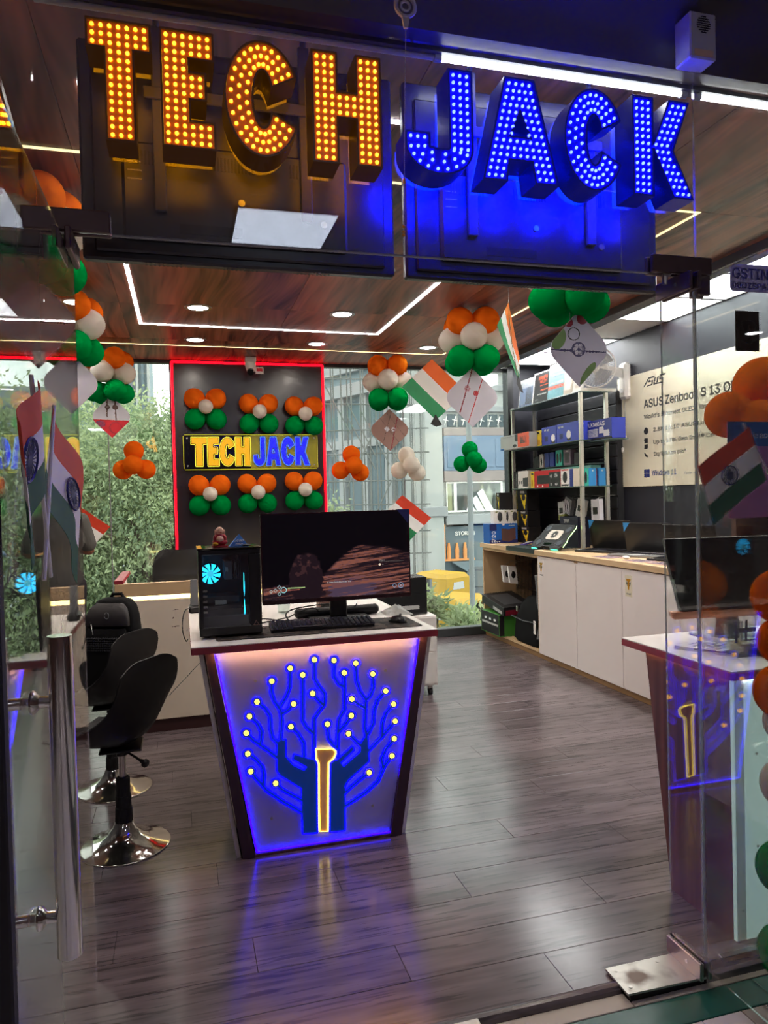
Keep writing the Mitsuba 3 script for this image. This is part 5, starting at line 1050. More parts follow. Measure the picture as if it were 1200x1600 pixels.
product('narrow navy box beside the white mouse box', 5.35, 5.30, z, .145, 'm_navy_box', [], group=G2)
product('beige box behind the front chrome post on the lower rack shelf', 5.295, 5.20, z, .145, 'm_cream', [], group=G2)
def front_box(label, x0, x1, m, prn, h=.145):
    t = thing('product_box', label, 'box', G2); y = 5.476; x0, x1, h = 3.30 + (x0 - 3.105) * 1.063, 3.30 + (x1 - 3.105) * 1.063, h * HS
    put('carton', box(x0, x1, y, y + .15, z + .0005, z + h, .0012), m, t)
    for u0, u1, v0, v1, mm, *o in prn:
        if o: put('print', onto(extr(affinity.scale(Point(0, 0).buffer(.5, quad_segs=6), (u1 - u0) * (x1 - x0), (v1 - v0) * h), .0008), (x0 + (x1 - x0) * (u0 + u1) / 2, y, z + h * (v0 + v1) / 2), FX, FZ), mm, t)
        else: put('print', box(x0 + (x1 - x0) * u0, x0 + (x1 - x0) * u1, y - .0008, y, z + h * v0, z + h * v1), mm, t)
front_box('teal box with a black oval right of the front chrome post', 3.122, 3.158, 'm_teal', [(.0, .6, .15, .8, 'm_print_black', 1)])
front_box('light blue box with a red edge on the lower rack shelf', 3.16, 3.232, 'm_lightblue', [(.4, .6, .8, .9, 'm_print_white', 1), (.93, 1, 0, 1, 'm_maroonprint')])
front_box('light blue box at the right end of the lower rack shelf', 3.25, 3.315, 'm_lightblue', [(.4, .6, .8, .9, 'm_print_white', 1)])
product('small grey carton on the worktop under the lower rack shelf', 5.88, 5.78, ZW, .05, 'm_lgrey', [(.1, .9, .3, .6, 'm_grey')], x0=3.45, dep=.06)
# posters on top
zt = ZS[2]
def poster(label, y0, y1, h, m, prn, txt=()):
    t = thing('product_poster', label, 'poster', 'product posters on top of the rack')
    d = .012; y0, y1, h = Yr(y0), Yr(y1), h * HS
    A = [(3.335, y0, zt + .0005), (3.335, y1, zt + .0005), (3.375, y0, zt + h), (3.375, y1, zt + h)]
    put('board', hull(A + [(x + d, y, q) for x, y, q in A]), m, t)
    ey_ = np.array([.04, 0, h]) / math.hypot(.04, h)
    for u0, u1, v0, v1, mm in prn: put('print', quad_print((y0 - y1) * u0, (y0 - y1) * u1, h * v0, h * v1, (3.335, y0, zt), RX, ey_), mm, t)
    for s, u, v, hh, mm, w in txt: put('lettering', text(s, hh, .0012, True, w, False, np.array((3.3345, y0 - (y0 - y1) * u, zt)) + ey_ * h * v, RX, ey_), mm, t)
pr('m_steelblue', C(104, 120, 150), .5); pr('m_paleblue', C(150, 196, 206), .5); pr('m_sea', C(70, 170, 186), .5)
poster('grey blue poster with a white border, leftmost on the rack', 6.335, 6.06, .27, 'm_flagwhite', [(.06, 1, .05, .95, 'm_steelblue'), (.5, 1, .1, .7, 'm_dgrey'), (.06, 1, .7, .95, 'm_lgrey'), (.15, .6, .08, .13, 'm_lgrey'), (.06, 1, .05, .12, 'm_navy')])
poster('black poster with red lettering second from the left on the rack', 6.055, 5.765, .29, 'm_flagwhite', [(.07, 1, .05, .96, 'm_print_black'), (.5, .95, .40, .44, 'm_print_orange'), (.45, .95, .55, .58, 'm_print_orange'), (.3, .9, .28, .31, 'm_print_white'), (.2, .4, .12, .15, 'm_grey')], [('POWERFUL', .32, .76, .03, 'm_print_orange', .18), ('WITH', .42, .64, .03, 'm_print_orange', .14)])
poster('pale blue and orange poster third from the left on the rack', 5.77, 5.50, .315, 'm_flagwhite', [(.0, 1, .05, .95, 'm_paleblue'), (.0, 1, .05, .3, 'm_sea'), (.0, 1, .30, .40, 'm_print_orange'), (.1, .95, .42, .5, 'm_cream'), (.3, .95, .62, .66, 'm_steelblue'), (.2, .95, .72, .76, 'm_steelblue'), (.2, .95, .8, .84, 'm_flagwhite')])
poster('cream poster right of the pale blue one on the rack', 5.495, 5.36, .26, 'm_cream', [(.1, .8, .2, .8, 'm_flagwhite')])
poster('white cardboard poster at the right end of the rack behind the lilac card', 5.35, 5.20, .23, 'm_flagwhite', [(.2, .8, .2, .3, 'm_cream')])
# ---- packages below the rack
def yb_box(label, y0, y1, z0, z1, x0=3.34):
    y0, y1 = Yr(y0), Yr(y1)
    t = thing('yellow_black_box', label, 'box', 'black and yellow boxes left under the rack')
    put('carton', box(x0, x0 + .14, y1, y0, z0, z1, .0015), 'm_print_black', t); h = z1 - z0; w = y0 - y1; O = (x0, y0, z0)
    put('print', poly_print([(w * .40, h * .75), (w * .98, h * .75), (w * .8, h * .02)], O, RX, FZ), 'm_yellow', t)
    put('print', quad_print(w * .4, w * .8, h * .82, h * .94, O, RX, FZ), 'm_lgrey', t); put('print', quad_print(w * .08, w * .14, h * .05, h * .95, O, RX, FZ), 'm_gold', t)
    put('picture', onto(extr(affinity.scale(Point(0, 0).buffer(1, quad_segs=5), w * .16, h * .15), .0012), (x0, y0 - w * .72, z0 + h * .62), RX, FZ), 'm_print_black', t)
yb_box('black box with a yellow triangle standing on the white packs at the window end', 6.475, 6.40, 1.293, 1.47, 3.14)
yb_box('upper black and yellow box under the rack', 6.43, 6.20, 1.285, 1.495); yb_box('middle black and yellow box under the rack', 6.42, 6.19, 1.125, 1.283); yb_box('lowest black and yellow box under the rack', 6.41, 6.17, ZW + .001, 1.123)
G4 = 'packs hanging under the rack'
for i, (y, z_, w, h, m, tilt, lbl) in enumerate(((Yr(5.76), 1.20, .11, .17, 'm_lgrey', .1, 'white and green pack hanging under the rack, left of the four'), (Yr(5.62), 1.25, .12, .15, 'm_grey', -.35, 'silver cable pack hanging tilted under the rack'), (Yr(5.42), 1.22, .12, .17, 'm_lgrey', -.3, 'white pack with a black cutout hanging left of the front chrome post'), (Yr(5.215), 1.19, .13, .20, 'm_silver', .05, 'white pack with cables hanging right of the front chrome post'))):
    t = thing('hanging_pack', lbl, 'package', G4)
    R_ = trimesh.transformations.rotation_matrix(-tilt, (1, 0, 0), (3.46, y, z_ + h)); r_ = lambda q: (lambda c: (c.apply_transform(R_), c)[1])(q.copy())
    put('card', r_(box(3.45, 3.49, y - w / 2, y + w / 2, z_, z_ + h, .002)), m, t); put('device', r_(box(3.444, 3.45, y - w * .28, y + w * .25, z_ + h * .35, z_ + h * .65, .002)), 'm_black', t)
    if i == 0: put('green_base', r_(box(3.448, 3.492, y - w / 2 - .001, y + w / 2 + .001, z_ - .001, z_ + h * .28)), 'm_olive', t)
    if i == 1:
        for k in range(3): put('cable', r_(tube([(3.444, y - .04 + k * .035, z_ + .02), (3.440, y - .03 + k * .035, z_ + h - .02)], .006, 6)), 'm_silver', t)
    put('hook', tube([(3.47, y, z_ + h - .004), (3.49, y, z_ + h + .015), (3.57, y, z_ + h + .03), (3.65, y, z_ + h + .03)], .003, 6), 'm_steel', t)
pr('m_olive', C(120, 124, 60), .5)
t = thing('dark_pack', 'dark blue carton lettered EVM on the worktop under the rack', 'box'); put('carton', box(3.40, 3.52, 5.74, 6.06, ZW, 1.235, .003), 'm_nightblue', t); put('lettering', text('EVM', .03, .001, True, None, True, (3.3995, 5.94, 1.18), RX, FZ), 'm_lgrey', t); pr('m_nightblue', C(24, 24, 44), .4)
put('print', box(3.399, 3.40, 5.78, 5.85, 1.12, 1.14), 'm_blue', t)

# ---- on the worktop
b7 = thing('blue_ups_box', 'blue carton reading 720 with a dark device picture at the window end of the worktop', 'box')
put('carton', box(2.992, 3.30, 6.74, 6.90, ZW, 1.155, .0015), 'm_upsblue', b7); pr('m_upsblue', C(30, 92, 176), .4)
O = (2.992, 6.74, ZW)
put('print', quad_print(.0, .075, .13, .197, O, FX, FZ), 'm_navy', b7); put('print', quad_print(.0, .308, 0, .035, O, FX, FZ), 'm_navy', b7)
put('number', onto(text('720', .038, .001, True, .105), (2.992 + .062, 6.7395, ZW + .02), (0, 0, 1), (-1, 0, 0)), 'm_print_white', b7)
put('picture', [poly_print([(.13, .03), (.205, .012), (.205, .14), (.13, .15)], O, FX, FZ, z=.0006)], 'm_carddark', b7); put('picture', [poly_print([(.205, .012), (.285, .04), (.285, .155), (.205, .14)], O, FX, FZ, z=.0006)], 'm_brown2', b7); pr('m_brown2', C(92, 60, 58), .5)
put('print', quad_print(.21, .28, .175, .182, O, FX, FZ), 'm_print_white', b7); put('print', onto(extr(Point(.15, .197).buffer(.018).intersection(sbox(0, 0, 1, .1965)), .0008), O, FX, FZ), 'm_print_white', b7)
for i in range(4): put('print_mark', quad_print(.02 + i * .026, .032 + i * .026, .012, .022, O, FX, FZ, z=.0008), 'm_print_white', b7)
for i, x in enumerate((3.045, 3.145, 3.215)):
    w = (.098, .068, .085)[i]
    t = thing('white_mouse_pack', f'white pack with a grey mouse on the blue carton, {["left", "middle", "right"][i]} of three', 'package', 'white mouse packs on the blue carton')
    put('carton', box(x, x + w, 6.75, 6.83, 1.1555, 1.292, .0015), 'm_flagwhite', t); xm = x + w * (.68 if i != 1 else .9)
    put('mouse', ball((xm if i == 0 else x + w * .72, 6.75, 1.225), (.026 if i != 1 else .012, .008, .05), 2), 'm_dgrey', t, smooth=True); put('print', box(x + .02, x + .04, 6.749, 6.75, 1.27, 1.28), 'm_olive', t)
lc = thing('led_clip', 'purple and white slim device lying on the worktop before the blue carton', 'device')
put('body', hull([(3.12, 6.33, ZW + .005), (3.30, 6.45, ZW + .005), (3.14, 6.28, ZW + .005), (3.32, 6.38, ZW + .03), (3.20, 6.36, ZW + .03), (3.12, 6.33, ZW + .012)]), 'm_indigo', lc); put('band', hull([(3.13, 6.30, ZW + .014), (3.30, 6.38, ZW + .034), (3.20, 6.34, ZW + .036), (3.29, 6.42, ZW + .034)]), 'm_flagwhite', lc); pr('m_indigo', C(58, 44, 110), .4)
lf = thing('leaflet_card', 'white card with a phone picture leaning on the cooling pad', 'card')
A = [(3.14, 6.06, ZW + .005), (3.14, 5.90, ZW + .005), (3.26, 6.10, ZW + .135), (3.26, 5.93, ZW + .135)]
put('card', hull(A + [(x + .004, y, z - .002) for x, y, z in A]), 'm_flagwhite', lf)
ey_ = np.array([.12, .035, .13]); ey_ /= np.linalg.norm(ey_)
put('picture', poly_print([(.04, .05), (.12, .07), (.10, .14), (.05, .13)], (3.1385, 6.06, ZW + .006), RX, ey_), 'm_steelblue', lf); put('print', quad_print(.02, .12, .015, .035, (3.1385, 6.06, ZW + .006), RX, ey_), 'm_lgrey', lf)
# laptop cooling pad, tilted towards the room
cpd = thing('cooling_pad', 'black laptop cooling pad with a pale fan plate and green glowing edge', 'cooling pad')
o_ = np.array([3.03, 5.92, ZW + .004]); ex_ = np.array([.06, -.46, 0]); ex_ /= np.linalg.norm(ex_); ey_ = np.array([.20, .03, .20]); ey_ -= ex_ * (ey_ @ ex_); ey_ /= np.linalg.norm(ey_)
oct_ = Polygon([(.03, 0), (.15, 0), (.17, .02), (.27, .02), (.29, 0), (.41, 0), (.44, .03), (.44, .09), (.42, .13), (.42, .25), (.39, .28), (.05, .28), (.02, .25), (.02, .13), (0, .09), (0, .03)])
put('body', onto(extr(oct_, .022), o_, ex_, ey_), 'm_black_matte', cpd)
put('fan_plate', onto(extr(rr(.125, .32, .10, .21, .03), .002, .022), o_, ex_, ey_), 'm_cream', cpd)
put('fan_slots', [onto(extr(affinity.rotate(affinity.translate(sbox(-.005, .012, .004, .042), .222, .155), a, origin=(.222, .155)).buffer(.001), .0012, .0242), o_, ex_, ey_) for a in range(0, 360, 30)], 'm_print_black', cpd, kind='stuff')
for cx, cy in ((.075, .065), (.365, .065), (.075, .225), (.365, .225)): put('side_fan', onto(tube([(cx + .042 * math.cos(a), cy + .042 * math.sin(a), .022) for a in np.linspace(0, 2 * np.pi, 25)[:-1]], .003, 6, True), o_, ex_, ey_), 'm_dgrey', cpd); put('side_fan_hub', onto(cyl((cx, cy, .02), (cx, cy, .0235), .032, 20), o_, ex_, ey_), 'm_nightblue', cpd)
put('control_strip', onto(box(.17, .27, .035, .06, .022, .025, .001), o_, ex_, ey_), 'm_black_gloss', cpd)
put('green_edge', [onto(tube([(.445, .03, .012), (.445, .09, .012), (.425, .13, .012), (.425, .25, .012), (.41, .28, .012)], .003, 6), o_, ex_, ey_)], 'm_white', cpd, emit=(2.2, 4.5, 1.2), w=.2)
for c0, c1 in ((.02, .10), (.30, .40)): put('green_foot_light', onto(tube([(c0, -.002, .01), (c1, -.002, .01)], .003, 6), o_, ex_, ey_), 'm_white', cpd, emit=(.25, 3.4, 1.4), w=.2)
# laptops
pr('m_lid', C(12, 11, 14), .28)
def laptop(label, cx, cy, rot, w, d, m_base, lid_ang, lidh=.21, sticker=True, m_lid='m_lid'):
    """open laptop: screen side faces local -y"""
    t = thing('laptop', label, 'laptop', 'open laptops on the right worktop')
    R_ = trimesh.transformations.translation_matrix((cx, cy, ZW)) @ trimesh.transformations.rotation_matrix(rot, (0, 0, 1)); r_ = lambda q: (lambda c: (c.apply_transform(R_), c)[1])(q.copy())
    put('base', r_(box(-w / 2, w / 2, -d, 0, .0, .017, .004)), m_base, t)
    put('keyboard', r_(box(-w / 2 + .02, w / 2 - .02, -d * .52, -.03, .017, .0185)), 'm_black', t)
    for r in range(5):
        put('key_row', [r_(box(-w / 2 + .024 + c * (w - .048) / 14 + .001, -w / 2 + .024 + (c + 1) * (w - .048) / 14 - .001, -d * .52 + .004 + r * .0175, -d * .52 + .0185 + r * .0175, .0185, .0198)) for c in range(14)], 'm_key', t, kind='stuff')
    put('touchpad', r_(box(-.05, .05, -d + .012, -d * .55, .0168, .0174)), 'm_dgrey' if m_base == 'm_black' else 'm_lgrey', t); put('palm_sticker', r_(box(-w / 2 + .015, -w / 2 + .05, -d + .015, -d + .035, .017, .0176)), 'm_flagwhite', t)
    L_ = trimesh.transformations.rotation_matrix(lid_ang, (1, 0, 0), (0, 0, .014)); l_ = lambda q: (lambda c: (c.apply_transform(L_), c.apply_transform(R_), c)[2])(q.copy())
    ld = put('lid', l_(box(-w / 2, w / 2, 0, .008, .014, .014 + lidh, .003)), 'm_black', t); put('screen', l_(box(-w / 2 + .008, w / 2 - .008, -.0012, 0, .03, .014 + lidh - .008)), m_lid, ld); put('hinge', r_(cyl((-w * .38, .002, .014), (w * .38, .002, .014), .007, 10)), m_base, t)
    if sticker: put('corner_sticker', l_(onto(extr(Polygon([(0, 0), (.06, 0), (0, -.075)]), .001), (-w / 2, -.002, .014 + lidh), FX, FZ)), 'm_lightblue', ld)
    return t
laptop('open black laptop in the middle of the right worktop', 3.47, 5.31, -1.18, .40, .25, 'm_black', .22, .25)
laptop('open laptop with a silver base right of the black one on the worktop', 3.47, 4.80, -1.18, .42, .26, 'm_lgrey2', .20, .24); pr('m_lgrey2', C(134, 132, 130), .35, .3)
laptop('open black laptop partly hidden behind the right glass door', 3.47, 4.34, -1.18, .40, .25, 'm_black', .20, .24, False)
for i, (x, y, r) in enumerate(((3.09, 4.80, .1), (3.10, 4.42, .05), (3.12, 4.17, .0))):
    t = thing('brochure', f'pinkish brochure lying on the worktop edge, {["left", "middle", "right"][i]} of three', 'brochure', 'brochures on the worktop')
    R_ = trimesh.transformations.translation_matrix((x, y, ZW)) @ trimesh.transformations.rotation_matrix(r, (0, 0, 1)); q = box(-.07, .07, -.10, .10, 0, .004); q.apply_transform(R_); put('paper', q, 'm_pinkpaper', t)
    for k in range(3): q = box(-.055 + k * .04, -.03 + k * .04, -.085, .085, .004, .0046); q.apply_transform(R_); put('print', q, 'm_mauve', t)
pr('m_pinkpaper', C(190, 160, 160), .5)
t = thing('white_fob', 'small white sensor lying between the brochures on the worktop', 'fob'); put('body', ball((3.12, 4.61, ZW + .012), (.025, .03, .012), 2), 'm_flagwhite', t, smooth=True); put('button', cyl((3.12, 4.61, ZW + .022), (3.12, 4.61, ZW + .026), .008, 10), 'm_lgrey', t)

# ================================================================ POSTER AND FAN ON THE RIGHT WALL
po = thing('wall_poster', 'large cream laptop advertising poster on the right wall', 'poster')
put('board', box(XR - .012, XR - .001, 2.6, 5.56, 1.49, 2.43, .001), 'm_poster', po)
XP_ = XR - .0128
def pt(s, y, z, h, w=None, m='m_print_black', b=False): put('lettering', text(s, h, .0008, b, w, False, (XP_ + .0008, y, z), RX, FZ), m, po)
# maker's logo in slanted strokes
sh = lambda pts: [(x + y * .35, y) for x, y in pts]
LG = [[(0, 0), (.018, 0), (.06, .058), (.135, .058), (.135, .07), (.052, .07)], [(.055, 0), (.125, 0), (.125, .04), (.08, .04), (.08, .048), (.06, .048), (.06, .03), (.108, .03), (.108, .011), (.055, .011)], [(.14, .058), (.14, 0), (.195, 0), (.195, .058), (.178, .058), (.178, .012), (.157, .012), (.157, .058)], [(.205, 0), (.275, 0), (.275, .04), (.225, .04), (.225, .058), (.285, .058), (.285, .07), (.207, .07), (.207, .03), (.257, .03), (.257, .011), (.205, .011)]]
put('logo', [poly_print([(x * .93, y) for x, y in sh(p)], (XP_ + .0008, 5.19, 2.308), RX, FZ) for p in LG], 'm_print_black', po, kind='stuff')
pt('ASUS Zenbook S 13 OLED', 5.19, 2.134, .066, 1.16, b=True)
pt("World's Slimmest OLED Ultraportable", 5.19, 2.045, .033, .98, b=True)
for i, (s, z, w) in enumerate((('2.8K 16:10 ASUS Lumina OLED', 1.932, .92), ('Up to 13th Gen Intel® Core™ i7 processor', 1.832, 1.15), ('1kg light 1cm thin*', 1.735, .395))): pt(s, 5.07, z, .03, w, b=True)
pt('Windows 11', 5.10, 1.575, .042, .31, 'm_navy', True); pt('Easier to use.', 4.70, 1.572, .02, .2, 'm_grey')
for a in (0, 1):
    for b in (0, 1): put('window_icon', box(XP_, XR - .012, 5.20 - a * .038, 5.166 - a * .038, 1.562 + b * .036, 1.594 + b * .036), 'm_navy', po)
put('icon', onto(extr(Point(0, 0).buffer(.028), .0008), (XP_ + .0008, 5.165, 1.945), RX, FZ), 'm_print_black', po); put('icon', [box(XP_, XR - .012, 5.19, 5.145, 1.845, 1.885), box(XP_, XR - .012, 5.19, 5.145, 1.80, 1.835)], 'm_print_black', po, kind='stuff'); put('icon', poly_print([(-.03, .02), (-.02, .022), (.0, .005), (.026, -.008), (.01, -.018), (-.015, -.008)], (XP_ + .0008, 5.165, 1.745), RX, FZ), 'm_print_black', po)
wf = thing('wall_fan', 'white wall fan above the shelf rack left of the poster', 'fan')
fc_, fd = np.array([3.40, 5.40, 2.50]), np.array([-.75, -.62, -.1]); fd /= np.linalg.norm(fd)
fx, fy, fz = frame(fd); pr('m_fanwhite', C(206, 200, 192), .4)
ring = lambda r, off, rad: tube([fc_ + fd * off + r * (math.cos(a) * fx + math.sin(a) * fy) for a in np.linspace(0, 2 * np.pi, 41)[:-1]], rad, 6, True)
put('guard_rim', ring(.165, 0, .007), 'm_fanwhite', wf, smooth=True)
gs = []
for k in range(40):
    a = k * 2 * np.pi / 40; e = math.cos(a) * fx + math.sin(a) * fy; e2 = math.cos(a + .35) * fx + math.sin(a + .35) * fy
    gs += [tube([fc_ + e * .163, fc_ + fd * .045 + e2 * .11, fc_ + fd * .055 + e2 * .04], .0011, 4), tube([fc_ + e * .163, fc_ - fd * .045 + e * .10, fc_ - fd * .05 + e * .04], .0011, 4)]
put('guard_wires', gs + [ring(.08, .052, .0012), ring(.12, .038, .0012)], 'm_fanwhite', wf, kind='stuff')
put('hub', [cyl(fc_ + fd * .045, fc_ + fd * .062, .042, 20)], 'm_fanwhite', wf); put('motor', lathe([(.001, -.18), (.05, -.175), (.062, -.14), (.062, -.06), (.04, -.045), (.001, -.045)], 20, fc_, fd), 'm_fanwhite', wf, smooth=40)
for k in range(3):
    a0 = k * 2 * np.pi / 3; g = np.array([[fc_ + fd * (.02 * (u - .5) * 2) + r * (math.cos(a0 + (u - .5) * 1.5) * fx + math.sin(a0 + (u - .5) * 1.5) * fy) for u in np.linspace(0, 1, 9)] for r in np.linspace(.03, .145, 7)]); put('blade', thick(g, .003), 'm_fanblade', wf, smooth=50)
pr('m_fanblade', C(150, 152, 156), .3)
put('arm', hull([fc_ - fd * .16 + v for v in (np.array([0, 0, .03]), np.array([0, 0, -.03]), np.array([.03, 0, 0]))] + [(3.66, 5.45, 2.50), (3.66, 5.39, 2.50), (3.66, 5.42, 2.42)]), 'm_fanwhite', wf)
put('wall_bracket', box(3.655, XR - .001, 5.36, 5.47, 2.24, 2.55, .02), 'm_fanwhite', wf); put('dial', cyl((3.655, 5.415, 2.31), (3.64, 5.415, 2.31), .02, 16), 'm_lgrey', wf)
for y, z in ((5.40, 1.93), (5.44, 1.83)): put('pull_cord', tube([(3.67, y, 2.24), (3.67, y, z)], .0016, 5), 'm_grey', wf); put('cord_knob', lathe([(.001, 0), (.012, -.004), (.008, -.04), (.001, -.045)], 10, (3.67, y, z)), 'm_fanwhite', wf)

# ================================================================ BEHIND THE RIGHT PANE
dsp = thing('display_back', 'large black monitor seen from the side on the second counter behind the right glass', 'monitor')
A = [(2.16, 2.60, .90), (2.14, 2.60, 1.36), (2.72, 2.42, .90), (2.72, 2.42, 1.36)]
dm = thing('desktop_monitor', 'dark all-in-one monitor turned away on the second counter behind the right glass', 'monitor')
A = [(1.835, 2.35, .985), (1.765, 2.36, 1.265), (2.27, 2.29, .985), (2.27, 2.29, 1.265)]
put('housing', hull(A + [(x + .01, y + .03, z) for x, y, z in A]), 'm_black', dm)
B_ = [(1.80, 2.348, .958), (1.79, 2.35, .985), (2.26, 2.285, .958), (2.26, 2.285, .985)]
put('chin', hull(B_ + [(x + .01, y + .03, z) for x, y, z in B_]), 'm_chin', dm, label='copper lower edge'); pr('m_chin', C(196, 140, 110), .4)
put('neck', hull([(1.96, 2.32, .8895), (2.10, 2.32, .8895), (1.96, 2.35, .8895), (2.10, 2.35, .8895), (1.99, 2.345, .97), (2.08, 2.345, .97), (1.99, 2.36, .97), (2.08, 2.36, .97)]), 'm_alu', dm); put('foot', box(1.92, 2.14, 2.24, 2.42, .8795, .8895, .004), 'm_alu', dm)
del labels[dsp]; used.discard(dsp)
bc = thing('back_cabinet', 'tall dark cabinet with warm lit shelf niches on the right wall behind the second counter', 'cabinet')
put('body', [box(3.30, XR - .005, 2.56, 3.75, ZW + .001, 1.12, .003), box(3.30, XR - .005, 2.56, 3.75, 1.40, 1.44, .003), box(3.30, XR - .005, 2.56, 2.60, 1.12, 1.40), box(3.30, XR - .005, 3.71, 3.75, 1.12, 1.40), box(3.30, XR - .005, 3.14, 3.18, 1.12, 1.40)], 'm_carddark', bc)
put('shelf_light', tube([(3.33, 2.62, 1.392), (3.33, 3.13, 1.392)], .006, 6), 'm_white', bc, emit=(2.4, 1.4, .5), w=.3); put('shelf_light', tube([(3.33, 3.19, 1.392), (3.33, 3.70, 1.392)], .006, 6), 'm_white', bc, emit=(2.4, 1.4, .5), w=.3)
ph = thing('pen_holder', 'clear acrylic pen holder on the second counter behind the right glass', 'pen holder')
put('cup', [box(1.80, 1.803, 2.02, 2.09, .8797, .985), box(1.87, 1.873, 2.02, 2.09, .8797, .985), box(1.80, 1.873, 2.02, 2.023, .8797, .985), box(1.80, 1.873, 2.087, 2.09, .8797, .985), box(1.80, 1.873, 2.02, 2.09, .8797, .884)], 'm_clear', ph); put('filling', box(1.812, 1.862, 2.03, 2.08, .885, .93, .01), 'm_beech', ph); put('rim_print', box(1.80, 1.873, 2.0185, 2.0195, .965, .98), 'm_dgrey', ph)
for i in range(3): put('pen', cyl((1.82 + i * .018, 2.05, .89), (1.815 + i * .022, 2.045, 1.0), .004, 8), ('m_navy', 'm_flagwhite', 'm_black')[i], ph)
nb = thing('open_notebook', 'open white notebook on the corner of the second counter', 'notebook')
put('pages', hull([(1.70, 2.22, .8797), (1.93, 2.30, .8797), (1.78, 2.08, .8797), (1.98, 2.16, .8797), (1.70, 2.22, .892), (1.93, 2.30, .892), (1.78, 2.08, .889), (1.98, 2.16, .889)]), 'm_flagwhite', nb); put('spine_rod', cyl((1.715, 2.14, .893), (1.79, 2.06, .889), .004, 8), 'm_steel', nb)
for k in range(5): put('ruled_line', hull([(1.735 + k * .008, 2.205 - k * .025, .8915), (1.92 + k * .008, 2.27 - k * .025, .8915), (1.735 + k * .008, 2.2065 - k * .025, .8915), (1.92 + k * .008, 2.2715 - k * .025, .8925), (1.8, 2.23 - k * .025, .893)]), 'm_lgrey', nb)
tb = thing('tablet', 'black tablet in a torn wrapper lying on the second counter at the right edge', 'tablet')
put('body', box(1.885, 2.08, 1.95, 2.09, .8797, .905, .004), 'm_black', tb); put('screen', box(1.892, 2.07, 1.96, 2.08, .905, .9056), 'm_black_gloss', tb); put('wrapper_edge', tube([(1.885 + i * .02, 1.948 + .004 * (i % 2), .906 + .004 * ((i * 7) % 3)) for i in range(10)], .0025, 5), 'm_silver', tb)

# ---- stickers and flags on the glass
st = thing('tax_sticker', 'lilac sticker reading GSTIN high on the right glass pane', 'sticker')
pr('m_lilac', C(204, 198, 240), .5); pr('m_inkblue', C(34, 40, 120), .5)
put('film', onto(extr(rr(1.631, 1.93, 2.052, 2.135, .012), .0006), (0, YF - .0055, 0), FX, FZ), 'm_lilac', st)
put('lettering', text('GSTIN', .031, .0008, True, None, False, (1.636, YF - .0058, 2.092), FX, FZ), 'm_inkblue', st); put('lettering', text('08DZSPA', .0175, .0008, True, .128, False, (1.638, YF - .0058, 2.062), FX, FZ), 'm_inkblue', st)
st = thing('dark_sticker', 'dark square sticker with a sketched round emblem below the lilac sticker on the right glass', 'sticker')
put('film', box(1.647, 1.735, YF - .0062, YF - .0055, 1.871, 1.993), 'm_darkgreen', st); pr('m_darkgreen', C(28, 36, 30), .4); pr('m_darkline', C(70, 82, 72), .5)
put('emblem', [onto(tube([(.036 * math.cos(a), .036 * math.sin(a), 0) for a in np.linspace(0, 2 * np.pi, 33)[:-1]], .0008, 4, True), (1.691, YF - .0064, 1.93), FX, FZ), onto(tube([(-.028, .03, 0), (-.01, -.012, 0), (.0, .02, 0), (.012, -.025, 0), (.026, .018, 0)], .0009, 4), (1.691, YF - .0064, 1.93), FX, FZ), onto(tube([(-.01, -.026, 0), (.018, .004, 0)], .0009, 4), (1.691, YF - .0064, 1.93), FX, FZ)], 'm_darkline', st, kind='stuff')
st = thing('blue_sticker', 'blue and pink payment poster behind the flag on the right glass', 'sticker')
put('film', box(1.612, 1.93, YF - .0062, YF - .0055, 1.36, 1.655), 'm_pinkfilm', st); put('band', box(1.612, 1.93, YF - .007, YF - .0062, 1.58, 1.655), 'm_cardblue', st); pr('m_pinkfilm', C(176, 120, 176), .5)
put('lettering', text('We accept', .018, .0008, False, None, False, (1.68, YF - .0074, 1.605), FX, FZ), 'm_flagwhite', st)
def chakra(o, ex, ey, r, t):
    wheel = [onto(tube([(r * math.cos(a), r * math.sin(a), .0006) for a in np.linspace(0, 2 * np.pi, 33)[:-1]], r * .07, 4, True), o, ex, ey), onto(extr(Point(0, 0).buffer(r * .16, quad_segs=4), .0012), o, ex, ey)]
    wheel += [onto(extr(affinity.rotate(sbox(r * .1, -r * .028, r * .95, r * .028), k * 15, origin=(0, 0)), .001), o, ex, ey) for k in range(24)]
    put('wheel_emblem', wheel, 'm_navy', t, kind='stuff')
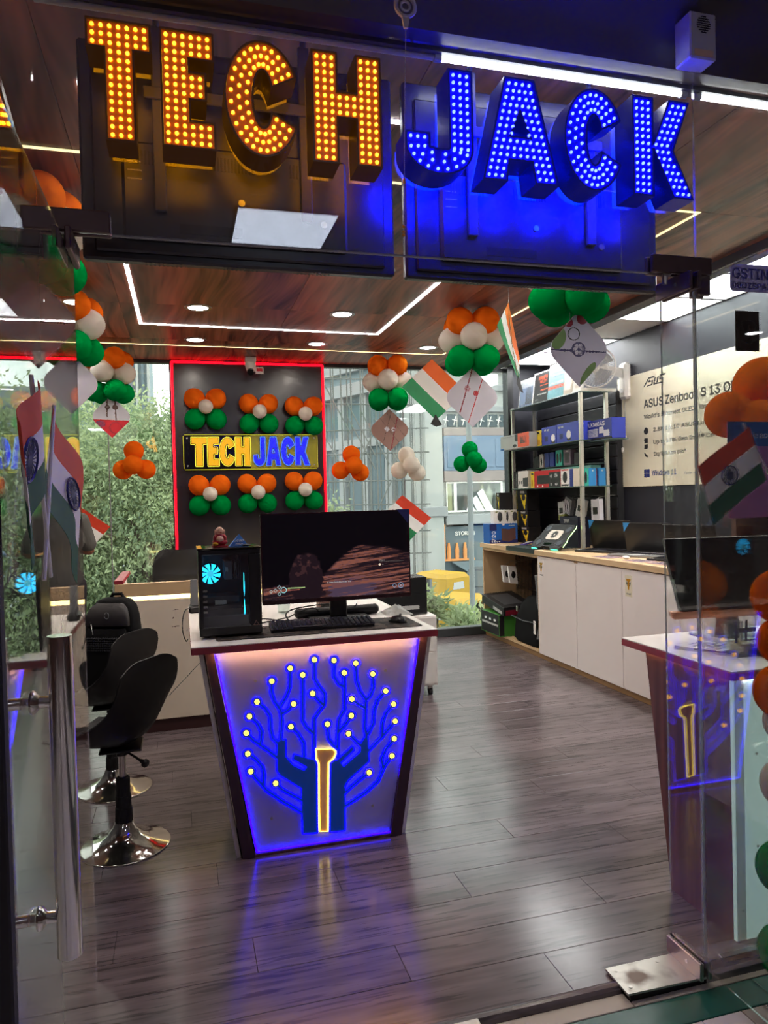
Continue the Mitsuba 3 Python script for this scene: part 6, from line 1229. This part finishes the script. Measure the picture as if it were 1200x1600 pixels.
def flag(label, Pf, group, stick, wave=.006, rch=.03, cu=.5):
    """Pf: hoist top, fly top, fly bottom, hoist bottom"""
    t = thing('hand_flag', label, 'flag', group)
    a, b, c, d = (np.array(p, float) for p in Pf); n = np.cross(b - a, d - a); n /= np.linalg.norm(n); w0 = np.linalg.norm(b - a)
    def S(u, v): return a * (1 - u) * (1 - v) + b * u * (1 - v) + c * u * v + d * (1 - u) * v + n * wave * math.sin(u * 7 + v * 1.5)
    for i, (nm, m) in enumerate((('saffron_band', 'm_flagred'), ('white_band', 'm_flagwhite'), ('green_band', 'm_flagdgreen'))):
        put(nm, thick(np.array([[S(u, v) for u in np.linspace(0, 1, 16)] for v in np.linspace(i / 3, (i + 1) / 3, 5)]), .0008), m, t, smooth=60)
    u0 = cu; c0 = S(u0, .5); ex = S(u0 + .05, .5) - S(u0 - .05, .5); ex /= np.linalg.norm(ex); ey = S(u0, .45) - S(u0, .55); ey -= ex * (ey @ ex); ey /= np.linalg.norm(ey); nn = np.cross(ex, ey)
    sgn = 1 if nn @ (EYE - c0) > 0 else -1
    chakra(c0 + nn * sgn * .0012, ex * sgn if False else ex, ey, rch, t) if sgn > 0 else chakra(c0 + nn * sgn * .0022, ex, ey, rch, t)
    if stick is not None: put('stick', tube(stick, .0035, 8), 'm_flagwhite', t)
    return t
flag('small tricolour flag with a blue wheel stuck tilted on the right glass pane', [(1.645, 1.790, 1.635), (1.462, 1.79, 1.517), (1.514, 1.792, 1.345), (1.705, 1.792, 1.475)], None, [(1.635, 1.80, 1.645), (1.80, 1.80, 1.36)], .003, .028, .52)
flag('left and larger tricolour flag of the pair stuck on the open left door', [(-.205, 1.205, 1.642), (-.190, .965, 1.548), (-.200, 1.05, 1.365), (-.210, 1.225, 1.475)], 'flags stuck on the left door', [(-.212, 1.195, 1.648), (-.212, 1.305, 1.332)], .008, .032, .42)
flag('right tricolour flag of the pair stuck on the open left door', [(-.212, 1.39, 1.622), (-.185, 1.585, 1.50), (-.19, 1.49, 1.30), (-.214, 1.325, 1.46)], 'flags stuck on the left door', [(-.213, 1.402, 1.628), (-.213, 1.25, 1.332)], .008, .03, .5)
# ================================================================ OUTSIDE THE REAR WINDOWS
def asphalt_fn(p, n, uv): return mikit.mix(C(120, 122, 122), C(150, 150, 148), mikit.fbm(p.x * .8, p.y * .8, 0.0, 3))
pr('m_asphalt', mikit.proc(asphalt_fn), .7)
struct('ground_outside', box(-40, 60, 7.3, 95, -3.3, -3.0), 'm_asphalt')
lg = struct('ledge_outside', box(-6, 8, 7.15, 9.1, -.9, -.42), 'm_lgrey')
for nm, c in (('m_stone', (172, 174, 172)), ('m_stone2', (150, 152, 154)), ('m_bluepanel', (118, 136, 160)), ('m_brownband', (150, 138, 136)), ('m_darkglass', (86, 98, 104)), ('m_shopint', (112, 112, 108)), ('m_cloth', (206, 196, 160)), ('m_orangeframe', (222, 150, 90)), ('m_bldgrey', (124, 138, 144)), ('m_bldgrey2', (98, 112, 120)), ('m_pole', (128, 132, 134)), ('m_bamboo', (104, 106, 104)), ('m_net', (150, 176, 178))): pr(nm, C(*c), .7)  # far surfaces kept pale, some haze put into their colours
fb = thing('store_building', 'pale stone store building with a lit show window across the street', 'building')
put('wall', [box(9.9, 30, 30.0, 40, -3, -1.4), box(9.9, 11.25, 30, 40, -1.4, 11), box(13.9, 30, 30, 40, -1.4, 11), box(11.25, 13.9, 30, 40, 2.1, 11), box(11.25, 13.9, 30.0, 40, .2, .72)], 'm_stone', fb)
put('window_recess', box(11.25, 13.9, 31.2, 31.3, -1.4, 2.1), 'm_shopint', fb)
put('pilaster', box(10.25, 11.05, 29.7, 30.0, -3, 7.6, .03), 'm_stone', fb); put('pilaster_base', box(10.1, 11.2, 29.6, 30.0, .55, 1.0, .04), 'm_stone2', fb); put('pilaster_capital', box(10.05, 11.25, 29.55, 30.0, 7.4, 8.2, .05), 'm_stone2', fb)
for z0, z1, m, nm in ((2.55, 4.1, 'm_bluepanel', 'blue_panel_band'), (4.1, 4.45, 'm_brownband', 'brown_band'), (2.08, 2.55, 'm_brownband', 'brown_band'), (5.15, 5.4, 'm_stone2', 'string_course'), (.18, .62, 'm_stone2', 'ledge'), (6.1, 6.35, 'm_stone2', 'string_course'), (6.9, 7.2, 'm_flagwhite', 'string_course')):
    put(nm, box(11.15, 24, 29.82 - (.12 if nm == 'ledge' else 0), 30.0, z0, z1, .02), m, fb)
for i in range(6):
    put('band_panel', box(11.3 + i * 1.15, 12.36 + i * 1.15, 29.79, 29.83, 2.7, 3.95, .01), 'm_bluepanel', fb)
for i in range(9):
    put('upper_window', box(11.4 + i * .5, 11.8 + i * .5, 29.95, 30.0, 4.5, 5.05, .01), 'm_darkglass', fb)
for i in range(10):
    x = 11.2 + i * .42; put('ornament', [tube([(x, 29.8, 4.55), (x + .12, 29.8, 4.95)], .022, 5), tube([(x - .06, 29.8, 4.8), (x + .2, 29.8, 4.74)], .022, 5)], 'm_flagwhite', fb, kind='stuff')
wf_ = put('show_window', [box(11.25, 13.95, 29.9, 29.98, 2.0, 2.1), box(11.25, 13.95, 29.9, 29.98, .72, .8), box(13.85, 13.95, 29.9, 29.98, .8, 2.0), box(11.6, 11.74, 29.9, 29.98, .8, 2.0), box(11.25, 11.3, 29.9, 29.98, .8, 2.0)], 'm_flagwhite', fb)
put('curtain', thick(np.array([[(11.32 + .28 * u, 30.15 + .03 * math.sin(u * 22), z) for u in np.linspace(0, 1, 16)] for z in (.8, 1.4, 2.0)]), .02), 'm_cloth', wf_, emit=(.16, .145, .075), w=.2)  # glow added to the cloth in place of light behind it
put('glass', box(11.3, 13.85, 29.935, 29.945, .8, 2.0), 'm_clear', wf_)
for i, (x, m) in enumerate(((12.0, 'm_dgrey'), (12.45, 'm_brown'), (13.2, 'm_cloth'), (13.55, 'm_cream'))):
    mn = put('mannequin', loft([(.82, x, 30.5, .10, .08), (1.2, x, 30.5, .13, .09), (1.55, x, 30.5, .2, .11), (1.68, x, 30.5, .12, .08), (1.72, x, 30.5, .05, .05), (1.78, x, 30.5, .07, .07), (1.9, x, 30.5, .08, .08), (1.96, x, 30.5, .03, .03)], 12, 2.2), m, fb, smooth=50)
lgm = thing('logo_sign', 'white sign of three slanted bars on the store front across the street', 'sign')
for pts in ([(12.10, .79), (12.5, .79), (12.33, 1.04), (12.16, .93)], [(12.60, .79), (12.92, .79), (12.57, 1.43), (12.36, 1.27)], [(13.02, .79), (13.37, .79), (12.86, 1.72), (12.63, 1.55)]):
    put('bar', onto(extr(Polygon(pts), .08), (0, 29.72, 0), FX, FZ), 'm_flagwhite', lgm, emit=(.85, .95, 1.05), w=.3)
gs_ = thing('ground_shop', 'ground floor shop front with an orange frame and three orange figures under the store window', 'shop front')
put('dark_opening', box(11.0, 15.0, 29.96, 30.0, -2.9, .1), 'm_bldgrey2', gs_)  # flat dark sheet in place of the shaded shop interior
put('frame', [box(11.05, 11.12, 29.8, 29.95, -1.35, .2), box(11.05, 12.5, 29.8, 29.95, -1.42, -1.33)], 'm_orangeframe', gs_)
for i in range(3): put('figure', loft([(-1.33, 11.3 + i * .38, 29.88, .09, .06), (-.95, 11.3 + i * .38, 29.88, .10, .06), (-.72, 11.3 + i * .38, 29.88, .06, .05), (-.62, 11.3 + i * .38, 29.88, .05, .05)], 10, 2.2), 'm_orangeframe', gs_, smooth=50)
put('awning', hull([(11.4, 29.8, -1.45), (13.4, 29.8, -1.45), (12.0, 28.6, -2.0), (13.8, 28.6, -2.0), (11.4, 29.8, -1.5), (13.4, 29.8, -1.5)]), 'm_bldgrey2', gs_)
put('shop_lettering', text('STORIES', .16, .03, True, None, False, (11.6, 29.9, -.3), FX, FZ), 'm_flagwhite', gs_)
# corner building under scaffolding
cbd = thing('corner_building', 'grey building with columns and a sloping cornice behind the scaffolding', 'building')
A0, A1 = np.array([9.7, 31.6]), np.array([3.0, 46.0])
def wallseg(a, b, z0, z1, off, m, nm):
    d = (b - a) / np.linalg.norm(b - a); n = np.array([d[1], -d[0]]); n = n if n[1] < 0 else -n
    P = []
    for q in (a, b):
        for o in (0, off): P += [(*(q + n * o), z0), (*(q + n * o), z1)]
    put(nm, hull(P), m, cbd)
L_ = lambda f: A0 + (A1 - A0) * f
wallseg(L_(0), L_(.62), -3, 7.6, -1.0, 'm_bldgrey', 'wall')
wallseg(L_(0), L_(.66), 6.4, 7.0, .5, 'm_stone2', 'cornice'); wallseg(L_(0), L_(.64), 7.6, 8.1, .3, 'm_stone2', 'parapet'); wallseg(L_(0), L_(.62), 3.9, 4.3, .3, 'm_stone2', 'string_course'); wallseg(L_(0), L_(.62), .3, .6, .3, 'm_stone2', 'string_course')
for i in range(6):
    f = .02 + i * .11; wallseg(L_(f), L_(f + .03), -3, 6.4, .28, 'm_stone2', 'column')
    for z0, z1 in ((-2.4, .0), (.9, 3.6), (4.5, 6.2)): wallseg(L_(f + .05), L_(f + .095), z0, z1, .03, 'm_bldgrey2', 'window')
sc_ = thing('scaffolding', 'tall bamboo scaffolding before the grey corner building', 'scaffolding')
g_ = np.random.default_rng(5)
B0, B1 = np.array([9.6, 28.5]), np.array([4.2, 30.0])
for i in range(17):
    q = B0 + (B1 - B0) * i / 16; top = 6.5 + (i / 16) * 3.2 + g_.uniform(-.6, .8)
    put('pole', tube([(q[0], q[1], -3), (q[0] + g_.uniform(-.1, .1), q[1], top)], .035, 5), 'm_bamboo', sc_)
    if i % 2 == 0:
        q2 = q + np.array([.2, 1.6]); put('pole', tube([(q2[0], q2[1], -3), (q2[0], q2[1], top + .3)], .03, 5), 'm_bamboo', sc_)
for j in range(10):
    z = -2 + j * 1.05
    put('ledger', tube([(B0[0] + .4, B0[1], z + g_.uniform(-.1, .1)), (B1[0] - .3, B1[1], z + g_.uniform(-.1, .1))], .03, 5), 'm_bamboo', sc_)
for j in range(9):
    q = B0 + (B1 - B0) * g_.uniform(.05, .8); z = g_.uniform(-2, 4.5); e = q + (B1 - B0) * .2
    put('brace', tube([(q[0], q[1] - .05, z), (e[0], e[1] - .05, z + g_.choice([-1, 1]) * 2.2)], .028, 5), 'm_bamboo', sc_)
tw = thing('tower_building', 'grey tower block rising behind the trees at the left window', 'building')
put('wall', box(-3.1, -1.6, 45, 52, -3, 13), 'm_bldgrey', tw)
for i in range(5): put('fin', box(-3.0 + i * .32, -2.85 + i * .32, 44.8, 45, -3, 13), 'm_bldgrey2' if i % 2 else 'm_stone', tw)
tw = thing('office_block', 'pale office block far behind the trees at the left', 'building')
put('wall', box(-14, -4.2, 50, 60, -3, 9), 'm_bldgrey', tw)
for i in range(6): put('window_band', box(-13.8, -4.4, 49.9, 50, -1 + i * 1.6, -.2 + i * 1.6), 'm_bldgrey2', tw)
pl_ = thing('street_pole', 'thin grey street pole standing outside the right window', 'pole')
put('shaft', tube([(6.62, 16, -3), (6.62, 16, 4.2)], .065, 10), 'm_pole', pl_); put('base', lathe([(.001, 0), (.16, 0), (.14, .3), (.07, .35), (.001, .36)], 14, (6.62, 16, -3)), 'm_pole', pl_)
# rickshaws and cars
pr('m_wheel', C(30, 30, 32), .7); pr('m_autogreen', C(60, 120, 80), .5); pr('m_carglass', C(60, 70, 76), .12)
def auto(label, x, y, rot):
    t = thing('auto_rickshaw', label, 'auto rickshaw', None)
    R_ = trimesh.transformations.translation_matrix((x, y, -3)) @ trimesh.transformations.rotation_matrix(rot, (0, 0, 1)); r_ = lambda q: (lambda c: (c.apply_transform(R_), c)[1])(q.copy())
    put('body', r_(hull([(-.62, -.9, .35), (.62, -.9, .35), (-.62, .9, .35), (.62, .9, .35), (-.66, -.9, .95), (.66, -.9, .95), (-.6, .9, .9), (.6, .9, .9), (0, 1.35, .4), (0, 1.3, .85)])), 'm_autogreen', t)
    put('canopy', r_(cat_(hull([(-.62, -.95, 1.62), (.62, -.95, 1.62), (-.6, .55, 1.66), (.6, .55, 1.66), (-.5, -.85, 1.78), (.5, -.85, 1.78), (-.48, .45, 1.8), (.48, .45, 1.8), (-.5, .85, 1.55), (.5, .85, 1.55)]), hull([(-.66, -.96, .9), (.66, -.96, .9), (-.62, -.96, 1.64), (.62, -.96, 1.64), (-.66, -.90, .9), (.66, -.90, .9), (-.62, -.90, 1.64), (.62, -.90, 1.64)]), hull([(-.66, -.9, .92), (-.66, -.3, .92), (-.62, -.9, 1.64), (-.62, -.3, 1.64), (-.62, -.9, .92), (-.58, -.3, 1.64)]), hull([(.66, -.9, .92), (.66, -.3, .92), (.62, -.9, 1.64), (.62, -.3, 1.64), (.62, -.9, .92), (.58, -.3, 1.64)]))), 'm_yellow_auto', t)
    put('rear_window', r_(hull([(-.3, -.97, 1.25), (.3, -.97, 1.25), (-.26, -.97, 1.5), (.26, -.97, 1.5), (-.3, -.955, 1.25), (.26, -.955, 1.5)])), 'm_lgrey', t)
    put('windscreen', r_(hull([(-.52, .86, .95), (.52, .86, .95), (-.48, .80, 1.52), (.48, .80, 1.52), (-.52, .84, .95), (.52, .84, .95)])), 'm_carglass', t)
    for wx, wy in ((-.58, -.55), (.58, -.55), (0, 1.15)): put('wheel', r_(cyl((wx - .06, wy, .22), (wx + .06, wy, .22), .22, 16)), 'm_wheel', t)
auto('farther yellow auto rickshaw on the street outside the right window', 8.62, 24, .5)
auto('nearer yellow auto rickshaw behind the plants outside the right window', 7.05, 18.2, -.9)
def car(label, x, y, rot, c):
    k = pr('m_car_' + c, C(*{'dark': (70, 74, 80), 'white': (214, 216, 214), 'silver': (150, 154, 158)}[c]), .25)
    t = thing('car', label, 'car', None)
    R_ = trimesh.transformations.translation_matrix((x, y, -3)) @ trimesh.transformations.rotation_matrix(rot, (0, 0, 1)); r_ = lambda q: (lambda cc: (cc.apply_transform(R_), cc)[1])(q.copy())
    put('body', r_(hull([(s * w, yy, z) for s in (-1, 1) for w, yy, z in ((.8, -2.0, .3), (.84, -1.95, .65), (.8, -1.9, .85), (.84, 0, .92), (.84, 1.2, .85), (.78, 1.95, .7), (.72, 2.05, .45), (.74, 2.0, .3))])), k, t, smooth=25)
    put('cabin', r_(hull([(s * w, yy, z) for s in (-1, 1) for w, yy, z in ((.76, -1.7, .88), (.78, 1.0, .88), (.62, -1.2, 1.4), (.62, .3, 1.42))])), 'm_carglass', t)
    put('roof', r_(hull([(s * .6, yy, z) for s in (-1, 1) for yy, z in ((-1.15, 1.40), (.25, 1.42), (-1.05, 1.46), (.15, 1.47))])), k, t)
    for wx in (-.76, .76):
        for wy in (-1.25, 1.3): put('wheel', r_(cyl((wx - .09, wy, .3), (wx + .09, wy, .3), .3, 18)), 'm_wheel', t)
    for wx in (-.55, .55): put('head_lamp', r_(ball((wx, 1.96, .62), (.14, .06, .08), 2)), 'm_flagwhite', t, smooth=True); put('tail_lamp', r_(box(wx - .12, wx + .12, -2.0, -1.93, .62, .78)), 'm_red', t)
car('dark car parked across the street right of the rickshaws', 11.7, 27.0, 2.6, 'dark'); car('white car at the far right of the street outside', 14.2, 26.6, 2.6, 'white'); car('silver car farther left on the street outside', 9.2, 26.3, 2.6, 'silver')
mb2 = thing('motorbike', 'dark motorbike parked before the cars outside the right window', 'motorbike')
for yy in (23.4, 24.6): put('wheel', tube([(9.9 + .02, yy + .3 * math.cos(a), -2.7 + .3 * math.sin(a)) for a in np.linspace(0, 2 * np.pi, 17)[:-1]], .05, 6, True), 'm_wheel', mb2)
put('frame', [tube([(9.92, 23.4, -2.7), (9.92, 23.8, -2.35), (9.92, 24.4, -2.25), (9.92, 24.6, -2.7)], .05, 6), ball((9.92, 24.2, -2.2), (.13, .3, .13), 2), box(9.8, 10.04, 23.3, 23.9, -2.3, -2.18, .03)], 'm_black', mb2); put('handlebar', tube([(9.62, 24.4, -1.95), (9.92, 24.45, -2.05), (10.22, 24.4, -1.95)], .025, 6), 'm_steel', mb2)
# trees: crowns of leaf cards round a branching trunk
for i, c in enumerate(((158, 170, 134), (180, 192, 150), (132, 148, 118))):
    scene[f'm_leaf{i}'] = {'type': 'principledthin', 'base_color': {'type': 'rgb', 'value': list(C(*c))}, 'roughness': .55, 'diff_trans': .7, 'eta': 1.4}
pr('m_bark', C(96, 84, 74), .9)
def leaves(Pc, Dr, L, W, g):
    """leaf cards: pairs of triangles bent along the midrib"""
    n = len(Pc); d = Dr / np.linalg.norm(Dr, axis=1, keepdims=True); r = g.normal(size=(n, 3)); s = np.cross(d, r); s /= np.linalg.norm(s, axis=1, keepdims=True); nn = np.cross(s, d)
    l = L * g.uniform(.6, 1.25, (n, 1)); w = W * g.uniform(.7, 1.2, (n, 1))
    a, b = Pc, Pc + d * l; m1, m2 = Pc + d * l * .45 + s * w + nn * w * .35, Pc + d * l * .45 - s * w + nn * w * .35
    v = np.stack([a, m1, b, m2], 1).reshape(-1, 3); o = np.arange(n)[:, None] * 4
    return trimesh.Trimesh(v, np.vstack([o + [0, 1, 2], o + [0, 2, 3]]), process=False)
def tree(label, x, y, zc, rx, rz, seed, ncl=240, per=60, L=.115):
    t = thing('tree', label, 'tree', 'trees outside the left window'); g = np.random.default_rng(seed)
    put('trunk', tube([(x, y, -3), (x + .1, y, -1.8), (x - .05, y, zc - rz * .3), (x, y, zc + rz * .5)], np.array([.22, .18, .13, .04]), 9), 'm_bark', t, smooth=True)
    D = g.normal(size=(ncl, 3)); D /= np.linalg.norm(D, axis=1, keepdims=True); R = g.uniform(.45, 1.0, (ncl, 1)) ** .6
    cc = np.array([x, y, zc]) + D * R * np.array([rx, rx * .8, rz]) * (1 + .25 * (g.random((ncl, 1)) - .5))
    for k in range(9):
        c = cc[k * 5]; put('branch', tube([(x, y, zc - rz * .5 + .1 * k), ((x + c[0]) / 2, (y + c[1]) / 2, (zc + c[2]) / 2 + .1), tuple(c)], np.array([.07, .045, .015]), 6), 'm_bark', t)
    for q in range(3):
        sel = cc[q::3]; Pc = np.repeat(sel, per, 0) + g.normal(size=(len(sel) * per, 3)) * np.array([.26, .26, .17]); Dr = g.normal(size=Pc.shape) * .7 + np.array([0, -.2, -.75]) + (Pc - np.repeat(sel, per, 0)) * 2.0
        put('foliage', leaves(Pc, Dr, L, L * .2, g), f'm_leaf{q}', t, kind='stuff')
tree('tall leafy tree filling the left window beside the red border', -.55, 14.2, .75, 1.9, 2.6, 11, 420, 100)
tree('leafy tree left of the one beside the red border', -3.2, 13.6, .6, 2.0, 2.7, 12, 380, 95)
tree('lighter tree behind the other two outside the left window', -1.7, 17.5, 1.1, 2.3, 3.0, 13, 340, 90, .13)
tree('leafy tree at the far left end of the left window', -6.2, 14.5, .7, 2.2, 2.8, 14, 300, 80)
tree('lower tree behind the red bordered panel outside', 1.6, 15.5, .0, 1.7, 2.2, 15, 260, 80)
def shrub(label, x, y, h, r, seed):
    t = thing('shrub', label, 'plant', 'plants on the ledge outside the right window'); g = np.random.default_rng(seed); Ls = []
    for k in range(16):
        a = g.uniform(0, 2 * np.pi); e = np.array([x + r * .8 * math.cos(a) * g.random(), y + r * .6 * math.sin(a), -.42 + h * g.uniform(.55, 1)]); put('stem', tube([(x + .03 * math.cos(a), y + .03 * math.sin(a), -.45), tuple((np.array([x, y, -.42]) + e) / 2 + np.array([0, 0, .06])), tuple(e)], .008, 5), 'm_bark', t)
        n = 26; Pc = e + g.normal(size=(n, 3)) * .05; Dr = g.normal(size=(n, 3)) + np.array([0, 0, .2]); Ls.append(leaves(Pc, Dr, .15, .022, g))
    put('foliage', Ls, f'm_leaf{seed % 2}', t, kind='stuff'); put('pot', lathe([(.001, 0), (.13, 0), (.17, .16), (.175, .2), (.15, .2), (.14, .17), (.001, .17)], 18, (x, y, -.6)), 'm_brown', t)
shrub('left bushy plant with narrow leaves outside the right window', 2.62, 8.3, .80, .22, 21); shrub('middle bushy plant with narrow leaves outside the right window', 2.98, 8.5, .62, .22, 22); shrub('low plant at the right end outside the right window', 3.35, 8.4, .40, .22, 23); shrub('low plant close behind the window sill outside', 3.08, 7.7, .42, .18, 24)

# ================================================================ THE PERSON AT THE LEFT
import manifold3d as m3
def skel(bones, edge=.022, smooth_it=8):
    M = m3.Manifold()
    for (p, r), (q, s) in bones:
        a = m3.Manifold.sphere(r, 20).translate(tuple(map(float, p))); b = m3.Manifold.sphere(s, 20).translate(tuple(map(float, q)))
        M = M + m3.Manifold.batch_hull([a, b])
    M = M.refine_to_length(edge); me = M.to_mesh(); t = trimesh.Trimesh(me.vert_properties[:, :3], me.tri_verts, process=True)
    trimesh.smoothing.filter_taubin(t, iterations=smooth_it); return t
pe = thing('person', 'person in a dark grey T-shirt with folded arms behind the open left door', 'person')
o = np.array([-.885, 5.86, 0]); fd_ = np.array([-.35, .94, 0]); fd_ /= np.linalg.norm(fd_); lr = np.array([fd_[1], -fd_[0], 0])
W = lambda r, f, z: o + lr * r + fd_ * f + np.array([0, 0, z])
sh, hp = 1.33, .86
arm = lambda s: [((W(s * .165, -.01, sh), .05), (W(s * .215, .03, 1.105), .041)), ((W(s * .215, .03, 1.105), .041), (W(-s * .02, .19 + s * .015, 1.115 + s * .02), .027)), ((W(-s * .02, .19 + s * .015, 1.115 + s * .02), .027), (W(-s * .09, .185 + s * .015, 1.125 + s * .02), .03))]
fing = lambda s: [((W(-s * .09, .185 + s * .015, 1.115 + k * .017 + s * .02), .0095), (W(-s * .165, .16 + s * .015, 1.10 + k * .018 + s * .02), .008)) for k in range(4)] + [((W(-s * .07, .19, 1.14 + s * .02), .011), (W(-s * .105, .185, 1.19 + s * .02), .009))]
leg = lambda s: [((W(s * .085, 0, hp), .088), (W(s * .09, .015, .47), .058)), ((W(s * .09, .015, .47), .058), (W(s * .095, -.02, .10), .040)), ((W(s * .095, -.02, .08), .042), (W(s * .11, .14, .04), .034))]
core = [((W(0, 0, .86), .125), (W(0, .01, 1.02), .115)), ((W(-.05, 0, .88), .10), (W(.05, 0, .88), .10)), ((W(-.06, .01, 1.2), .11), (W(.06, .01, 1.2), .11)), ((W(0, .01, 1.02), .115), (W(0, .01, 1.22), .12)), ((W(-.14, 0, sh - .01), .055), (W(.14, 0, sh - .01), .055)), ((W(0, 0, sh), .07), (W(0, .02, 1.42), .05))]
head = [((W(0, .02, 1.525), .082), (W(0, .05, 1.455), .058)), ((W(0, .0, 1.53), .084), (W(0, .045, 1.52), .078)), ((W(0, .12, 1.497), .012), (W(0, .105, 1.52), .012))]
body = skel(core + head + arm(1) + arm(-1) + fing(1) + fing(-1) + leg(1) + leg(-1) + [((W(s * .083, .015, 1.50), .018), (W(s * .085, .01, 1.475), .012)) for s in (-1, 1)])
put('body', body, 'm_skin', pe, smooth=True)
for s in (-1, 1):
    put('eye', ball(W(s * .032, .112, 1.52), .011, 2), 'm_flagwhite', pe, smooth=True); put('iris', ball(W(s * .032, .120, 1.52), .006, 1), 'm_hair', pe, smooth=True)
put('mouth', tube([W(-.022, .114, 1.452), W(0, .12, 1.450), W(.022, .114, 1.452)], .004, 6), 'm_maroonprint', pe)
put('hair', skel([((W(0, -.02, 1.55), .088), (W(0, .03, 1.562), .082)), ((W(0, -.035, 1.50), .072), (W(0, -.02, 1.55), .085))], .02, 4), 'm_hair', pe, smooth=True)
inf = lambda L, d: [((p, r + d), (q, s + d)) for (p, r), (q, s) in L]
put('shirt', skel(inf(core[:-1], .018) + [((W(0, 0, .80), .125), (W(0, .01, 1.0), .125)), ((W(-.05, 0, .82), .11), (W(.05, 0, .82), .11))] + [((W(s * .15, -.01, sh), .066), (W(s * .208, .02, 1.15), .062)) for s in (-1, 1)], .025, 6), 'm_shirt', pe, smooth=True)
put('trousers', skel([((W(s * .08, 0, .84), .105), (W(s * .09, .015, .47), .078)) for s in (-1, 1)] + [((W(s * .09, .015, .47), .078), (W(s * .095, -.02, .09), .07)) for s in (-1, 1)] + [((W(-.05, 0, .84), .11), (W(.05, 0, .84), .11))], .03, 5), 'm_trouser', pe, smooth=True)
for s in (-1, 1): put('shoe', skel([((W(s * .095, -.03, .042), .042), (W(s * .112, .15, .036), .036))], .02, 3), 'm_black', pe, smooth=True)
